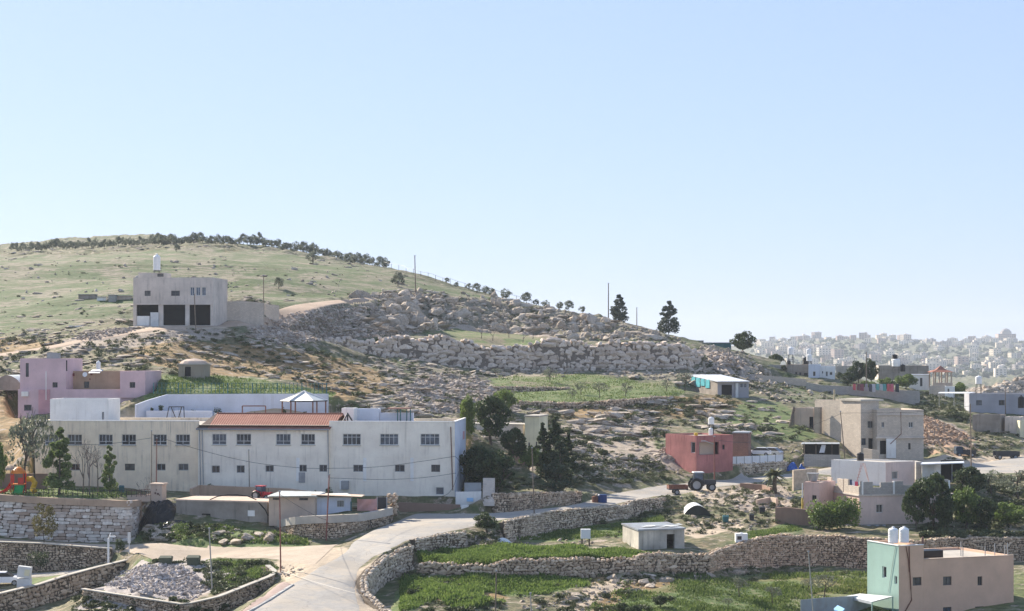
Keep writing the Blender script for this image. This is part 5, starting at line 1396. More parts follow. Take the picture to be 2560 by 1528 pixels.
class Building:
    def __init__(s, name, label, cat, foot, z0, z1, mat, ops=(), parapet=0.35, roofmat=None, facez={}, recess=0.2, group=None, facemat={}, th=0.22, capmat=None, root=None):
        s.foot = [np.array(p, float) for p in foot]; s.z0, s.z1 = rel(z0), rel(z1)
        a, b = s.foot[0], s.foot[1]; s.ang = math.atan2(b[1]-a[1], b[0]-a[0])
        s.root = empty(name, (float(a[0]), float(a[1]), s.z0), s.ang, label, cat, group) if root is None else root
        s.ox = np.array((a[0], a[1], s.z0)) if root is None else np.array(root.location); s.R = R2(-(s.ang if root is None else root.rotation_euler[2]))
        mats = [mat]; mi = {}
        for k, m in facemat.items():
            mats.append(m); mi[k] = len(mats) - 1
        mb = MB(); n = len(s.foot); s.lp = lambda p: (np.asarray(p, float) - s.ox) @ s.R.T
        for i in range(n):
            p, q = s.foot[i], s.foot[(i+1) % n]; L = np.linalg.norm(q - p); t_ = (q - p) / L; nrm = np.array((t_[1], -t_[0]))
            top = rel(facez[i]) if i in facez else s.z1
            def M(pts, p=p, t_=t_, nrm=nrm): return s.lp([(p[0] + t_[0]*a_ + nrm[0]*o_, p[1] + t_[1]*a_ + nrm[1]*o_, z_) for a_, o_, z_ in pts])
            rs_ = []
            for op in ops:
                if op[0] != i: continue
                sa, za = face_hit(p, q, op[1], op[2]); sb, zb = face_hit(p, q, op[3], op[4])
                lo, hi = max(0.05, min(sa, sb)), min(L - 0.05, max(sa, sb)); zl, zh = max(s.z0, min(za, zb)), min(top - 0.05, max(za, zb))
                if hi - lo < 0.1 or zh - zl < 0.1: continue
                dp = 0.3 if op[5] == 'hole' else recess
                rs_.append((lo, hi, zl, zh)); window_part(s.root, M, lo, hi, zl, zh, op[5], recess)
                for (c_, d_, e_, f_) in (((lo,zl),(hi,zl),0,0),((hi,zl),(hi,zh),0,0),((hi,zh),(lo,zh),0,0),((lo,zh),(lo,zl),0,0)):
                    mb.add(M([(c_[0],0,c_[1]),(c_[0],-dp,c_[1]),(d_[0],-dp,d_[1]),(d_[0],0,d_[1])]), [(0,1,2,3)], mi.get(i, 0))
            xs = sorted({0, L, *[r_[0] for r_ in rs_], *[r_[1] for r_ in rs_]}); zs = sorted({s.z0, top, *[r_[2] for r_ in rs_], *[r_[3] for r_ in rs_]})
            for x0, x1 in zip(xs, xs[1:]):
                for za, zb in zip(zs, zs[1:]):
                    cx, cz = (x0+x1)/2, (za+zb)/2
                    if any(r_[0] < cx < r_[1] and r_[2] < cz < r_[3] for r_ in rs_): continue
                    mb.add(M([(x0,0,za),(x1,0,za),(x1,0,zb),(x0,0,zb)]), [(0,1,2,3)], mi.get(i, 0))
            # parapet thickness
            if parapet > 0 and i not in facez:
                mb.add(M([(0.0,0,top),(L,0,top),(L,-th,top),(0.0,-th,top)]), [(0,1,2,3)], 0)
                mb.add(M([(0.0,-th,top),(L,-th,top),(L,-th,top-parapet),(0.0,-th,top-parapet)]), [(0,1,2,3)], 0)
        s.wall = mb.build("wall", mats, s.root)
        mr = MB(); zr = s.z1 - parapet
        mr.poly(s.lp([(p[0], p[1], zr) for p in s.foot]))
        if parapet <= 0:
            c = sum(s.foot) / n; o = [p + (p - c) / np.linalg.norm(p - c) * 0.18 for p in s.foot]
            mr = MB(); lo_ = s.lp([(p[0], p[1], s.z1) for p in o]); hi_ = s.lp([(p[0], p[1], s.z1 + 0.16) for p in o])
            mr.poly(hi_); mr.poly(lo_[::-1])
            for i in range(n): j = (i+1) % n; mr.poly([lo_[i], lo_[j], hi_[j], hi_[i]])
        mr.build("roof", roofmat or M_ROOF, s.root)
    def part(s, name, mb, mat, smooth=False):
        """mb holds world coordinates"""
        for k, (v, f, m, t_) in enumerate(mb.ch): mb.ch[k] = (s.lp(v), f, m, t_)
        return mb.build(name, mat, s.root, smooth)
    def pxbox(s, name, mat, face, u0, v0, u1, v1, out, back=0.02, name2=None):
        p, q = s.foot[face], s.foot[(face+1) % len(s.foot)]; t_ = (q-p)/np.linalg.norm(q-p); nrm = np.array((t_[1], -t_[0]))
        sa, za = face_hit(p, q, u0, v0); sb, zb = face_hit(p, q, u1, v1); mb = MB()
        V_ = [(p[0]+t_[0]*a_+nrm[0]*o_, p[1]+t_[1]*a_+nrm[1]*o_, z_) for a_, o_, z_ in [(sa,-back,zb),(sb,-back,zb),(sb,out,zb),(sa,out,zb),(sa,-back,za),(sb,-back,za),(sb,out,za),(sa,out,za)]]
        mb.add(V_, [(0,3,2,1),(4,5,6,7),(0,1,5,4),(1,2,6,5),(2,3,7,6),(3,0,4,7)])
        return s.part(name, mb, mat)
    def pipe(s, name, mat, face, pts, r=0.05, out=0.08):
        p, q = s.foot[face], s.foot[(face+1) % len(s.foot)]; t_ = (q-p)/np.linalg.norm(q-p); nrm = np.array((t_[1], -t_[0])); P_ = []
        for u, v in pts:
            a_, z_ = face_hit(p, q, u, v); P_.append((p[0]+t_[0]*a_+nrm[0]*out, p[1]+t_[1]*a_+nrm[1]*out, z_))
        mb = MB(); mb.tube(P_, r, 6); return s.part(name, mb, mat)

def wbox(mb, a, b, depth, z0, z1, mi=0):
    """box on the ground plan from point a to b, going back by depth"""
    t_ = (b-a)/np.linalg.norm(b-a); n = np.array((-t_[1], t_[0])); c = [a, b, b+n*depth, a+n*depth]
    V_ = [(p[0], p[1], z0) for p in c] + [(p[0], p[1], z1) for p in c]
    mb.add(V_, [(0,3,2,1),(4,5,6,7),(0,1,5,4),(1,2,6,5),(2,3,7,6),(3,0,4,7)], mi)
def single(name, label, cat, mb, mat, group=None, smooth=False):
    """one-mesh thing given in world coordinates; its origin goes to its base"""
    V_ = np.concatenate([c[0] for c in mb.ch]); o = np.array((V_[:,0].mean(), V_[:,1].mean(), V_[:,2].min()))
    for k, (v, f, m, t_) in enumerate(mb.ch): mb.ch[k] = (v - o, f, m, t_)
    return tag(mb.build(name, mat, None, smooth, loc=tuple(o)), label, cat, group)
def thing(name, label, cat, parts, group=None, base=None):
    """parts: list of (name, MB in world coordinates, material[, parent index])"""
    if base is None:
        V_ = np.concatenate([c[0] for p in parts for c in p[1].ch]); base = np.array((V_[:,0].mean(), V_[:,1].mean(), V_[:,2].min()))
    root = empty(name, tuple(float(q) for q in base), 0, label, cat, group); objs = []
    for p in parts:
        for k, (v, f, m, t_) in enumerate(p[1].ch): p[1].ch[k] = (v - base, f, m, t_)
        objs.append(p[1].build(p[0], p[2], objs[p[3]] if len(p) > 3 else root, False))
    return root
def px(u, v, d): return P(u, v, d)
def tank(u, vb, vt, d, w, label, mat=M_WPLAST, stand=None, name="water_tank"):
    """round roof tank: foot row vb, top row vt, width in photo pixels"""
    r = w / 2 / F * d; p = P(u, vb, d); h = (vb - vt) / F * d
    body = MB(); prof = [(r*0.96, 0), (r, h*0.05)]
    for k in range(4): z_ = h*(0.12+0.18*k); prof += [(r, z_), (r*0.965, z_+h*0.03), (r, z_+h*0.06)]
    prof += [(r*0.98, h*0.86), (r*0.7, h*0.95), (r*0.3, h*0.985)]
    body.lathe(prof, p, 18); lid = MB(); lid.lathe([(r*0.28, h*0.98), (r*0.28, h*1.04), (r*0.2, h*1.06)], p, 12)
    parts = [("body", body, mat), ("lid", lid, mat)]
    if stand:
        st = MB(); h2 = (stand - vb) / F * d; q = r*0.75
        for sx_, sy_ in ((-1,-1),(1,-1),(1,1),(-1,1)): st.tube([(p[0]+sx_*q, p[1]+sy_*q, p[2]-h2), (p[0]+sx_*q*0.8, p[1]+sy_*q*0.8, p[2])], 0.05, 5)
        st.box(p[0]-q, p[0]+q, p[1]-q, p[1]+q, p[2]-0.08, p[2]-0.003)
        st.tube([(p[0]-q, p[1]-q, p[2]-h2*0.5), (p[0]+q, p[1]-q, p[2]-h2*0.5)], 0.035, 4)
        parts.append(("stand", st, M_DKMETAL))
    return thing(name, label, "water tank", parts, base=p)

# ------------------------------------------------------------------ the school
za, zm = -8.24, -9.0
fl, fr = W(84, 219.5), W(1137, 215.5); tdir = (fr - fl) / np.linalg.norm(fr - fl); nout = np.array((tdir[1], -tdir[0]))
def onf(u): return fl + tdir * face_hit(fl, fr, u, 1000)[0]
m1, m2 = onf(497), onf(823)
foot = [fl, m1, m1 + nout*0.35, m2 + nout*0.35, m2, fr, fr - nout*12.5, fl - nout*12.5]
ops = []
for a, b in ((112,147),(168.5,205),(246.6,281.7),(304,340),(383,417),(439,475)): ops.append((0, a, 1086, b, 1113, 'school'))
for a, b in ((530,566),(590.6,627.8),(689.8,726.7),(752.3,787.6)): ops.append((2, a, 1084.6, b, 1112.4, 'school'))
for a, b in ((856.8,902),(950,996),(1051,1098.6)): ops.append((4, a, 1084.6, b, 1113, 'big'))
for a, b in ((176.5,199.5),(312,337),(392,413.7),(446,471)): ops.append((0, a, 1159.5, b, 1176.5, 'small'))
for a, b, c, d_ in ((529.4,549.6,1164,1182.5),(591.4,611.6,1163.5,1182.5),(663.6,684.4,1163.5,1180),(745.8,767,1162,1180),(798,818,1162,1180)): ops.append((2, a, c, b, d_, 'small'))
for a, b in ((883,908),(987,1011.8),(1078,1100)): ops.append((4, a, 1162, b, 1180, 'small'))
ops.append((4, 1089, 1218, 1110, 1237.5, 'one'))
ops += [(5, 1144.5, 1159, 1147.5, 1178, 'one'), (5, 1152, 1156, 1155, 1176, 'one')]
school = Building("school_building", "long two storey off-white school with a red tiled middle roof beside the road", "school", foot, -19.6, za, M_SCHOOL, ops,
                  parapet=0.4, facez={1: zm, 2: zm, 3: zm}, facemat={4: M_SCHOOLR, 2: M_SCHOOLR, 5: M_BLUEWHITE})
# white coping along the wings
for a, b in ((fl, m1), (m2, fr)):
    mb = MB(); wbox(mb, a + nout*0.04, b + nout*0.04, 0.34, rel(za) + 0.003, rel(za) + 0.11); school.part("coping", mb, M_WHITE)
mb = MB(); wbox(mb, fr + nout*0.04 + tdir*0.04, fr - nout*12.4 + tdir*0.04, 0.3, rel(za) + 0.003, rel(za) + 0.11); school.part("coping", mb, M_WHITE)
# string course and pilaster strips
for (f_, a, b) in ((0, 86, 495), (2, 499, 821), (4, 826, 1135)):
    school.pxbox("string_course", M_SCHOOLR, f_, a, 1142, b, 1144, 0.03)
for u in (745, 912, 1030): school.pxbox("pilaster", M_WHITE, 2 if u < 823 else 4, u - 4, 1144.5, u + 4, 1203, 0.05)
for u in (499, 506): school.pipe("downpipe", M_METAL, 2, [(u, 1074), (u + 3, 1212)], 0.06, 0.1)
school.pipe("downpipe", M_METAL, 2, [(820, 1074), (822, 1195)], 0.06, 0.1)
school.pipe("downpipe", M_RUST, 4, [(1127, 1067), (1132, 1226)], 0.06, 0.1)
school.pxbox("wall_plate", M_PINK2, 5, 1157, 1079, 1160.5, 1097, 0.05)
school.pxbox("hanging_cloth", M_METAL, 2, 747, 1181, 763, 1207, 0.06, -0.02)
# tiled roof: front slope, back slope, truss end, dark hip
e0, e1 = onf(494) + nout*0.75, onf(826) + nout*0.75; ze = rel(-9.05); back = 4.3; zr_ = rel(-7.42)
r0, r1 = onf(521) - nout*back, onf(843) - nout*back
def p3(p, z): return (p[0], p[1], z)
mb = MB(); K = 24
def slab(quad, th=0.1):
    A, B, C, D = [np.array(q) for q in quad]; mb.poly([A, B, C, D]); dn = np.array((0, 0, -th)); mb.poly([D+dn, C+dn, B+dn, A+dn])
    for x_, y_ in ((A,B),(B,C),(C,D),(D,A)): mb.poly([x_, x_+dn, y_+dn, y_])
slab([p3(e0 + tdir*1.35, ze), p3(e1, ze), p3(r1, zr_), p3(r0, zr_)])
bk0, bk1 = r0 - nout*2.2, r1 - nout*2.2
slab([p3(r0, zr_), p3(r1, zr_), p3(bk1, rel(-8.4)), p3(bk0, rel(-8.4))])
school.part("tiled_roof", mb, M_TILE)
mb = MB(); slab([p3(e0, ze + .02), p3(e0 + tdir*1.35, ze + .02), p3(r0, zr_ - .01), p3(r0 - tdir*0.1, zr_ - .01)]); mb.poly([p3(e0, ze), p3(r0, zr_), p3(bk0 , rel(-8.5))])
school.part("roof_hip", mb, M_plain("dark_brown_hip", (0.12, 0.085, 0.07), 0.9))  # left hip slope in plain dark brown
mb = MB(); g1 = r1 + tdir*0.5; f1 = onf(843) + tdir*0.9
for q in (nout*-1.2, nout*-3.0, ):
    pass
mb.tube([p3(g1, zr_+.05), p3(onf(836) - nout*1.0 + tdir*0.6, rel(-8.7))], 0.11, 4); mb.tube([p3(g1, zr_+.05), p3(bk1 + tdir*0.9, rel(-8.7))], 0.11, 4)
mb.tube([p3(g1, zr_), p3(g1, rel(-8.7))], 0.09, 4); mb.tube([p3(g1 + nout*1.6, rel(-8.5)), p3(bk1 + tdir*.5, rel(-8.5))], 0.09, 4)
school.part("truss", mb, M_DKMETAL)
mb = MB()
for k in range(60):
    c_ = r0 + (r1 - r0) * (k + 0.5) / 60; mb.lathe([(0.12, 0), (0.14, 0.06), (0.1, 0.12)], (c_[0], c_[1], zr_ - 0.02), 6)
school.part("ridge_tiles", mb, M_TILE)
mb = MB(); mb.tube([p3(e0, ze - .08), p3(e1, ze - .08)], 0.09, 6); school.part("gutter", mb, M_METAL)
# wall unit
school.pxbox("cooler_unit", M_METAL, 4, 855, 1202, 873, 1223, 0.7)
school.pxbox("bracket_panel", M_WHITE, 4, 852, 1201.5, 855, 1222, 0.8)
Building("stair_room", "plain cream block on the school roof at the left wing", "roof room", rect((125,223.5),(270,223.0),5.2), -8.6, -5.72, M_WHITE, [(0,255,1030,260,1049,'doorg')], parapet=0.12)
Building("roof_room", "small white box room on the school roof just right of the tiled roof", "roof room", rect((854,224.5),(884,224.3),2.2), -8.6, -6.85, M_WHITE, parapet=0.1)
Building("roof_room", "long low bluish white screen building on the right school roof", "roof room", rect((885,226.3),(948,226.2),2.0), -8.6, -7.0, M_BLUEWHITE, parapet=0.1)
Building("roof_room", "lower bluish white screen wall under the dark pergola on the school roof", "roof room", rect((949,226.5),(1032,226.2),1.2), -8.6, -7.5, M_BLUEWHITE, parapet=0.05)
pr = []
mb = MB(); a, b = W(968, 225.4), W(1022, 225.2); wbox(mb, a, b, 2.4, rel(-7.02), rel(-6.88)); pr.append(("canopy", mb, M_REDB))
for u in (994, 1001, 1017, 1026):
    mb = MB(); a = W(u, 225.7); mb.tube([(a[0], a[1], rel(-8.6)), (a[0], a[1], rel(-7.02))], 0.07, 5); pr.append(("post", mb, M_TEALD))
thing("pergola", "dark red pergola on thin posts at the right of the school roof", "pergola", pr)

# raised playground deck behind the school
def wall_strip(name, label, cat, pts, z0, mat, th=0.25, cap=None, group=None, ops=None):
    """pts: (u, v_top, d)"""
    mb = MB(); pw = [np.array((X(u, d), d, ZZ(v, d))) for u, v, d in pts]
    for a, b in zip(pw, pw[1:]):
        t_ = (b-a)[:2]; L = np.linalg.norm(t_); t_ = t_/L; n = np.array((-t_[1], t_[0], 0))*th
        za_, zb_ = (rel(z0) if not callable(z0) else z0(a[0], a[1]) - 0.3), (rel(z0) if not callable(z0) else z0(b[0], b[1]) - 0.3)
        A0, B0 = np.array((a[0], a[1], za_)), np.array((b[0], b[1], zb_))
        V_ = [A0, B0, B0+n, A0+n, a, b, b+n, a+n]
        mb.add(V_, [(0,3,2,1),(4,5,6,7),(0,1,5,4),(1,2,6,5),(2,3,7,6),(3,0,4,7)])
    return single(name, label, cat, mb, mat, group)
wall_strip("painted_wall", "long white painted retaining wall behind the rooftop playground, lower at its left end", "wall", [(340,1012,243),(372,1000,244.5),(420,986,246.6),(620,985,246.8),(821,985,246.8)], -9.3, M_BLUEWHITE)
wall_strip("planter_wall", "low white planter wall in front of the long painted wall, left of the swings", "planter", [(366,1027,243.2),(530,1028,243.2)], -9.2, M_BLUEWHITE, 0.6)
pr = []
mb = MB()
for k in range(43):
    u = 384 + k * 10.3; p = P(u, 984, 247.6); big_ = k % 6 == 0
    mb.tube([p, p + np.array((0, 0, 1.45))], 0.07 if big_ else 0.035, 4)
for zz_ in (0.05, 0.7, 1.42):
    mb.tube([P(384, 984, 247.6) + (0,0,zz_), P(821, 985, 247.6) + (0,0,zz_)], 0.022, 4)
single("mesh_fence", "dark green wire fence standing along the top of the long painted wall", "fence", mb, M_TEALD)
# gazebo
gc = P(760, 1045, 240); gc[2] = rel(-8.95); pr = []; rad = 3.05; zt = rel(-6.32)
mb = MB(); ring = [(gc[0] + rad*math.cos(math.radians(60*k)), gc[1] + rad*math.sin(math.radians(60*k)), zt) for k in range(6)]; ap = (gc[0], gc[1], zt + 1.2)
for k in range(6): mb.poly([ring[k], ring[(k+1)%6], ap])
mb.poly(ring[::-1]); pr.append(("roof", mb, M_SHEETW))
mb = MB()
for k in range(6): mb.tube([np.array(ring[k]) + (0,0,.04), np.array(ap) + (0,0,.04)], 0.07, 5)
pr.append(("ridge_rib", mb, M_WHITE, 0))
mb = MB()
for k in range(6): mb.tube([np.array(ring[k]) - (0,0,.06), np.array(ring[(k+1)%6]) - (0,0,.06)], 0.08, 4)
pr.append(("eave_beam", mb, M_DKMETAL))
for k in range(6):
    mb = MB(); q = (gc[0] + rad*.93*math.cos(math.radians(60*k)), gc[1] + rad*.93*math.sin(math.radians(60*k))); mb.tube([(q[0], q[1], gc[2]), (q[0], q[1], zt)], 0.1, 6); pr.append(("post", mb, M_RUST))
thing("gazebo", "hexagonal gazebo with a pale roof and dark red posts behind the tiled school roof", "gazebo", pr, base=gc)
def frame_thing(name, label, cat, segs, r, mat): 
    mb = MB()
    for a, b in segs: mb.tube([a, b], r, 6)
    return single(name, label, cat, mb, mat)
sw = P(441, 1044, 238); b_ = rel(-8.95)
def wp(dx, dy, h): return (sw[0]+dx, sw[1]+dy, b_+h)
pr = []; mb = MB()
for s_ in (-1, 1): mb.tube([wp(s_*0.95, 0, 1.85), wp(s_*1.2, -0.8, 0)], .06, 5); mb.tube([wp(s_*0.7, 0, 1.85), wp(s_*0.05, 0.6, 0)], .06, 5)
mb.tube([wp(-1.0, 0, 1.85), wp(1.0, 0, 1.85)], .06, 5); pr.append(("frame", mb, M_DKMETAL))
for s_ in (-.45, .45):
    mb = MB(); mb.tube([wp(s_-.12, 0, 1.85), wp(s_-.12, 0, .5)], .015, 4); mb.tube([wp(s_+.12, 0, 1.85), wp(s_+.12, 0, .5)], .015, 4); mb.box(*[q for q in (wp(s_-.17,0,0)[0], wp(s_+.17,0,0)[0], sw[1]-.1, sw[1]+.1, b_+.47, b_+.51)]); pr.append(("swing_seat", mb, M_BLACKP))
thing("swing_set", "dark metal swing frame on the deck behind the school's left wing", "swing", pr)
gl = P(606, 1032, 240); gr = P(664, 1032, 240)
frame_thing("goal_frame", "thin dark goal frame on the deck between the swings and gazebo", "goal", [((gl[0],gl[1],b_),(gl[0],gl[1],b_+1.9)),((gr[0],gr[1],b_),(gr[0],gr[1],b_+1.9)),((gl[0],gl[1],b_+1.9),(gr[0],gr[1],b_+1.9))], 0.08, M_RUST)
M_LBLUE = M_plain("light_blue_plastic", (0.35, 0.6, 0.85), 0.4)
for u, lab in ((540, "left light blue plastic chair on the deck behind the school roof"), (570, "right light blue plastic chair on the deck behind the school roof")):
    c_ = P(u, 1036, 240); pr = []
    mb = MB(); mb.box(c_[0]-.24, c_[0]+.24, c_[1]-.24, c_[1]+.24, b_+.42, b_+.47); pr.append(("seat", mb, M_LBLUE))
    mb = MB(); mb.box(c_[0]-.24, c_[0]+.24, c_[1]+.2, c_[1]+.25, b_+.47, b_+.95); pr.append(("backrest", mb, M_WPLAST))
    for s_ in (-1, 1):
        for q in (-1, 1):
            mb = MB(); mb.tube([(c_[0]+s_*.21, c_[1]+q*.21, b_), (c_[0]+s_*.21, c_[1]+q*.21, b_+.42)], .025, 4); pr.append(("leg", mb, M_LBLUE))
    thing("plastic_chair", lab, "chair", pr)
def bush(u, d, w, h, label, seed, mat=M_DARKLEAF, z=None, n=7, per=70, size=0.09, cat="bush"):
    """leafy bush w, h in photo pixels"""
    r = np.random.default_rng(seed); s_ = d / F; p = np.array((X(u, d), d, gz(X(u, d), d) if z is None else rel(z))); mb = MB(); ww, hh = w*s_/2, h*s_
    bl = [(r.uniform(-.6, .6)*ww, r.uniform(-.4, .4)*ww, hh*r.uniform(.3, .68), ww*.5, ww*.5, hh*.33) for k in range(n)]
    leaves(mb, bl, per, size, r)
    mb.tube([(0,0,-.1),(0.02,0,hh*.5)], 0.04, 5, 1)
    return tag(mb.build("bush", [mat, M_BARK], None, loc=tuple(p)), label, cat)
for i_, (u, w, h, lab) in enumerate([(404,14,20,"small dark plant on the planter left of the swings"),(484,16,28,"dark plant right of the swings against the painted wall"),(518,10,16,"tiny plant right of the swings"),(544,20,36,"tall dark leafy plant above the left blue chair"),
    (634,16,18,"low dark plant inside the goal frame"),(685,14,14,"low plant right of the goal frame"),(710,12,30,"reddish plant at the gazebo's left post"),(764,16,24,"dark plant seen inside the gazebo"),(380,8,12,"smallest dark plant at the planter's left end")]):
    bush(u, 245.4 if u > 480 else 243.8, w, h, lab, 900 + i_, z=-8.95 if u > 480 else -8.0, per=40)
pr = []; mb = MB()
for k in range(14): p = P(826 + k*4.2, 1040, 236); mb.tube([(p[0], p[1], rel(-9)), (p[0], p[1], rel(-6.9))], 0.03, 4)
single("railing", "dark upright railing between the gazebo and the white roof room", "railing", mb, M_DKMETAL)

# planters, steps and low walls at the foot of the school
wall_strip("low_wall", "long low tan wall before the school's middle windows", "wall", [(480,1222,211),(500,1213,213.2),(723,1222,212.2),(800,1232,211.6)], gz, M_TANBAND, 0.3)
wall_strip("low_wall", "low brown wall with plants at the foot of the school's right wing", "wall", [(996,1256,212.0),(1150,1262,211.4)], gz, M_BROWNW, 0.35)
for i_, (u, d, w, h, lab) in enumerate([(526,214,26,30,"round dark bush behind the tan wall, first from the downpipes"),(582,214,24,28,"dark leaning bush behind the tan wall, second from the downpipes"),(633,214,20,30,"dark bush behind the tan wall beside the thin pole"),
    (786,212.5,36,34,"wide dark bush against the school wall behind the sheds"),(824,212,30,42,"spiky dark plant at the pole behind the sheds"),(1098,213,60,18,"dark trailing plants along the brown low wall")]):
    bush(u, d, w, h, lab, 930 + i_, per=60)
wall_strip("low_wall", "white wall with a pale blue plate right of the school's corner", "wall", [(1139,1230,213.0),(1203,1229,212.6)], gz, M_WHITE, 0.3)
mb = MB(); a, b = W(1167, 212.5), W(1183, 212.4); wbox(mb, a, b, 0.03, ZZ(1254, 212.5), ZZ(1245, 212.5)); single("wall_plaque", "small pale blue plate on the white wall right of the school", "plaque", mb, M_LBLUE)
wall_strip("sheet_fence", "dark grey sheet fence on the white wall right of the school", "fence", [(1161,1207,213.4),(1203,1207,213.1)], -17.4, M_SHEETG, 0.06)
wall_strip("utility_cabinet", "white upright utility cabinet at the kerb before the school's right corner", "cabinet", [(1153,1264,209.8),(1171,1264,209.7)], gz, M_WHITE, 0.5)
pr = []; mb = MB(); a, b = W(1206, 210.6), W(1235, 210.4)
for k in range(11): wbox(mb, a + (0, .42*k), b + (0, .42*k), 0.42, gz(a[0], a[1]) - .4, gz(a[0], a[1]) + .24*(k+1) - .15)
pr.append(("flight", mb, M_CONC)); thing("stone_steps", "shaded concrete steps between the white wall and the stone garden wall", "steps", pr)
Building("garden_house", "small cream yellow house half hidden by cypresses above the garden", "house", rect((1312,248),(1348,247.5),5), -14, -8.72, M_YELW, [(0,1320,1106,1325,1119,'one'),(0,1339,1104,1343,1118,'one')], parapet=0.0)
Building("garden_shed", "grey long shed with pale doors left of the yellow house", "shed", rect((1165,254),(1308,250.5),4), -13.2, -10.0, M_CONC, [(0,1249,1097,1265,1108,'doorw'),(0,1283,1097,1297,1108,'doorw')], parapet=0.0)
wall_strip("garden_wall", "brown terrace wall below the yellow house", "wall", [(1205,1131,243),(1352,1139,241)], -16.5, M_BROWNW, 0.4)

# ------------------------------------------------------------------ pink house
ph = Building("pink_house", "lilac pink flat roofed house with a tall left tower behind the school", "house", rect((45,253),(358,251.3),10), -10.4, -5.12, M_PINK,
   [(0,60,1012,79,1027,'small'),(0,272,1011,280,1021.5,'dark'),(0,311,1011,326,1021.5,'small')], parapet=0.9)
Building("", "", "", rect((50,253.2),(165,252.6),7), -6.1, -0.9, M_PINK, [(0,64,908,72,942.5,'dark'),(0,131,956,144,969,'dark')], parapet=0.25, root=ph.root)
Building("", "", "", rect((165.5,255.6),(301,255),6), -6.1, -2.66, M_MURAL, [(0,210,954,223,970,'dark')], parapet=0.2, root=ph.root)
Building("", "", "", rect((300,251.2),(363,250.9),8), -6.25, -2.64, M_PINK, [(0,324,955.5,338,970,'dark')], parapet=0.2, root=ph.root)
ph.pxbox("dark_opening", M_DARK, 0, 154, 901, 166, 928, -0.3, 0.35)
ph.pxbox("pilaster", M_PINK2, 0, 97, 974, 125, 1048, 0.12)
ph.pxbox("air_conditioner", M_WHITE, 0, 56, 979, 72, 991, 0.45)
ph.pipe("corner_pole", M_WHITE, 0, [(117, 928), (117, 1000)], 0.06, 0.3)
mb = MB(); rm = random.Random(3)
for (u, v, r_) in ((163,934,2.5),(184,937,4),(179,930,2),(229,935,3.5),(279,932,4),(284,941,3.5),(272,958,3),(290,960,4),(266,968,4),(160,962,2),(225,948,2),(296,965,3)):
    p = P(u, v, 255.3); mb.poly([p + (math.cos(k)*r_/F*255*(1 if k % 2 else .5), -0.02, math.sin(k)*r_/F*255*(1 if k % 2 else .5)) for k in np.arange(0, 6.2, 0.52)])
ph.part("mural_flowers", mb, M_plain("mural_red", (0.20, 0.05, 0.05), 0.9))
mb = MB(); p = P(132, 893, 258); mb.box(p[0]-.85, p[0]+.85, p[1], p[1]+1, p[2]-.4, p[2]+.6); single("roof_tank", "grey box tank on the pink house tower", "water tank", mb, M_METAL)
tank(246, 925, 903, 257, 11, "small white tank on the pink house's lower roof")
mb = MB(); p = P(236, 929, 254.8); mb.poly([p+(-.9,0,-.2), p+(.7,0,-.2), p+(1.0,1.2,.25), p+(-.6,1.2,.25)]); mb.poly([p+(-.9,0,-.25), p+(.7,0,-.25), p+(1.0,1.2,.2), p+(-.6,1.2,.2)]); single("solar_panel", "white sloping panel on the pink house roof", "solar panel", mb, M_SHEETWH)
# tent left of it
def tunnel(name, label, cat, u0, u1, d, vb, vt, depth, mat, endmat):
    a, b = W(u0, d), W(u1, d*0.998); L = np.linalg.norm(b-a); h = (vb-vt)/F*d; z_ = ZZ(vb, d); n = 10; prof = []
    for k in range(n+1): t_ = k/n; prof.append((a + (b-a)*t_, z_ + h*(0.55 + 0.45*math.sin(math.pi*t_)) if 0 < k < n else z_ + h*.5))
    prof = [(a, z_)] + prof + [(b, z_)]
    nn = np.array((0, depth)); mb = MB()
    for (p, q_), (r_, s_) in zip(prof, prof[1:]): mb.poly([p3(p, q_), p3(r_, s_), p3(r_+nn, s_), p3(p+nn, q_)])
    m2_ = MB(); m2_.poly([p3(p, q_) for p, q_ in prof[::-1]]); m3_ = MB(); m3_.poly([p3(p+nn, q_) for p, q_ in prof])
    return thing(name, label, cat, [("cover", mb, mat), ("end_panel", m2_, endmat), ("end_panel", m3_, endmat)])
tunnel("grey_tent", "dull grey tunnel tent cut by the left edge beside the pink house", "tent", -14, 50, 263, 976, 938, 6, M_TARPW, M_GREYW)

# ------------------------------------------------------------------ hilltop house
hh = Building("unfinished_house", "grey unfinished house on the hill with three open garage bays below", "house", rect((333,307.5),(533,306.5),10.5), 4.0, 12.42, M_CONC,
   [(0,361.5,727,376.5,740,'dark'),(0,428,727,449.5,740,'dark'),(0,475.5,718,486,739,'blue'),(0,490,718,500.5,739,'blue'),(0,504.5,718,514.7,739,'blue'),
    (0,341,762,396,813.5,'hole'),(0,408,762,463,813.5,'hole'),(0,473.5,762,526,813.5,'hole')], parapet=0.9)
mb = MB(); pA = W(334, 307.4); pB = W(532.5, 306.4); wbox(mb, pA + (0, -0.06), pB + (0, -0.06), 0.05, ZZ(762, 307), ZZ(757.5, 307)); hh.part("slab_edge", mb, M_CONC)
mb = MB(); wbox(mb, W(338, 307.7), W(374, 307.6), 0.2, rel(4.1), ZZ(790, 307)); hh.part("infill_wall", mb, M_WHITE)
mb = MB(); wbox(mb, W(376, 307.0), W(396, 306.9), 0.5, rel(4.1), ZZ(781, 307)); single("metal_cupboard", "white metal cupboard standing in the hilltop house's left garage bay", "cupboard", mb, M_FRAME)
Building("", "", "", rect((346,312),(412,311.6),4), 11.6, 13.42, M_CONC, [(0,393,684,409,692,'dark')], parapet=0.1, root=hh.root)
tank(392, 676, 637, 312, 18, "white water tank on a stand above the hilltop house", stand=682)
wall_strip("block_wall", "brown grey block wall running right from the hilltop house", "wall", [(537,756,316),(600,752,317),(658,757,318.5),(661,757,322)], gz, M_CONC2, 0.3)
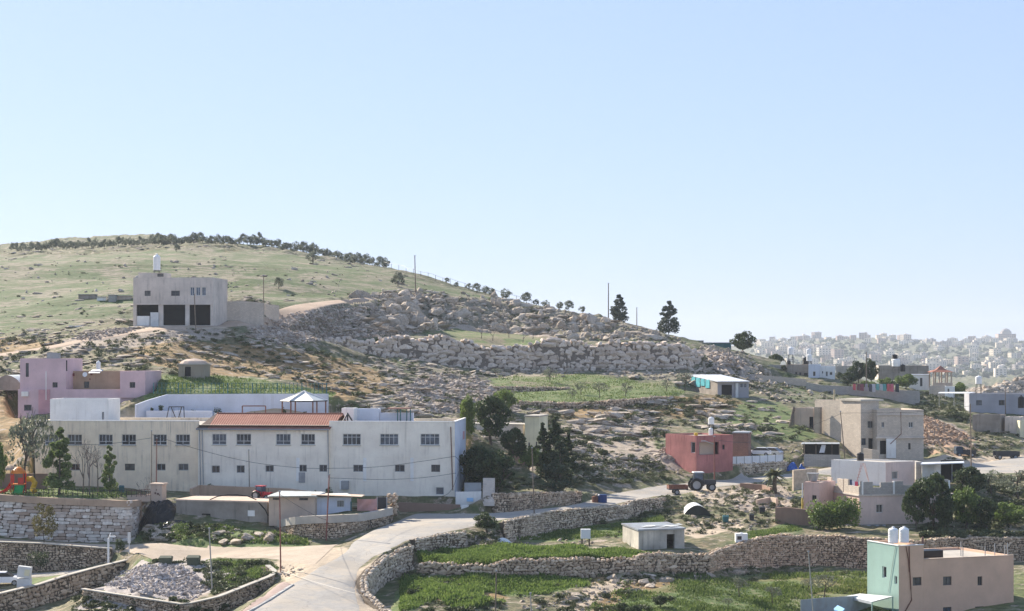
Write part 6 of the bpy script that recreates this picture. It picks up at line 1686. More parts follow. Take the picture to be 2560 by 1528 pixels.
wall_strip("block_wall", "short low block wall beyond the pole right of the hilltop house", "wall", [(663,760,327),(698,764,329)], gz, M_CONC2, 0.3)
def pen(name, label, u0, v0, u1, v1, d, mat, dep=2.0, slope=0.1):
    mb = MB(); a, b = W(u0, d), W(u1, d); wbox(mb, a, b, dep, gz(a[0], a[1]) - .2, ZZ(v0, d)); m2_ = MB(); wbox(m2_, a + (-.15, -.2), b + (.15, -.2), dep + .3, ZZ(v0, d) + .003, ZZ(v0, d) + .09)
    return thing(name, label, "shed", [("wall", mb, mat), ("roof", m2_, M_SHEETG)])
hp = at(250, 752)
pen("animal_shed", "white boxy pen left of the hilltop house", 242, 743, 265, 0, hp[1], M_WHITE)
pen("animal_shed", "dark grey pen left of the hilltop house", 271, 738, 288, 0, hp[1] - 1, M_CONC3)
pen("animal_shed", "low dark shed at the left end of the hillside pens", 196, 737, 238, 0, hp[1] + 3, M_GREYW)
pen("animal_shed", "patched pale pen nearest the hilltop house", 292, 740, 326, 0, hp[1] + 1, M_TAN)
mb = MB(); p = at(190, 818); mb.box(p[0]-1.3, p[0]+1.3, p[1], p[1]+1.4, p[2], p[2]+.25); single("concrete_slab", "white broken slab lying on the rubble below the hillside pens", "slab", mb, M_WHITE)
mb = MB(); wbox(mb, W(334, 310), W(532, 309.2), .1, rel(4.05), rel(8.2)); hh.part("bay_shade_sheet", mb, M_DARK)  # near-black sheet added inside the bays, painting in their shade
# stone hut
p = at(478, 944); d0 = p[1]; a, b = W(444, d0), W(512, d0)
hb = Building("stone_hut", "small old stone hut with a dark doorway behind the school", "hut", rect((446,d0),(508,d0-.3),4), p[2]-CZ-.4, (HOR-912)/F*d0, M_plaster("rubble_plaster", (0.34, 0.29, 0.22), (0.2, 0.17, 0.12), 0.5), [(0,462,917,477,941,'doorb')], parapet=0.0)
mb = MB(); c_ = (a+b)/2; zz_ = ZZ(912, d0); mb.lathe([(2.0, 0.16), (1.7, 0.5), (1.0, 0.75), (0.1, 0.85)], (c_[0], c_[1]+2, zz_), 14); hb.part("earth_roof", mb, M_TAN)

# ------------------------------------------------------------------ sheds above the junction
gb = Building("grey_shed", "long low grey block shed with a flat pale roof beside the black tarpaulins", "shed", rect((440,203.5),(668,200.5),5.5), -19.9, -16.45, M_GREYW, [(0,504,1284,526,1304,'doorb')], parapet=0.0, roofmat=M_TAN)
gb.pxbox("white_board", M_WHITE, 0, 620, 1276, 637, 1291, 0.06)
gb.pipe("bent_hose", M_BLACKP, 0, [(521,1250),(540,1242),(565,1238),(590,1238),(615,1241),(637,1250)], 0.06, -0.4)
gb.pipe("black_hose", M_BLACKP, 0, [(648,1256),(665,1275),(672,1290)], 0.06, 0.15)
tb_ = Building("tan_shed", "tan plastered shed with a pale green sheet roof by the red pole", "shed", rect((672,199.0),(787,198.6),5.5), -18.8, -15.7, M_TAN, [(0,682,1244,700,1250,'dark'),(0,748,1244,770,1251,'dark')], parapet=0.0, roofmat=M_SHEETW)
mb = MB(); A_ = [P(668,1241,198.2), P(790,1240,198.0), P(806,1229,206), P(704,1227,206)]; mb.poly(A_); mb.poly([q - (0,0,.08) for q in A_][::-1]); tb_.part("sheet_roof", mb, M_SHEETW)
bb = Building("blue_white_shed", "bluish white shed with a barred window behind the curved yard wall", "shed", rect((788,199.8),(878,200.6),4.5), -18.6, -15.9, M_BLUEWHITE, [(0,842,1251,861,1268.5,'grid')], parapet=0.0, roofmat=M_SHEETW)
bb.pxbox("door_post", M_TEALD, 0, 876, 1254, 879, 1286, 0.08)
mb = MB(); A_ = [P(776,1237,199.0), P(904,1242,199.6), P(912,1237,206), P(790,1232,206)]; mb.poly(A_); mb.poly([q - (0,0,.08) for q in A_][::-1]); bb.part("sheet_roof", mb, M_TAN)
mb = MB(); n = 9; rr_ = np.random.default_rng(4); G_ = np.array([[P(893 + 49*i/(n-1), 1248 + 36*j/(n-1) - (2 if i in (0, n-1) else 0), 200.9 + 0.5*math.sin(i*1.1 + j*.7)*.4) for i in range(n)] for j in range(n)])
id_ = np.arange(n*n).reshape(n, n); mb.add(G_.reshape(-1, 3), np.stack((id_[:-1,:-1], id_[1:,:-1], id_[1:,1:], id_[:-1,1:]), -1).reshape(-1, 4)); single("pink_sheet", "faded salmon pink sheet hung beside the dark gate of the shed yard", "tarpaulin", mb, M_plain("faded_pink", (0.62, 0.34, 0.30), 0.8), smooth=True)
pr = []; mb = MB(); wbox(mb, W(944, 203.0), W(966, 203.2), .08, rel(-18), ZZ(1244, 203)); pr.append(("leaf", mb, M_DKMETAL)); mb = MB()
for u in (943, 967): a = W(u, 203.0); mb.tube([(a[0], a[1], rel(-18)), (a[0], a[1], ZZ(1242, 203))], .07, 5)
pr.append(("gate_post", mb, M_METAL)); thing("metal_gate", "dark metal gate at the right end of the shed yard", "gate", pr)
mb = MB(); rg = np.random.default_rng(12); pos = []; 
for k in range(90): pos.append((X(rg.uniform(968, 992), 204.5), 204.5 + rg.uniform(-.4, .6), rel(-18.2 + rg.uniform(0, 2.4))))
place_many(mb, STONES, np.array(pos), np.tile((.26,.24,.2), (90, 1)), rg); single("stone_pillar", "rough stone gate pillar ending the shed yard at the road", "pillar", mb, M_WALLA)
# black tarpaulin heap
def crumple(name, label, cat, uc, d, rx, ry, h, mat, seed, z=None):
    r = np.random.default_rng(seed); n = 22; cx, cy = X(uc, d), d; mb = MB(); xs = np.linspace(-1, 1, n); gx, gy = np.meshgrid(xs, xs); q = np.sqrt(gx**2 + gy**2)
    px_, py_ = cx + gx*rx, cy + gy*ry; k = np.clip(1 - q**2*0.85, 0, 1)
    zz_ = hz(px_, py_) if z is None else np.full_like(px_, rel(z))
    zz_ = zz_ + h*k*(0.65 + 0.7*np.abs(fbm(px_*1.0 + seed, py_*1.0, .9, 3, seed))) + 0.03
    id_ = np.arange(n*n).reshape(n, n); mb.add(np.stack((px_, py_, zz_), -1).reshape(-1, 3), np.stack((id_[:-1,:-1], id_[:-1,1:], id_[1:,1:], id_[1:,:-1]), -1).reshape(-1, 4))
    return single(name, label, cat, mb, mat, smooth=False)
crumple("black_tarpaulin", "large black plastic sheet heaped at the right end of the block wall", "tarpaulin", 388, 203.5, 2.3, 2.0, 1.7, M_BLACKP, 5)
crumple("black_tarpaulin", "smaller black plastic heap with silver edges before the grey shed", "tarpaulin", 438, 200.0, 1.7, 1.3, 0.8, M_BLACKP, 6)
crumple("black_tarpaulin", "black plastic draped over the corner of the white block wall", "tarpaulin", 349, 205.5, 0.9, 1.2, 1.0, M_BLACKP, 7, z=-16.9)
# ------------------------------------------------------------------ red house
rh = Building("red_house", "faded red house with a sunlit left wall and roof tanks by the road", "house", corner((1664,261.5),(1740.7,255.2),(1832,258.2)), -17.2, -11.62, M_RED,
   [(0,1727,1105,1738,1133,'one'),(1,1748,1106,1797,1136,'hole'),(1,1806,1112,1812,1124,'dark')], parapet=0.25)
mb = MB(); a, b = rh.foot[1], rh.foot[2]; t_ = (b-a)/np.linalg.norm(b-a); nn = np.array((-t_[1], t_[0]))
wbox(mb, a + t_*0.3 + nn*1.0, a + t_*3.7 + nn*1.0, 0.15, rel(-14.6), rel(-12)); rh.part("porch_wall", mb, M_TAN)
mb = MB(); wbox(mb, a + t_*0.35 + nn*0.95, a + t_*1.2 + nn*0.95, 0.02, rel(-14.35), rel(-13.2)); rh.part("window", mb, M_PANE)
mb = MB(); wbox(mb, a + t_*0.25 + nn*0.25, a + t_*3.8 + nn*0.25, 1.0, rel(-14.75), rel(-14.62)); rh.part("balcony_floor", mb, M_CONC)
Building("side_block", "reddish brown block extension behind the red house's right end", "shed", rect((1832,266),(1871,265.5),4), -15.5, -11.75, M_REDB, parapet=0.0, roofmat=M_SHEETG)
tank(1778, 1061, 1043, 259, 15, "white upper tank on the red house roof frame", stand=1086)
tank(1777, 1088, 1070, 257.5, 11, "small whitish lower tank on the red house roof")
tank(1740, 1089, 1082, 257.3, 10, "yellow tub at the red house roof corner", M_plain("yellow_plastic", (0.65, 0.42, 0.05), 0.5), name="plastic_tub")
mb = MB(); pw_ = [(1803,1143,1163,260.6),(1880,1140,1159.5,263.6),(1958,1136.5,1155.5,268.5)]
for (u0,t0,b0,d0_),(u1,t1,b1,d1_) in zip(pw_, pw_[1:]): mb.poly([P(u0,b0,d0_),P(u1,b1,d1_),P(u1,t1,d1_),P(u0,t0,d0_)]); mb.poly([P(u0,t0,d0_+.06),P(u1,t1,d1_+.06),P(u1,b1,d1_+.06),P(u0,b0,d0_+.06)])
m2_ = MB()
for k in range(9): q = k/8; u = 1803 + 155*q; d_ = np.interp(u, [1803,1880,1958], [260.6,263.6,268.5]) - .06; vb_ = np.interp(u, [1803,1958], [1165,1157]); vt_ = np.interp(u, [1803,1958], [1142,1135.5]); m2_.tube([P(u, vb_, d_), P(u, vt_, d_)], .04, 4)
thing("sheet_fence", "bright white metal sheet fence on the stone wall beside the red house", "fence", [("panel", mb, M_SHEETWH), ("post", m2_, M_METAL)])

# ------------------------------------------------------------------ concrete house group
c1 = Building("concrete_house", "bare grey concrete house of three levels on the right hand slope", "house", [W(2037,294), W(2099.5,288.5), W(2152,283.2), W(2197,284.6), W(2197,284.6)+(W(2037,294)-W(2152,283.2))*0.95], -17.4, -7.6, M_CONC2,
   [(2,2169,1053,2185.5,1070,'small'),(2,2153.5,1096,2165,1113,'dark'),(2,2171,1096,2185,1124,'doorb')], parapet=0.15)
mb = MB(); a, b = W(2098,288.2), W(2152,282.9); wbox(mb, a, b, 4.2, rel(-7.6)+.003, rel(-7.3)); c1.part("roof_slab", mb, M_CAP)
Building("", "", "", rect((2193,282.3),(2309,283.6),9), -17.4, -8.9, M_CONC2,
   [(0,2204,1055,2211,1069,'win'),(0,2271.5,1055,2283,1069,'win'),(0,2200,1102,2215.6,1136,'doorb'),(0,2270.6,1108,2276.7,1124,'dark')], parapet=0.3, root=c1.root)
mb = MB(); wbox(mb, W(2191,282.0), W(2311,283.3), .3, ZZ(1096.5,282), ZZ(1093,282)); wbox(mb, W(2192,282.1), W(2310,283.4), .2, ZZ(1038.5,282), ZZ(1036.5,282)); c1.part("floor_band", mb, M_CONC)
mb = MB(); wbox(mb, W(2216,282.15), W(2240,282.4), .1, ZZ(1146,282), ZZ(1097,282)); c1.part("painted_panel", mb, M_WHITE)
mb = MB(); mb.tube([P(2252,1030,281.9), P(2253,1085,281.9), P(2226,1110,281.8)], .07, 5); c1.part("downpipe", mb, M_RUST)
wall_strip("block_wall", "low pale block wall at the foot of the concrete house", "wall", [(2158,1121,277),(2180,1124,275.5),(2198,1126,275.3)], gz, M_CONC2, 0.2)
mb = MB(); mb.tube([P(2085,1090,290), P(2086,974,290)], .14, 6); single("timber_post", "tall pale timber post against the concrete house", "post", mb, M_plain("pale_timber", (0.5,0.42,0.27), .8))
Building("block_hut", "small pinkish block hut left of the concrete house", "hut", rect((1985,297),(2034,294.5),5), -14.6, -9.0, M_TAN, [(0,2023,1042,2033,1076,'doorb')], parapet=0.1)
mb = MB(); wbox(mb, W(2035,292.5), W(2049,291.5), .5, rel(-14.2), ZZ(1018,292)); single("concrete_pier", "dark slab like pier between the block hut and the concrete house", "pier", mb, M_GREYW)
mb = MB(); rg = np.random.default_rng(3)
for k in range(9): mb.tube([P(1971+rg.uniform(0,16), 1066+rg.uniform(-4,4), 295), P(1984+rg.uniform(-3,5), 1019+rg.uniform(-4,6), 296.6)], .07, 5)
single("timber_planks", "bundle of grey planks leaning on the block hut", "planks", mb, M_WOOD)
# lean-to and blue tarps
pr = []; mb = MB(); wbox(mb, W(2010,271.5), W(2100,269.5), .2, rel(-16.9), ZZ(1136,271)); pr.append(("block_base", mb, M_CONC3))
mb = MB(); A_ = [P(2002,1110,271.3), P(2100,1110,269.5), P(2098,1106,275), P(2006,1106,277)]; mb.poly(A_); mb.poly([q-(0,0,.1) for q in A_][::-1]); pr.append(("roof", mb, M_SHEETG))
mb = MB(); wbox(mb, W(2008,276), W(2098,274), .1, rel(-16.2), ZZ(1109,275)); pr.append(("dark_backing", mb, M_DARK))
mb = MB(); A_ = [P(2048,1132,271), P(2061,1132,271), P(2065,1112,270.9), P(2054,1112,270.9)]; mb.poly(A_); pr.append(("pale_panel", mb, M_BLUEWHITE))
for u in (2011, 2040, 2080, 2098):
    mb = MB(); mb.tube([P(u,1137,270.9), P(u,1109,270.9)], .06, 5); pr.append(("post", mb, M_WOOD))
thing("lean_to", "open lean-to shed with a pale panel on a block base below the concrete house", "shed", pr)
crumple("blue_tarpaulin", "bright blue tarpaulin heap at the end of the white fence", "tarpaulin", 1980, 271, 1.0, .8, 1.5, M_BLUE, 8)
crumple("blue_tarpaulin", "smaller blue tarpaulin heap touching the lean-to", "tarpaulin", 2004, 270.5, .65, .6, 1.1, M_BLUE, 9)
# white house with carport
wh = Building("white_house", "white flat roofed house with sunlit left wall behind the crenellated roof", "house", corner((2078,241.5),(2214,236),(2287,238.8)), -18.2, -14.15, M_WHITE, [(1,2230,1179,2245.5,1198,'grid')], parapet=0.15, facemat={1: M_MAUVE})  # front of the white house is mauve: its shade put into the colour
tank(2151, 1152, 1132, 241, 18, "black tank on the white house roof", M_BLACKP)
pr = []; mb = MB(); wbox(mb, W(2290,239), W(2304,239), 3, rel(-17.6), rel(-14.3)); pr.append(("block_wall", mb, M_CONC3))
mb = MB(); wbox(mb, W(2305,238), W(2337,237.8), .15, rel(-17.6), rel(-14.45)); pr.append(("sheet_wall", mb, M_SHEETW))
mb = MB(); wbox(mb, W(2338,237.8), W(2352,237.8), .15, rel(-17.6), rel(-14.45)); pr.append(("white_wall", mb, M_WHITE))
mb = MB(); A_ = [P(2302,1160,236.8), P(2411,1156.5,236.4), P(2409,1153,243), P(2300,1156,243)]; mb.poly(A_); mb.poly([q-(0,0,.12) for q in A_][::-1]); mb.poly([A_[0]-(0,0,.12),A_[1]-(0,0,.12),A_[1],A_[0]]); pr.append(("roof", mb, M_SHEETWH))
mb = MB(); wbox(mb, W(2352,243), W(2408,243), .15, rel(-17.6), rel(-14.3)); pr.append(("dark_backing", mb, M_DARK))  # near-black backing puts the shade of the carport interior into its colour
for u in (2380, 2407):
    mb = MB(); mb.tube([P(u,1205,237), P(u,1158,237)], .06, 5); pr.append(("post", mb, M_METAL))
thing("carport", "open carport with a white sheet roof right of the white house", "carport", pr)
pr = []; mb = MB()
for s_ in (-1, 1):
    mb.tube([P(2141+s_*0,1208,233.5), P(2155+s_*2,1158,234)], .05, 4); mb.tube([P(2173,1208,233.5), P(2160+s_*2,1158,234)], .05, 4)
for k in range(7): q = k/7; mb.tube([P(2141+14*q+(-3),1208-50*q,233.4), P(2141+14*q+4,1208-50*q,233.4)], .03, 4)
single("step_ladder", "tall pinkish A-frame ladder against the sunlit white wall", "ladder", mb, M_plain("pinkish_wood", (0.55,0.38,0.33), .8))
# ------------------------------------------------------------------ crenellated house
Lp, Cp, Rp = (2048,224.7), (2148,215), (2382,217.2)
cf = corner(Lp, Cp, Rp)
cr = Building("crenellated_house", "mauve house with a jagged grey block parapet behind the dark trees", "house", cf, -20.9, -16.85, M_MAUVE, [(1,2190.6,1261.5,2207,1282,'win')], parapet=0.0, facemat={0: M_SALMON}, roofmat=M_CONC)
def para(face, segs, z0=-16.68):
    p, q = cf[face], cf[face+1]; t_ = (q-p)/np.linalg.norm(q-p)
    for (u0, u1, vt) in segs:
        sa, za_ = face_hit(p, q, u0, vt); sb, _ = face_hit(p, q, u1, vt); mb = MB(); a_, b_ = p + t_*sa, p + t_*sb
        wbox(mb, a_, b_, 0.2, rel(z0), za_); cr.part("parapet_block", mb, M_CONC3 if face == 1 else M_CONC2)
para(0, [(2068,2078,1192),(2078.2,2093,1214),(2093.2,2107,1196),(2110,2120,1197),(2120.2,2147,1213)])
para(1, [(2150,2157,1203),(2157.2,2182,1205),(2182.2,2201,1219),(2201.2,2234,1206),(2236,2258,1203),(2258.2,2307,1213),(2320,2371,1199)])
for u in (2156, 2234.5, 2308, 2319, 2372.5):
    p, q = cf[1], cf[2]; sa, _ = face_hit(p, q, u, 1200); c_ = p + (q-p)/np.linalg.norm(q-p)*sa; mb = MB(); mb.box(c_[0]-.1, c_[0]+.1, c_[1]-.13, c_[1]+.13, rel(-16.68), rel(-15.15)); cr.part("parapet_pillar", mb, M_WHITE)
mb = MB(); n = 12; G_ = np.array([[P(2153 + 61*i/(n-1), 1312 + 24*j/(n-1) + (4*math.sin(i*1.3) if j == n-1 else 0), 214.2 - .25*math.sin(i*1.7+j)) for i in range(n)] for j in range(n)])
id_ = np.arange(n*n).reshape(n, n); mb.add(G_.reshape(-1, 3), np.stack((id_[:-1,:-1], id_[1:,:-1], id_[1:,1:], id_[:-1,1:]), -1).reshape(-1, 4)); single("hanging_tarp", "grey white tarpaulin hung below the crenellated house's window", "tarpaulin", mb, M_METAL, smooth=True)
hut = Building("pink_hut", "narrow salmon pink hut with a dark window left of the crenellated house", "hut", rect((2009,219.5),(2048,218.2),4), -19.6, -15.5, M_SALMON, [(0,2030,1238,2041,1256,'dark')], parapet=0.15)
hut.pipe("white_pipe", M_WHITE, 0, [(2007,1208),(2007,1245)], .07, .1); hut.pipe("yellow_pillar", M_plain("yellow_paint", (0.7,0.5,0.12), .8), 0, [(2007,1245),(2007,1278)], .12, .1)
wall_strip("garden_wall", "dull brown plastered wall below the pink hut", "wall", [(1938,1270,214.5),(1962,1268,214.2),(2032,1276,213.2)], gz, M_BROWNW, 0.4)
wall_strip("stone_block_wall", "orange stone yard wall behind the pink hut", "wall", [(1984,1176,240),(2040,1171,241),(2046,1172,242)], gz, M_WALLB, 0.4)
mb = MB(); p = P(2032,1203,221); mb.lathe([(0.5,0),(0.75,0.9),(0.8,0.95),(0.7,0.95)], (p[0],p[1],rel(-15.5)), 16); single("metal_tub", "grey metal tub on the pink hut's roof", "tub", mb, M_METAL)
# ------------------------------------------------------------------ mint and brown house
C_ = W(2247, 175); rdir = np.array((0.94, 0.342)); ldir = np.array((-0.40, 0.917))
mf = [C_ + ldir*5.2, C_, C_ + rdir*2.75, C_ + rdir*2.75 + ldir*5.2]
mh = Building("mint_brown_house", "tall house with a mint green side wall and brown front at the lower right", "house", mf, -27.0, -18.47, M_BROWN, [(0,2205.7,1415.5,2216,1445.7,'one'),(0,2236,1439.7,2243,1461,'one'),(1,2282,1443.8,2304,1463.6,'dark')], parapet=0.3, facemat={0: M_MINT}, capmat=M_WHITE)
lf = [C_ + rdir*2.76, C_ + rdir*12.9, C_ + rdir*12.9 + ldir*8.5, C_ + rdir*2.76 + ldir*8.5]
Building("", "", "", lf, -27.0, -19.85, M_BROWN, [(0,2357.7,1442,2379,1463,'dark'),(0,2444,1441.6,2456,1463.6,'dark'),(0,2357.7,1518.6,2379,1545,'dark'),(0,2438,1517,2460,1545,'dark')], parapet=0.22, root=mh.root)
mb = MB()
for a, b in ((mf[0], mf[1]), (mf[1], mf[2])): t_ = (b-a)/np.linalg.norm(b-a); nn = np.array((t_[1], -t_[0])); wbox(mb, a + nn*.05, b + nn*.05, .3, rel(-18.47)+.003, rel(-18.40))
mh.part("coping", mb, M_WHITE)
mb = MB(); a, b = lf[0], lf[1]; wbox(mb, a + np.array((.342,-.94))*.05, b + np.array((.342,-.94))*.05, .3, rel(-19.85)+.003, rel(-19.78)); mh.part("coping", mb, M_TAN)
mh.pipe("brown_pipe", M_RUST, 1, [(2272,1366),(2273,1420),(2276,1470),(2278,1500),(2262,1528)], .05, .08)
mh.pipe("brown_pipe", M_RUST, 1, [(2264,1366),(2270,1400),(2272,1430)], .04, .08)
mh.pipe("loose_cable", M_METAL, 0, [(2240,1366),(2234,1400),(2228,1440),(2222,1480)], .02, .05)
tank(2233, 1357, 1319, 177.3, 25, "left one of the two big white tanks on the mint house")
tank(2260, 1356, 1318, 177.6, 25, "right one of the two big white tanks on the mint house")
pr = []; mb = MB(); A_ = [P(2116,1490,176), P(2180,1505,172.5), P(2232,1491,175), P(2150,1484,180)]; mb.poly(A_); mb.poly([q-(0,0,.08) for q in A_][::-1]); mb.poly([A_[0]-(0,0,.25),A_[1]-(0,0,.25),A_[1],A_[0]]); pr.append(("cloth", mb, M_TARPW))
for q in A_: mb = MB(); mb.tube([(q[0], q[1], rel(-27)), q], .06, 5); pr.append(("post", mb, M_MINT))
thing("awning", "pale cloth awning on posts at the foot of the mint wall", "awning", pr)
mb = MB(); p = W(2310,177.0); wbox(mb, p + ldir*1.2, p + ldir*1.2 + rdir*3.0, 1.6, rel(-20.05), rel(-19.3)); single("black_cover", "black plastic covered box on the brown roof terrace", "cover", mb, M_BLACKP)
for i_, u in enumerate((2414, 2450, 2471, 2496, 2522, 2529)):
    mb = MB(); t_ = np.interp(u, [2308, 2534], [2.8, 12.8]); p = C_ + rdir*t_ + ldir*(.5 if i_ != 1 else 3); mb.tube([(p[0],p[1],rel(-20.05)), (p[0],p[1],rel(-18.9 + .25*(i_ % 2)))], .05, 5)
    single("roof_post", "thin grey post on the brown roof terrace, %s from the tower" % ["first","second","third","fourth","fifth","sixth"][i_], "post", mb, M_METAL)
mb = MB(); p = C_ + rdir*2.9 + ldir*.4; mb.tube([(p[0],p[1],rel(-19.8)),(p[0],p[1],rel(-17.75))], .11, 6); single("roof_post", "thick brown post where the tower meets the lower brown roof", "post", mb, M_REDB)
wall_strip("sheet_fence", "grey sheet fence left of the mint house at the bottom", "fence", [(2002,1500,168),(2060,1494,170),(2178,1488,178)], -25.6, M_SHEETG, 0.05)
mb = MB(); A_ = [P(2084,1522,166), P(2102,1532,164), P(2112,1522,166), P(2094,1513,168)]; mb.poly(A_); mb.poly([q-(0,0,.1) for q in A_][::-1]); single("blue_sheet", "pale blue roof sheet at the bottom beside the grey fence", "sheet", mb, M_LBLUE)

# ------------------------------------------------------------------ turquoise shed
ts = [W(1719,339), W(1794,325.2), W(1872,325.6), W(1719,339)+W(1872,325.6)-W(1794,325.2)]
th_ = Building("turquoise_shed", "shed with a bright white roof and hanging turquoise sheets", "shed", ts, -9.2, -5.3, M_GREYBLUE, [(1,1804,962,1830,990,'doorb'),(1,1850,958,1867,970,'blue')], parapet=0.0, facemat={0: M_GREYW})
mb = MB(); A_ = [P(1716,936.5,341), P(1794,953.5,324.4), P(1874,953,324.8), P(1802,936.5,341)]; A_ = [A_[0], A_[1], A_[2], A_[3]]; mb.poly(A_); mb.poly([q-(0,0,.12) for q in A_][::-1]); mb.poly([A_[1]-(0,0,.12),A_[2]-(0,0,.12),A_[2],A_[1]]); mb.poly([A_[0]-(0,0,.12),A_[1]-(0,0,.12),A_[1],A_[0]]); th_.part("sheet_roof", mb, M_SHEETWH)
for k in range(4):
    th_.pxbox("hanging_sheet", M_TEAL, 0, 1729 + k*12, 942 + k*2.5, 1739 + k*12, 962 + (k % 2)*4 + k*1.5, 0.12, -0.05)
mb = MB(); a = W(1839,325.1); wbox(mb, a, W(1846,325.1), .1, rel(-8.6), rel(-5.5)); th_.part("pale_panel", mb, M_TARPW)
# ------------------------------------------------------------------ village on the right
def house_px(name, label, uL, dL, uR, dR, vt, vb, depth, mat, ops=(), parapet=0.15, **kw):
    zt_ = (HOR - vt) / F * dL; zb_ = (HOR - vb) / F * dL - 0.8
    return Building(name, label, kw.pop('cat', 'house'), rect((uL, dL), (uR, dR), depth), zb_, zt_, mat, [(0,) + tuple(o) for o in ops], parapet=parapet, **kw)
house_px("block_house", "long low grey block house at the left of the right hand village", 1864,404,1967,401, 912.8,946, 7, M_CONC3, [(1889,924,1897,936,'dark'),(1931.6,928,1941.7,937.5,'dark')])
house_px("block_house", "brownish grey block house joined to the white village house", 1968,400,2020,398.5, 911.6,947, 7, M_TAN, [(1988,930,1993,938,'dark'),(1998,931,2003,941,'dark'),(2010,933,2020,946,'doorb')], facemat={0: M_GREYW})
house_px("white_village_house", "tall white part house with one window in the right hand village", 2021,396,2048.5,395.5, 911,950, 6, M_BLUEWHITE, [(2032,928.7,2039,941,'one')])
house_px("white_village_house", "lower white house with two windows right of the taller white one", 2049,397,2088,396.5, 915,951, 6, M_WHITE, [(2055,928,2058,934,'one'),(2064.5,929,2069.5,941,'one'),(2074,930,2081,938,'one')])
house_px("block_house", "grey house behind the dark trees of the right hand village", 2090,412,2140,411, 915,945, 6, M_CONC3)
house_px("block_house", "long plain grey brown house behind the laundry line", 2196,420,2322,419, 914,942, 7, M_CONC, facemat={0: M_GREYW})
house_px("sheet_hut", "white hut with a sloping sheet roof left of the tiled pavilion", 2272,398,2322,397, 938,966, 5, M_WHITE, [(2300,945,2306,966,'dark')], parapet=0.0, roofmat=M_SHEETWH)
house_px("dark_block_house", "dark grey block wall house below the tiled pavilion", 2323,386,2362,385, 965,985, 4, M_CONC3)
house_px("white_box", "white upright box building under the canopy sheet", 2362,380,2386,379.5, 966,985, 3, M_WHITE, [(2369,972,2373,985,'dark')], cat="hut")
# pavilion
pc = np.array((X(2351, 396), 396, ZZ(966, 396))); pr = []; s_ = 396/F; hw = 27*s_*0.92
mb = MB(); ze_ = ZZ(930.5, 396); za_ = ZZ(914, 396); Q = [(pc[0]-hw*1.15, 396-hw, ze_), (pc[0]+hw*1.15, 396-hw, ze_), (pc[0]+hw*1.15, 396+hw, ze_), (pc[0]-hw*1.15, 396+hw, ze_)]
q2 = [(pc[0]+a*hw*.45, 396+b*hw*.45, (ze_*.6+za_*.4)) for a, b in ((-1,-1),(1,-1),(1,1),(-1,1))]; top = (pc[0], 396, za_)
for k in range(4): mb.poly([Q[k], Q[(k+1)%4], q2[(k+1)%4], q2[k]]); mb.poly([q2[k], q2[(k+1)%4], top])
mb.poly(Q[::-1]); pr.append(("tiled_roof", mb, M_TILE))
for a in (-1, -.35, .35, 1):
    for b in (-1, 1):
        mb = MB(); mb.tube([(pc[0]+a*hw*.9, 396+b*hw*.85, pc[2]-.3), (pc[0]+a*hw*.9, 396+b*hw*.85, ze_)], .17, 6); pr.append(("pillar", mb, M_TAN))
mb = MB(); wbox(mb, pc[:2]+(-hw, -hw), pc[:2]+(hw, -hw), .2, pc[2]-.3, pc[2]+.8); pr.append(("parapet", mb, M_TAN))
thing("tiled_pavilion", "open pavilion with an orange tiled roof in the right hand village", "pavilion", pr)
house_px("grey_blue_house", "long grey blue single storey house at the right edge", 2423,331,2640,329, 984.5,1036, 8, M_GREYBLUE, [(2440.6,1001,2454.7,1013.6,'dark'),(2497,1000.5,2511.6,1013.6,'dark')])
house_px("block_yard", "brown grey walled yard below the grey blue house", 2431,313,2500,311, 1036.6,1081, 5, M_GREYW, [], cat="walled yard")
house_px("block_yard", "pale grey walled box right of the brown grey yard", 2512,312,2549,311, 1042.7,1085, 5, M_CONC, [], cat="walled yard")
house_px("cream_kiosk", "cream corner block cut by the right edge", 2550,309,2600,309, 1052,1087, 4, M_YELW, [], cat="kiosk")
pr = []; mb = MB(); A_ = [P(2345,982.5,345), P(2425,983,338), P(2440,980,348), P(2350,980,352)]; mb.poly(A_); mb.poly([q-(0,0,.1) for q in A_][::-1]); mb.poly([A_[0]-(0,0,.1),A_[1]-(0,0,.1),A_[1],A_[0]]); pr.append(("sheet", mb, M_SHEETWH))
for u, d in ((2348,346),(2385,342),(2422,339)): mb = MB(); a = W(u, d); mb.tube([(a[0],a[1],gz(a[0],a[1])-.2),(a[0],a[1],ZZ(982.5, d))], .07, 5); pr.append(("post", mb, M_METAL))
thing("canopy", "thin white sheet canopy left of the grey blue house", "canopy", pr)
wall_strip("block_wall", "grey block boundary wall below the left village houses", "wall", [(1892,937,372),(1950,942,372),(2015,948,371)], gz, M_CONC2, 0.3)
wall_strip("block_wall", "long dark block boundary wall carrying the laundry line", "wall", [(2016,956,368),(2054,963,366),(2160,968,364),(2240,975,363),(2298,978,362),(2300,985,370)], gz, M_CONC3, 0.3)
wall_strip("block_wall", "dark upright wall end beside the village gate", "wall", [(2000,951,371.5),(2015,953,371)], gz, M_GREYW, 0.4)
tank(1977,887,868,404,16,"white tank on a stand on the leftmost village roof", stand=911)
tank(2023,903,886,399,14,"lower white tank next to the big black village tank", stand=911)
tank(2022,887,872,402,13,"upper white tank above its white neighbour in the village", stand=905)
tank(2014,911,894,400,16,"big black tank on the village roof", M_BLACKP)
tank(1972,912,901,402,10,"small black tank beside the solar sheet on the village roof", M_BLACKP)
tank(2240,916.5,897,409,21,"wide white tank on a pedestal behind the laundry", stand=933)
tank(2237,897,886,409.2,14,"black tank stacked on the wide white one", M_BLACKP)
tank(2257,929,911,408,13,"black tank right of the wide white one", M_BLACKP)
tank(2446.5,960,940,333,16,"white tank on a lattice stand above the grey blue house", stand=985)
tank(2553,1020,990,326,16,"dark tank at the right edge in front of the grey blue house", M_BLACKP)
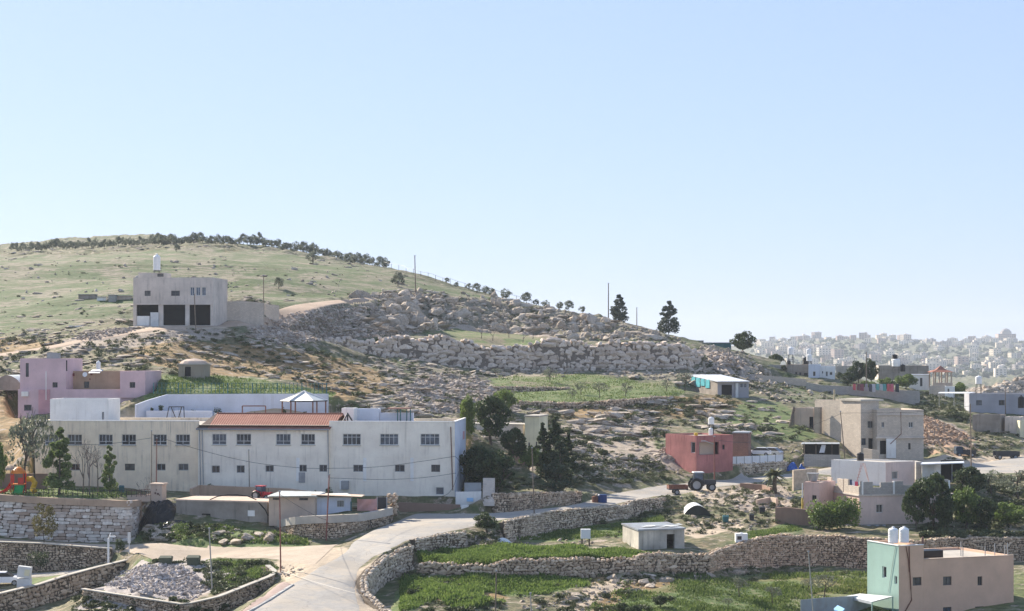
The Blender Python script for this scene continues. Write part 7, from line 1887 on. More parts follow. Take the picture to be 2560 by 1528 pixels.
mb = MB(); A_ = [P(1950,912,401), P(1966,912,401), P(1962,902,404), P(1955,902,404)]; mb.poly(A_); mb.poly(A_[::-1]); single("solar_panel", "pale sloping panel on the leftmost village roof", "solar panel", mb, M_SHEETW)
# laundry
cols = [(0.6,0.12,0.14),(0.2,0.1,0.1),(0.25,0.08,0.1),(0.35,0.3,0.33),(0.08,0.08,0.1),(0.55,0.52,0.55),(0.15,0.4,0.38),(0.5,0.5,0.52),(0.12,0.35,0.33),(0.65,0.14,0.16),(0.62,0.16,0.2),(0.04,0.05,0.06)]
nm = ["red","dark brown","maroon","dusty lilac","black","pale grey","teal","white grey","dark teal","bright red","crimson","near black"]
lu = [2136,2146,2155,2166,2176,2184,2194,2203,2211,2221,2230,2243]
for k, (c_, n_, u) in enumerate(zip(cols, nm, lu)):
    mb = MB(); h_ = (16 + (k*7 % 6))/F*360; w_ = (3.6 + (k % 3)*.6)/F*360; p = P(u, 960, 361 - .1); q = [(p[0]-w_, p[1], p[2]), (p[0]+w_, p[1]+.02, p[2]), (p[0]+w_*.9, p[1]-.12, p[2]-h_), (p[0]-w_*.95, p[1]+.08, p[2]-h_*.93)]
    mb.poly(q); mb.poly([tuple(np.array(a)+(0,.03,0)) for a in q[::-1]])
    single("hanging_garment", n_ + " garment on the laundry line over the dark village wall", "laundry", mb, M_plain("cloth_" + n_.replace(" ", "_"), c_, 0.9), "laundry on the village line")
def wire(name, label, pts, r=0.022, mat=M_DKMETAL, cat="cable"):
    """pts (u, v, d) control points joined by a smooth sag"""
    Pn = np.array([P(*p) for p in pts]); t0 = np.arange(len(Pn)); tt = np.linspace(0, len(Pn)-1, 8*(len(Pn)-1)+1); out = []
    for x_ in tt:
        i = min(int(x_), len(Pn)-2); f = x_-i; p0 = Pn[max(i-1,0)]; p1 = Pn[i]; p2 = Pn[i+1]; p3_ = Pn[min(i+2,len(Pn)-1)]
        out.append(.5*((2*p1)+(-p0+p2)*f+(2*p0-5*p1+4*p2-p3_)*f*f+(-p0+3*p1-3*p2+p3_)*f**3))
    mb = MB(); mb.tube(out, r, 4); return single(name, label, cat, mb, mat)
wire("clothes_line", "thin clothes line over the dark village wall", [(2128,959,361),(2190,960.5,361),(2255,959,361)], .02)

# ------------------------------------------------------------------ poles and wires
def pole(label, u0, v0, u1, v1, d=None, w=3.2, mat=M_WOOD, arm=False, name="utility_pole", cat="pole"):
    p = at(u1, v1) if d is None else np.array((X(u1, d), d, gz(X(u1, d), d)))
    if d is not None or True: d = p[1]
    top = P(u0, v0, d); r = w / 2 / F * d
    pr = []; mb = MB(); mb.tube([p - (0,0,.3), top], [r, r*.72], 8); pr.append(("shaft", mb, mat))
    mb = MB(); mb.box(top[0]-r*1.3, top[0]+r*1.3, top[1]-r*1.3, top[1]+r*1.3, top[2]-.02, top[2]+.1); pr.append(("cap", mb, M_METAL))
    if arm: mb = MB(); mb.tube([top-(0,0,1.0), top+(-1.3,-.2,-.55)], .05, 5); mb.box(top[0]-1.75, top[0]-1.2, top[1]-.35, top[1]-.1, top[2]-.62, top[2]-.5); pr.append(("lamp_arm", mb, M_METAL))
    return thing(name, label, cat, pr, base=p)
M_POLER = M_plain("reddish_pole", (0.22, 0.09, 0.07), 0.8, var=.3)
M_POLEG = M_plain("grey_pole", (0.33, 0.32, 0.29), 0.8, var=.2)
for a in [("tall reddish pole before the tan shed, its foot on the stone heap", 699,1229,702,1425,174.5,4,M_POLER),
    ("dark pole at the curved yard wall before the blue white shed", 823,1188,815,1346,192.2,4,M_POLER),
    ("thin grey pole standing in the garden behind the curved wall", 523,1322,531,1487,169,4,M_POLEG),
    ("slim pole rising before the stone garden wall right of the school", 1330,1120,1336,1285,207.5,3.4,M_WOOD),
    ("thin pole against the school's middle wing", 622,1126,624,1240,213,2.6,M_WOOD),
    ("thin dark pole before the school's left wing by the bare tree", 379,1078,379,1222,207,2.6,M_WOOD),
    ("reddish pole beside the flowered block in the playground corner", 392,1096,390,1222,206.5,3,M_POLER),
    ("brown pole in the lower green field at the bottom", 1241,1428,1238,1560,163,4,M_WOOD),
    ("pale short pole at the bottom edge in the lower field", 1326,1484,1330,1570,160,4,M_POLEG),
    ("leaning grey pole left of the mint house", 2021,1380,2036,1560,166,3.6,M_POLEG),
    ("tall pole alone on the green hillside above the quarry spill", 1037,640,1039,737,None,3,M_WOOD),
    ("tallest skyline pole left of the loose topped pine", 1521,709,1521,798,434,3,M_WOOD),
    ("short pole between the two skyline pines", 1592,770,1592,822,436,2.4,M_WOOD),
    ("pole at the end of the block wall right of the hilltop house", 659,689,659,790,320,2.8,M_WOOD),
    ("pole on the slope in front of the hilltop house", 486,735,490,833,None,2.8,M_WOOD),
    ("thin tall pole between the two dark village trees", 2166,880,2166,962,372,3,M_WOOD),
    ("dark leaning pole in front of the concrete house", 2101,1029,2113,1133,276,3,M_WOOD),
    ("tall pole at the sandy road right of the concrete house", 2426,1010,2428,1167,268,3.6,M_WOOD),
    ("short pole on the grey blue house", 2513,968,2514,1036,328,2.6,M_WOOD)]:
    pole(*a)
pole("red street lamp pole in front of the red house", 1786,1092,1786,1224,243.8,3.6,M_POLER,True,"street_lamp","street lamp")
wire("overhead_cable", "long sagging cable drooping across the school's front from left to right", [(379,1086,207),(416,1099,208),(507,1127,210),(625,1155,211.5),(740,1169,212.5),(823,1171,212.8),(960,1166,213),(1138,1141,214.8)])
wire("overhead_cable", "lower cable along the school's right wing", [(822,1195,192.2),(960,1199,203),(1060,1194,209),(1140,1183,214.7)])
wire("overhead_cable", "cable from the leftmost playground pole to the left edge", [(-30,1102,207),(100,1108,207),(250,1111,207),(379,1095,207)])
wire("overhead_cable", "cable looping from the school corner down to the low wall", [(1138,1141,214.6),(1150,1160,214.3),(1140,1200,213.6),(1126,1228,213),(1108,1240,212.8),(1070,1244,212.6)])
wire("overhead_cable", "cable running left of the red pole to the tan shed", [(699,1236,174.5),(740,1262,182),(790,1290,190),(815,1300,192)])
wire("overhead_cable", "cable crossing low above the road at the bottom", [(702,1428,174),(760,1447,168),(830,1468,162),(900,1487,158),(940,1500,157)], .025)
wire("overhead_cable", "cable from the red house lamp to the leaning concrete house pole", [(1786,1100,243.8),(1880,1105,255),(2000,1075,268),(2101,1035,276)])
wire("overhead_cable", "cable from the leaning pole to the roadside pole on the right", [(2101,1033,276),(2180,1032,274),(2290,1030,271),(2426,1015,268)])
mb = MB()
for k in range(46):
    u = 960 + k*9.2; v = np.interp(u, [960,1037,1115,1230,1311,1380], [667,691,712,740,759,772]); d_ = np.interp(u, [960,1037,1115,1230,1311,1380], [512,482,472,462,457,452]); p = on(u, d_)
    if k % 2 == 0: mb.tube([p, p + (0,0,1.5)], .05, 4)
mb.tube([on(u, np.interp(u, [960,1037,1115,1230,1311,1380], [512,482,472,462,457,452])) + (0,0,1.4) for u in np.arange(960, 1375, 12)], .03, 4, cap=False)
single("wire_fence", "faint wire fence on thin posts along the bare skyline", "fence", mb, M_DKMETAL)

# ------------------------------------------------------------------ things along the road
# tractor and trailer
def wheel(c, r, w, ang):
    """tyre and rim as two MBs, axle along the local y axis"""
    ty, rm = MB(), MB(); n = 20; prof = [(r*.62,-w/2),(r*.9,-w/2),(r,-w*.3),(r,w*.3),(r*.9,w/2),(r*.62,w/2)]
    Vt = []; ca, sa = math.cos(ang), math.sin(ang)
    for (q, y) in prof:
        for k in range(n): a = 2*math.pi*k/n; lx, lz = q*math.cos(a), q*math.sin(a); Vt.append((c[0]+ca*lx-sa*y, c[1]+sa*lx+ca*y, c[2]+lz))
    m = len(prof); ty.add(Vt, [(i*n+k, i*n+(k+1)%n, (i+1)*n+(k+1)%n, (i+1)*n+k) for i in range(m-1) for k in range(n)])
    for y in (-w*.32, w*.32):
        Vr = [(c[0]+ca*r*.63*math.cos(2*math.pi*k/n)-sa*y, c[1]+sa*r*.63*math.cos(2*math.pi*k/n)+ca*y, c[2]+r*.63*math.sin(2*math.pi*k/n)) for k in range(n)]; rm.poly(Vr)
    return ty, rm
def local(c, ang): 
    ca, sa = math.cos(ang), math.sin(ang)
    return lambda x, y, z: (c[0]+ca*x-sa*y, c[1]+sa*x+ca*y, c[2]+z)
def lbox(mb, L, x0, x1, y0, y1, z0, z1, taper=0.0):
    t_ = taper
    V_ = [L(x0,y0,z0),L(x1,y0,z0),L(x1,y1,z0),L(x0,y1,z0),L(x0+t_,y0+t_,z1),L(x1-t_,y0+t_,z1),L(x1-t_,y1-t_,z1),L(x0+t_,y1-t_,z1)]
    mb.add(V_, [(0,3,2,1),(4,5,6,7),(0,1,5,4),(1,2,6,5),(2,3,7,6),(3,0,4,7)])
def make_vehicle(name, label, cat, base, ang, parts, wheels):
    root = empty(name, tuple(float(q) for q in base), 0, label, cat); base = np.array(base)
    def link(n_, mb, mat, par):
        for k, (v, f, m, t_) in enumerate(mb.ch): mb.ch[k] = (v-base, f, m, t_)
        return mb.build(n_, mat, par)
    for n_, mb, mat in parts: link(n_, mb, mat, root)
    for (x, y, r, w, rimmat) in wheels:
        L = local(base, ang); ty, rm = wheel(L(x, y, r), r, w, ang); w_ = link("wheel", ty, M_BLACKP, root); link("rim", rm, rimmat, w_)
    return root
def tractor(name, label, c, ang, body, s_=1.0, roof=None):
    L0 = local(c, ang); L = lambda x, y, z: L0(x*s_, y*s_, z*s_); P_ = []
    mb = MB(); lbox(mb, L, .35, 1.75, -.33, .33, .75, 1.35, .05); lbox(mb, L, -.9, .4, -.3, .3, .6, .95); P_.append(("engine_hood", mb, body))
    mb = MB(); lbox(mb, L, 1.75, 1.82, -.28, .28, .8, 1.25); P_.append(("grille", mb, M_DKMETAL))
    mb = MB()
    for x in (-.95, .25):
        for y in (-.6, .6): mb.tube([L(x, y, .95), L(x*.85, y*.9, 2.2)], .045*s_, 5)
    P_.append(("cab_frame", mb, M_DKMETAL))
    mb = MB(); lbox(mb, L, -1.0, .35, -.68, .68, 2.2, 2.32, .06); P_.append(("cab_roof", mb, roof or M_FRAME))
    mb = MB(); lbox(mb, L, -.88, .18, -.55, .55, 1.4, 2.18, .04); P_.append(("cab_glass", mb, M_PANE2))
    mb = MB(); lbox(mb, L, -.92, .22, -.58, .58, .9, 1.38); P_.append(("cab_body", mb, body))
    for y in (-.85, .85): mb = MB(); mb.tube([L(-1.35,y,.9), L(-1.1,y,1.4), L(-.6,y,1.58), L(-.1,y,1.35)], .1*s_, 5); P_.append(("fender", mb, body))
    mb = MB(); mb.tube([L(1.0,.2,1.3), L(1.0,.2,1.95)], .04*s_, 5); P_.append(("exhaust", mb, M_DKMETAL))
    return make_vehicle(name, label, "tractor", c, ang, P_, [(-.65*s_,-.85*s_,.78*s_,.4*s_,M_METAL),(-.65*s_,.85*s_,.78*s_,.4*s_,M_METAL),(1.25*s_,-.7*s_,.48*s_,.28*s_,M_METAL),(1.25*s_,.7*s_,.48*s_,.28*s_,M_METAL)])
tc = on(1752, 239.5); tractor("tractor", "dark tractor with a glazed cab parked on the road by the red pole", tc, 0.06, M_plain("dark_tractor_paint", (0.05,0.05,0.055), .5), 1.08)
tr = on(1697, 238.6); L = local(tr, .1); P_ = []
mb = MB(); lbox(mb, L, -1.45, 1.1, -.8, .8, .65, .78); P_.append(("bed", mb, M_DKMETAL))
for (a, b, c_, d_) in ((-1.45,-1.39,-.8,.8),(1.04,1.1,-.8,.8),(-1.38,1.03,-.8,-.74),(-1.38,1.03,.74,.8)): mb = MB(); lbox(mb, L, a, b, c_, d_, .785, 1.25); P_.append(("side_board", mb, M_RUST))
mb = MB(); mb.tube([L(1.0,0,.6), L(1.9,0,.55)], .06, 5); P_.append(("drawbar", mb, M_DKMETAL))
make_vehicle("trailer", "flat dark farm trailer hitched behind the parked tractor", "trailer", tr, .1, P_, [(-.4,-.85,.36,.22,M_METAL),(-.4,.85,.36,.22,M_METAL)])
rt_ = np.array((X(656,206), 206, gz(X(656,206), 206) + .35)); tractor("tractor", "small red tractor behind the tan shed's left corner", rt_, -0.5, M_plain("tractor_red", (0.5,0.04,0.05), .45), .72, M_plain("tractor_red_roof", (0.5,0.05,0.06), .5))
def car(label, c, ang, col, s_=1.0):
    L0 = local(c, ang); L = lambda x, y, z: L0(x*s_, y*s_, z*s_); P_ = []
    mb = MB(); prof = [(-2.1,.35),(-2.15,.75),(-1.95,.95),(-1.3,1.0),(1.0,.98),(1.95,.85),(2.15,.6),(2.1,.35)]
    for (x0,z0),(x1,z1) in zip(prof, prof[1:]): mb.poly([L(x0,-.8,z0),L(x1,-.8,z1),L(x1,.8,z1),L(x0,.8,z0)])
    mb.poly([L(x,-.8,z) for x, z in prof[::-1]]); mb.poly([L(x,.8,z) for x, z in prof]); mb.poly([L(-2.1,-.8,.35),L(-2.1,.8,.35),L(2.1,.8,.35),L(2.1,-.8,.35)]); P_.append(("body", mb, col))
    mb = MB(); pr2 = [(-1.85,.97),(-1.25,1.42),(.35,1.42),(1.1,.99)]
    mb.poly([L(x,-.74,z) for x, z in pr2[::-1]]); mb.poly([L(x,.74,z) for x, z in pr2]); mb.poly([L(-1.85,-.74,.97),L(-1.25,-.7,1.42),L(-1.25,.7,1.42),L(-1.85,.74,.97)]); mb.poly([L(1.1,-.74,.99),L(1.1,.74,.99),L(.35,.7,1.42),L(.35,-.7,1.42)]); P_.append(("window", mb, M_PANE))
    mb = MB(); lbox(mb, L, -1.27, .37, -.72, .72, 1.41, 1.47, .03); P_.append(("roof_panel", mb, col))
    for y in (-.6, .6): mb = MB(); lbox(mb, L, 2.08, 2.16, y-.15, y+.15, .62, .76); P_.append(("headlight", mb, M_FRAME))
    return make_vehicle("parked_car", label, "car", c, ang, P_, [(-1.3*s_,-.76*s_,.32*s_,.2*s_,M_METAL),(-1.3*s_,.76*s_,.32*s_,.2*s_,M_METAL),(1.3*s_,-.76*s_,.32*s_,.2*s_,M_METAL),(1.3*s_,.76*s_,.32*s_,.2*s_,M_METAL)])
M_CARW = M_plain("white_car_paint", (0.80,0.80,0.82), .25, var=.02); M_CARP = M_plain("silver_car_paint", (0.62,0.62,0.66), .3, .3, var=.02)
car("white car behind the left part of the white fence", on(1897,270), 2.9, M_CARW, .85); car("silver white car behind the first one beside the white fence", on(1922,274.5), 2.6, M_CARP, .95)
car("white car cut by the left edge on the village street", np.array((X(8,180.0), 180.0, gz(X(8,180), 180))), .12, M_CARW, .9)
tb__ = M_plain("dark_blue_paint", (0.02,0.04,0.07), .6)
def truck(label, c, ang, cabin, s_=1.0):
    L0 = local(c, ang); L = lambda x, y, z: L0(x*s_, y*s_, z*s_); P_ = []
    mb = MB(); lbox(mb, L, -2.2, 2.2, -.9, .9, .55, .75); P_.append(("chassis", mb, M_DKMETAL))
    if cabin: mb = MB(); lbox(mb, L, -2.2, -.7, -.95, .95, .76, 2.3, .1); P_.append(("cab", mb, tb__)); mb = MB(); lbox(mb, L, -2.24, -2.1, -.75, .75, 1.5, 2.05); P_.append(("windscreen", mb, M_PANE2))
    for (a, b, c_, d_) in ((-.6 if cabin else -2.2,2.2,-.95,-.88),(-.6 if cabin else -2.2,2.2,.88,.95),(2.13,2.2,-.87,.87)): mb = MB(); lbox(mb, L, a, b, c_, d_, .76, 1.5); P_.append(("side_board", mb, M_DKMETAL))
    return make_vehicle("old_truck" if cabin else "flat_trailer", label, "truck" if cabin else "trailer", c, ang, P_, [(-1.5*s_,-.85*s_,.45*s_,.28*s_,M_METAL),(-1.5*s_,.85*s_,.45*s_,.28*s_,M_METAL),(1.4*s_,-.85*s_,.45*s_,.28*s_,M_METAL),(1.4*s_,.85*s_,.45*s_,.28*s_,M_METAL)])
truck("old dark blue truck parked beside the sandy road on the right", on(2412,289.5), .1, True, .72); truck("low dark trailer near the right edge above the sandy road", on(2516,286.5), .05, False, .85)
# bins
def bin_(label, u, v, w, h, mat, name="waste_bin"):
    p = at(u, v); s_ = p[1]/F; x, y = w*s_/2, w*s_*.42; z = h*s_; mb = MB(); b_ = [(-x*.86,-y*.86,0),(x*.86,-y*.86,0),(x*.86,y*.86,0),(-x*.86,y*.86,0)]; t_ = [(-x,-y,z*.82),(x,-y,z*.82),(x,y,z*.82),(-x,y,z*.82)]
    mb.add(np.array(b_+t_)+p, [(0,3,2,1),(4,5,6,7),(0,1,5,4),(1,2,6,5),(2,3,7,6),(3,0,4,7)])
    m2_ = MB(); l_ = [(-x*1.04,-y*1.04,z*.825),(x*1.04,-y*1.04,z*.825),(x*1.04,y*1.04,z*.825),(-x*1.04,y*1.04,z*.825),(-x*.9,0,z),(x*.9,0,z)]; m2_.add(np.array(l_)+p, [(0,1,5,4)]); m2_.add(np.array(l_)+p, [(2,3,4,5)]); m2_.add(np.array(l_)+p, [(0,4,3)]); m2_.add(np.array(l_)+p, [(1,2,5)]); m2_.add(np.array(l_)+p, [(0,3,2,1)])
    return thing(name, label, "waste bin", [("body", mb, mat), ("lid", m2_, mat)], base=p)
M_BING = M_plain("dull_green_bin", (0.085,0.10,0.065), .6)
bin_("dull green bin left of its twin on the bank of the sandy lane", 415,1415,31,26,M_BING); bin_("dull green bin right of its twin, next to the thin grey pole", 484,1416,32,28,M_BING)
bin_("dark green bin in the yard right of the white tent", 1814,1306,15,18,M_TEALD); bin_("dark bin with a yellow lid by the garden rubble", 1879,1300,12,16,M_DKMETAL); bin_("dark grey bin by the low wall left of the pink hut", 1905,1284,14,18,M_DKMETAL)
bin_("dark green playground bin behind the railing", 304,1231,12,18,M_TEALD)
p = on(1506, 220.6); mb = MB(); mb.lathe([(.52,0),(.55,.1),(.55,.95),(.5,1.02)], p, 18); single("blue_drum", "blue round drum at the road's edge above the stone wall", "drum", mb, M_plain("drum_blue", (0.02,0.05,0.16), .4))
p = on(1490, 220.9); mb = MB(); mb.lathe([(.48,0),(.5,.75),(.38,.78)], p, 16); m2_ = MB(); rg = np.random.default_rng(6); place_many(m2_, STONES, np.array([p + (rg.uniform(-.3,.3), rg.uniform(-.3,.3), .85+rg.uniform(0,.25)) for k in range(9)]), np.tile((.18,.16,.14),(9,1)), rg); thing("stone_bin", "stone filled dark barrel left of the blue drum", "barrel", [("body", mb, M_RUST), ("stones", m2_, M_WALLB)], base=p)
# signs at the lane
def sign(label, u, vb, vt, plate, d, pm, name="road_sign"):
    p = np.array((X(u,d), d, gz(X(u,d),d))); pr = []; mb = MB(); mb.tube([p-(0,0,.2), (p[0],p[1],ZZ(vt,d))], .05, 6); pr.append(("post", mb, M_FRAME)); mb = MB(); u0,v0,u1,v1 = plate; a, b = P(u0,v1,d), P(u1,v0,d); mb.box(a[0],b[0],d-.09,d-.05,a[2],b[2]); pr.append(("plate", mb, pm)); return thing(name, label, "sign", pr, base=p)
sign("narrow pale sign plate on a thin post by the lane", 323,1391,1331,(319.5,1331,327,1358), 190.4, M_FRAME)
p = np.array((X(271,188.5),188.5,gz(X(271,188.5),188.5))); mb = MB(); mb.tube([p-(0,0,.2), P(271,1346,188.5)], .11, 7); m2_ = MB(); m2_.tube([P(271,1347,188.5), P(277,1332,188.4)], .05, 5); m3_ = MB(); a = P(276,1343,188.3); m3_.box(a[0]-.05,a[0]+.55,188.1,188.35,a[2]-.02,a[2]+.14); thing("street_lamp", "short white lamp post at the end of the brown rubble wall", "street lamp", [("post",mb,M_WPLAST),("bracket",m2_,M_WPLAST),("lamp_head",m3_,M_WPLAST)], base=p)
# broken white utility cabinet by the street
p = at(61, 1469); s_ = p[1]/F; mb = MB(); x = 17*s_; mb.box(p[0]-x,p[0]+x,p[1]-.35,p[1]+.35,p[2],p[2]+23*s_); m2_ = MB(); q = P(60,1444,p[1]); M_ = R2(0); m2_.box(-x*.95,x*.95,-.33,.33,.02,28*s_,0,(np.array(((math.cos(.12),0,math.sin(.12)),(0,1,0),(-math.sin(.12),0,math.cos(.12)))), q)); m3_ = MB(); m3_.box(x*.1,x*.85,-.36,-.335,.25,22*s_,0,(np.array(((math.cos(.12),0,math.sin(.12)),(0,1,0),(-math.sin(.12),0,math.cos(.12)))), q))
thing("utility_cabinet", "broken pale cabinet with its upper box tilted beside the white car", "cabinet", [("lower_box",mb,M_FRAME),("upper_box",m2_,M_FRAME),("door_panel",m3_,M_YELW)], base=p)
# terrace things
p = at(1464, 1362); s_ = p[1]/F; mb = MB(); x = 12*s_; mb.box(p[0]-x,p[0]+x,p[1]-.4,p[1]+.4,p[2]+16*s_,p[2]+39*s_); m2_ = MB()
for a in (-1,1):
    for b in (-1,1): m2_.box(p[0]+a*x*.75-.06,p[0]+a*x*.75+.06,p[1]+b*.3-.06,p[1]+b*.3+.06,p[2]-.1,p[2]+16*s_)
thing("raised_tank", "white ribbed cube tank on a black stand on the green terrace", "water tank", [("cube",mb,M_SHEETWH),("stand",m2_,M_BLACKP)], base=p)
p = at(1853, 1356); s_ = p[1]/F; mb = MB(); x = 15*s_; mb.box(p[0]-x,p[0]+x,p[1]-.5,p[1]+.5,p[2],p[2]+22*s_); m2_ = MB(); m2_.box(p[0]-x*.75,p[0]-.02,p[1]-.52,p[1]-.49,p[2]+7*s_,p[2]+16*s_); m3_ = MB(); m3_.lathe([(.14,0),(.14,.1)],(p[0],p[1],p[2]+22*s_),10)
thing("cube_tank", "white cube tank with a dark square on the tall terrace wall", "water tank", [("cube",mb,M_WPLAST),("dark_panel",m2_,M_DKMETAL),("cap",m3_,M_WPLAST)], base=p)
ch = Building("concrete_hut", "small stained concrete hut with a black doorway on the green terrace", "hut", corner((1556.6,198.5),(1596.5,191.8),(1711,193.5)), -21.4, -18.65, M_plaster("stained_hut", (0.50,0.47,0.40),(0.16,0.15,0.13),.8,patch=.3), [(1,1667,1336,1686.6,1376,'hole')], parapet=0.0, roofmat=M_SHEETG)
mb = MB(); rg = np.random.default_rng(8)
for k in range(9):
    u = 1590 + rg.uniform(0,112); v = 1322 + rg.uniform(-2,5); d_ = 193.5 + rg.uniform(0,3.5); q = P(u, 0, d_); q[2] = ch.z1 + .18 + rg.uniform(0,.12); w_ = rg.uniform(.3,.8); a = rg.uniform(0,3); mb.poly([(q[0]+w_*math.cos(a+t_), q[1]+w_*math.sin(a+t_), q[2]+rg.uniform(-.03,.08)) for t_ in (0,1.3,3.0,4.4)])
ch.part("roof_scraps", mb, M_TARPW)
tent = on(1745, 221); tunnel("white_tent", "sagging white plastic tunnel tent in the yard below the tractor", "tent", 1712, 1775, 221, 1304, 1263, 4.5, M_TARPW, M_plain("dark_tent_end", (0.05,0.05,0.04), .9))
crumple("white_sheet", "white plastic sheet lying on the stones at the wall's collapsed gap", "plastic sheet", 1262, 192.5, .7, .6, .5, M_TARPW, 12)
# playground
b = on(46, 206); pg = []; s_ = 206/F; M_OR = M_plain("orange_plastic",(0.75,0.22,0.03),.4); M_RD = M_plain("red_plastic",(0.65,0.05,0.03),.4); M_GR = M_plain("green_plastic",(0.02,0.30,0.08),.4); M_YE = M_plain("yellow_plastic_tube",(0.65,0.36,0.02),.4)
mb = MB(); mb.lathe([(.9,2.25),(.75,2.55),(.4,2.85),(.08,2.98)], b, 12); pg.append(("dome_roof", mb, M_OR))
for x, y in ((-.7,-.5),(.7,-.5),(.7,.5),(-.7,.5)): mb = MB(); mb.tube([b+(x,y,-.1), b+(x,y,2.3)], .06, 6); pg.append(("post", mb, M_RD))
mb = MB(); mb.box(b[0]-.75,b[0]+.75,b[1]-.55,b[1]+.55,b[2]+1.0,b[2]+1.1); pg.append(("deck", mb, M_OR))
mb = MB(); mb.box(b[0]+.1,b[0]+.75,b[1]-.62,b[1]-.56,b[2]+1.1,b[2]+1.8); mb.box(b[0]-.74,b[0]-.3,b[1]-.62,b[1]-.56,b[2]+1.3,b[2]+2.1); pg.append(("side_panel", mb, M_RD))
def slide(p0, p1, w_, mat):
    mb = MB(); a, c_ = np.array(p0), np.array(p1); n = 7; pts = [a*(1-k/n)+c_*(k/n)+(0,0,-.25*math.sin(math.pi*k/n)) for k in range(n+1)]; dd = (c_-a)[:2]; dd /= np.linalg.norm(dd); sd = np.array((-dd[1],dd[0],0))*w_
    for q, r_ in zip(pts, pts[1:]): mb.poly([q-sd,r_-sd,r_+sd,q+sd]); mb.poly([q-sd,r_-sd,r_-sd+(0,0,.2),q-sd+(0,0,.2)]); mb.poly([q+sd,r_+sd,r_+sd+(0,0,.2),q+sd+(0,0,.2)])
    return mb
pg.append(("slide", slide(b+(-.7,-.2,1.1), b+(-1.6,-1.2,.1), .28, None), M_RD)); pg.append(("slide", slide(b+(.3,-.6,.95), b+(.35,-2.0,.08), .5, None), M_GR))
mb = MB(); mb.tube([b+(1.0,.1,1.6), b+(1.5,.0,1.65), b+(1.9,-.2,1.2), b+(1.75,-.5,.6), b+(2.0,-.9,.3)], .32, 10); pg.append(("tube_slide", mb, M_YE))
thing("play_set", "colourful playground set with orange dome, red and green slides and a yellow tube", "play set", pg, base=b)
p = on(26, 210); mb = MB(); mb.tube([p, p+(0,0,2.7)], .04, 5); m2_ = MB(); m2_.lathe([(1.05,2.35),(.8,2.65),(.4,2.85),(.05,2.95)], p, 10); thing("sun_umbrella", "beige umbrella behind the orange dome in the playground", "umbrella", [("pole",mb,M_METAL),("canopy",m2_,M_TAN)], base=p)
wall_strip("playground_wall", "dull brown wall behind the playground at the school's corner", "wall", [(-60,1184,214),(118,1184,213.5)], gz, M_BROWNW, .2)
pr = []; mb = MB()
for k in range(26): q = on(60 + k*12.2, 200.9); q[2] = max(q[2], ZZ(1243,200.9)); mb.tube([q, q+(0,0,.85)], .03, 4)
for h in (.45,.84): a_, b_2 = P(60,1241,200.9), P(365,1247,200.9); mb.tube([a_+(0,0,h), b_2+(0,0,h)], .025, 4)
single("low_railing", "low black railing along the playground edge above the white block wall", "railing", mb, M_DKMETAL)
fb = Building("flower_block", "beige block with painted dark flowers at the playground's right corner", "block", rect((377,204.3),(405,204.0),1.2), -16.9, -14.75, M_TAN, parapet=0.0, roofmat=M_TAN)
mb = MB()
for (u, v, r_) in ((388,1233,3),(395,1235,3.5),(391,1225,2),(399,1238,2)): p = P(u,v,204.05); mb.poly([p+(math.cos(k)*r_*s_*(1 if i_ % 2 else .5),-.01,math.sin(k)*r_*s_*(1 if i_ % 2 else .5)) for i_, k in enumerate(np.arange(0,6.2,.63))])
fb.part("painted_flowers", mb, M_plain("flower_brown",(0.08,0.02,0.02),.9))
wall_strip("low_wall", "beige parapet wall joining the flowered block to the playground edge", "wall", [(318,1239,203.5),(376,1236,204.2)], -16.6, M_TAN, .25)
pr = []; mb = MB()
for k in range(12): q = P(320+k*5.1, 1240, 203.6); mb.tube([q, q+(0,0,.6)], .025, 4)
mb.tube([P(320,1240,203.6)+(0,0,.6), P(376,1236,204.2)+(0,0,.55)], .03, 4); single("railing", "dark red railing on the beige parapet wall", "railing", mb, M_RUST)
# small walls in the yard near the palm
wall_strip("plaster_wall", "sunlit tan garden wall below the road, left of the palm", "wall", [(1850,1208,246),(1905,1212,243),(1925,1220,239)], gz, M_BROWNW, .3)
wall_strip("plaster_wall", "low tan wall in front of the palm's foot", "wall", [(1893,1250,229),(1925,1243,230),(1940,1246,228)], gz, M_TAN, .3)
# olive pen behind the ridge
wall_strip("block_wall", "small grey block ruin below the skyline pines", "wall", [(1573,823,416),(1600,822,415),(1640,835,416)], gz, M_CONC2, .4)
for lab, u0, u1, vt, d_, mt in (("dark sheet shed at the right end of the skyline",1722,1757,853,446,M_GREYW),("dark blue sheet shed beside the big round skyline tree",1758,1828,858,442,M_TEALD)):
    house_px("sheet_shed", lab, u0,d_,u1,d_-.5,vt,882,4,mt,[],parapet=0.0,cat="shed",roofmat=M_SHEETG)

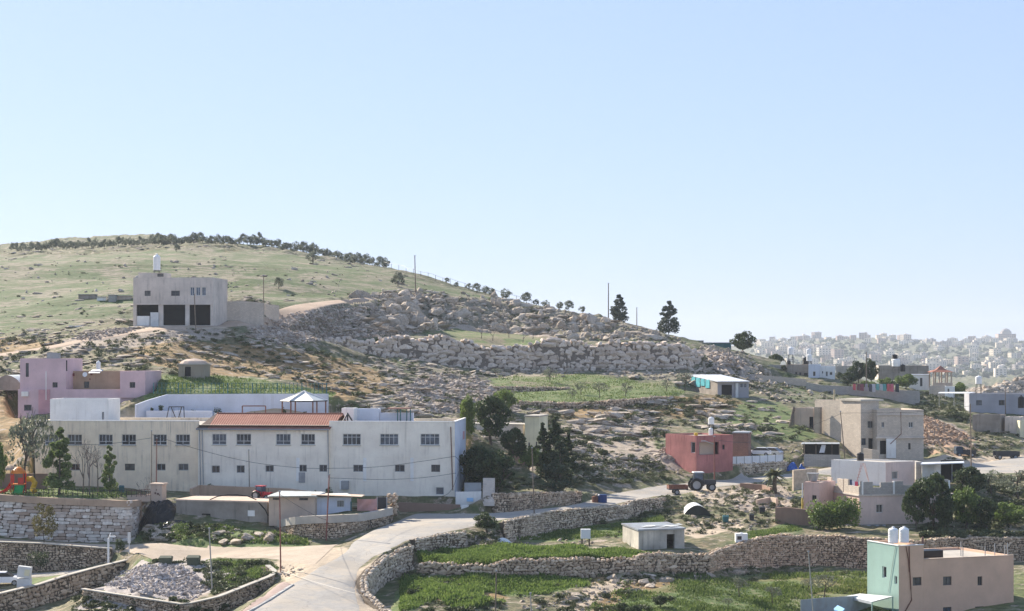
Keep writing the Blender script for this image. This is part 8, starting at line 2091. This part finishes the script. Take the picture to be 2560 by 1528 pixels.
# ------------------------------------------------------------------ the far town
M_FARW = [M_plaster("far_cream", (0.74,0.64,0.50), amt=.2), M_plaster("far_white", (0.74,0.66,0.55), amt=.2), M_plaster("far_rose", (0.46,0.36,0.31), amt=.2), M_plaster("far_grey", (0.36,0.33,0.31), amt=.2)]
M_FARWIN = M_plain("far_window", (0.06,0.065,0.075), .4)
def far_proto(k, wall):
    r = np.random.default_rng(1000+k); w = r.uniform(9,16); dp = r.uniform(9,13); fl_ = int(r.integers(2,5)); h = fl_*3.2+.8; mb = MB(); mb.box(-w/2,w/2,0,dp,-6,h)
    mb.box(-w/2-.15,w/2+.15,-.15,dp+.15,h+.003,h+.35)
    for f in range(fl_):
        n = int(w/3)
        for i in range(n):
            x = -w/2 + (i+.5)*w/n; mb.box(x-.7,x+.7,-.04,.3,f*3.2+1.0,f*3.2+2.5,1)
        for i in range(3): y = (i+.5)*dp/3; mb.box(-w/2-.04,-w/2+.3,y-.6,y+.6,f*3.2+1.0,f*3.2+2.4,1)
        if k % 3 == 0 and f: mb.box(-w*.2,w*.25,-1.3,-.16,f*3.2-.1,f*3.2+1.0,0)
    if k % 2: mb.box(-w*.2,w*.2,dp*.3,dp*.7,h+.36,h+2.9)
    mb.lathe([(.7,0),(.7,1.4)], (w*.3,dp*.5,h+.36), 8)
    if k % 5 == 0: mb.lathe([(2.4,0),(2.0,1.2),(.2,2.6)], (0,dp*.5,h+2.9 if k % 2 else h+.36), 8)
    return mb.build("town_house", [wall, M_FARWIN])
fp = [far_proto(k, M_FARW[k % 4]) for k in range(14)]
rf = random.Random(21); cnt = 0; fz = []
def fdist(u, v):
    x, y, z = hit(u, v); return y[0], z[0]
cand = []
while len(cand) < 250:
    u = rf.uniform(1895, 2575); t_ = rf.random()
    rv = np.interp(u, [1895,2050,2200,2350,2480,2560], [856,847,846,858,852,854])
    if t_ < .24: v = rv + rf.uniform(0, 4)
    elif t_ < .6: v = rv + rf.uniform(4, 40)
    else: v = rf.uniform(885, 940)
    if 2080 < u < 2320 and rv + 8 < v < 885 and rf.random() < .72: continue
    if 2330 < u < 2560 and 872 < v < 895 and rf.random() < .6: continue
    y, z = fdist(u, v)
    if not (1900 < y < 4350): continue
    w_ = 12/F
    if any(abs(u-a) < 7*2800/y and abs(y-b) < 30 for a, b, c_ in cand): continue
    cand.append((u, y, v))
cand.sort(key=lambda c: -c[1])
where = lambda u, v, rv: ("on the distant ridge line" if v < rv + 4 else "on the upper slope of the distant town" if v < 885 else "in the nearer part of the distant town")
for i_, (u, y, v) in enumerate(cand):
    o = fp[i_ % 14] if i_ < 14 else fp[i_ % 14].copy()
    if i_ >= 14: COL.objects.link(o)
    x = (u-1280)/F*y; o.location = (x, y, gz(x, y)); o.rotation_euler = (0,0,rf.uniform(-.5,.5)); s_ = rf.uniform(.7,1.3); o.scale = (s_*1.2, s_, s_*rf.uniform(.5,.95))
    rv = np.interp(u, [1895,2050,2200,2350,2480,2560], [856,847,846,858,852,854]); wz = where(u, v, rv)
    tag(o, None, "house", "town blocks " + wz); LAB["town"].append((o, (x, y, gz(x, y) + 8)))
Mbig = M_FARW[2]; d_ = 3950; b = np.array((X(2518,d_), d_, ZZ(858,d_))); pr = []
mb = MB(); mb.box(b[0]-19,b[0]+19,b[1],b[1]+25,b[2]-12,b[2]+20); mb.box(b[0]-44,b[0]-19.1,b[1]+3,b[1]+22,b[2]-12,b[2]+12); pr.append(("wall", mb, Mbig))
mb = MB(); mb.box(b[0]-10,b[0]+10,b[1]+3,b[1]+20,b[2]+20.01,b[2]+25); mb.lathe([(11,0),(8,4),(2,7)], (b[0],b[1]+11,b[2]+25), 8); pr.append(("dome_tower", mb, M_FARW[3]))
for f in range(6):
    for i in range(7):
        mb2 = pr[0][1]
mb = MB()
for f in range(5):
    for i in range(8): mb.box(b[0]-17+i*4.6,b[0]-15+i*4.6,b[1]-.3,b[1]+.2,b[2]+f*4+1,b[2]+f*4+3.2)
pr.append(("window_rows", mb, M_FARWIN)); thing("tall_town_building", "largest distant building with a domed tower on the right of the ridge", "building", pr)
# distant trees as one mass
rt2 = np.random.default_rng(33); n = 800; u = rt2.uniform(1880, 2600, n); v = rt2.uniform(850, 945, n); x, y, z = hit(u, v); k = ~np.isnan(y) & (y > 1500) & (y < 4400); x, y, z = x[k], y[k], z[k]
V0, F0 = rock_proto(I2, 77, 0.0, 0.5); mb = MB(); s3 = np.stack((rt2.uniform(3,8,len(x)), rt2.uniform(3,8,len(x)), rt2.uniform(2.5,6,len(x))), 1); place_many(mb, [(V0, F0)], np.stack((x,y,z+1.5),1), s3, rt2, .1)
tag(mb.build("distant_trees", M_DARKLEAF), kind='stuff')
x, y, z = scatter([(2380,985),(2440,965),(2560,945),(2600,940),(2600,990)], 500, rt2, 550, 780)
s3 = np.stack((rt2.uniform(.5,2.2,len(x)),)*3, 1)*np.array((1,1,.5)); mb = MB(); place_many(mb, ROCKS, np.stack((x,y,z),1), s3, rt2, .3); tag(mb.build("scattered_stones", M_ROCK), kind='stuff')
for k_ in list(OLIVES)+list(THIN)+list(BARE)+list(PINES)+list(GREENS)+list(DARKS)+list(CYP): drop_proto(k_)

for u, v, c_, n_ in ((2126,1199,(0.05,0.07,0.12),"dark blue"),(2133,1203,(0.6,0.6,0.65),"white"),(2141,1204,(0.5,0.06,0.10),"red")):
    p = P(u, v, 223); w_ = .2; mb = MB(); q = [(p[0]-w_,p[1],p[2]),(p[0]+w_,p[1]+.03,p[2]),(p[0]+w_*.9,p[1]-.08,p[2]-.75),(p[0]-w_*.9,p[1]+.05,p[2]-.7)]; mb.poly(q); mb.poly([tuple(np.array(a)+(0,.03,0)) for a in q[::-1]])
    single("hanging_garment", n_ + " garment hung behind the salmon side of the crenellated parapet", "laundry", mb, M_plain("garment_" + n_.replace(" ", "_"), c_, .9))
p = P(213, 946, 254.6); mb = MB(); mb.tube([p, p+(0,0,.35)], .03, 5); m2_ = MB(); m2_.lathe([(.05,0),(.22,.05),(.34,.14)], (0,0,0), 14)
for k, (v, f, m, t_) in enumerate(m2_.ch): m2_.ch[k] = (v @ np.array(((1,0,0),(0,.25,-.97),(0,.97,.25))).T + p + np.array((0,-.05,.5)), f, m, t_)
thing("satellite_dish", "small white satellite dish on the lilac house terrace", "satellite dish", [("arm", mb, M_METAL), ("dish", m2_, M_WPLAST)], base=p)
bush(100, 190.6, 58, 60, "green bush growing up the brown rubble wall by the lower street", 960, M_DARKLEAF, n=9, per=60)
bush(2062, 211.5, 96, 78, "bright green bush left against the crenellated house", 964, M_GREENLEAF, n=18, per=170, size=.15)
bush(2112, 211.2, 84, 84, "bright green bush touching the crenellated house's corner", 965, M_GREENLEAF, n=18, per=170, size=.15)
bush(452, 196, 56, 46, "bright green bush at the left end of the boulder bank", 961, M_GREENLEAF, n=9, per=80)
bush(300, 192.2, 26, 34, "small dark bush beside the short white lamp post", 962, M_DARKLEAF)
bush(1175, 211.5, 0.1, 0.1, "x", 963) if False else None
# ------------------------------------------------------------------ labels that single out each repeat
LM = [(433,755,"the unfinished hilltop house"),(205,965,"the lilac house"),(478,925,"the old stone hut"),(760,1010,"the gazebo"),(995,700,"the lone tree on the green hillside"),(1038,690,"the tall hillside pole"),
 (1250,848,"the ridge's green patch"),(800,865,"the boulder wall's left end"),(1740,890,"the boulder wall's right end"),(1795,960,"the turquoise shed"),(1745,1130,"the red house"),(2180,1070,"the bare concrete house"),(1548,770,"the skyline pine by the pole"),
 (1672,800,"the last ridge pine"),(1390,1080,"the tall cypress"),(1750,1205,"the parked tractor"),(1745,1285,"the white tent"),(1635,1350,"the concrete hut"),(1937,1210,"the palm"),(1500,1250,"the blue drum"),(2215,1400,"the mint house"),
 (2250,1260,"the crenellated house"),(370,1460,"the heap inside the curved wall"),(560,1280,"the grey shed"),(730,1265,"the tan shed"),(2350,940,"the tiled pavilion"),(1857,850,"the big round skyline tree"),(1330,1110,"the cream yellow house"),
 (1500,985,"the spreading almond tree"),(1260,1350,"the bush in the wall gap"),(930,748,"the top of the dirt track"),(1010,1000,"the wide rubble heap"),(484,1402,"the right green bin"),(1464,1335,"the raised white cube tank"),(1848,1470,"the shadow-casting olive"),
 (2030,1045,"the pinkish block hut"),(2350,1090,"the orange rubble slope")]
LMT = [(2518,840,"the tall domed town building"),(2350,930,"the tiled pavilion"),(1857,850,"the big round skyline tree"),(2240,903,"the wide white roof tank"),(2178,925,"the narrow dark village tree"),(2446,950,"the lattice stand tank"),(2022,890,"the stacked white roof tanks")]
def oct_(du, dv):
    a = math.degrees(math.atan2(-dv, du)) % 360
    return ["right of","up and right of","straight above","up and left of","left of","down and left of","straight below","down and right of"][int((a + 22.5) // 45) % 8]
def name_all(items, lms, txt, tone):
    g = {}
    for o, p in items:
        u = p[0]/p[1]*F + 1280; v = HOR - (p[2]-CZ)*F/p[1]
        lu_, lv_, ln_ = min(lms, key=lambda q: (q[0]-u)**2 + (q[1]-v)**2); g.setdefault((ln_, oct_(u-lu_, v-lv_)), []).append((math.hypot(u-lu_, v-lv_), o))
    for (ln_, dr), L in g.items():
        L.sort(key=lambda q: q[0])
        for k, (d_, o) in enumerate(L):
            n_ = k + 1; suf = 'th' if 10 < n_ % 100 < 14 else {1: 'st', 2: 'nd', 3: 'rd'}.get(n_ % 10, 'th')
            rank = "" if len(L) == 1 else "nearest " if k == 0 else "farthest " if k == len(L)-1 else "%d%s nearest " % (n_, suf)
            o['label'] = rank + txt + " " + dr + " " + ln_
name_all(LAB['boulder'], LM, "grey limestone boulder", None); name_all(LAB['shrub'], LM, "dark cushion shrub", None); name_all(LAB['town'], LMT, "flat roofed distant block", None)
# ------------------------------------------------------------------ air
def build_haze():
    mb = MB(); mb.box(-3200, 3200, -60, 5600, CZ - 130, CZ + 100, 0)
    m = bpy.data.materials.new("haze_air"); m.use_nodes = True
    nt = m.node_tree; nt.nodes.clear()
    out = nt.nodes.new("ShaderNodeOutputMaterial"); pv = nt.nodes.new("ShaderNodeVolumePrincipled")
    pv.inputs["Color"].default_value = (0.82, 0.9, 1.0, 1); pv.inputs["Density"].default_value = HAZE
    pv.inputs["Anisotropy"].default_value = 0.15
    nt.links.new(pv.outputs[0], out.inputs["Volume"])
    tag(mb.build("haze", m), kind='stuff')
build_haze()
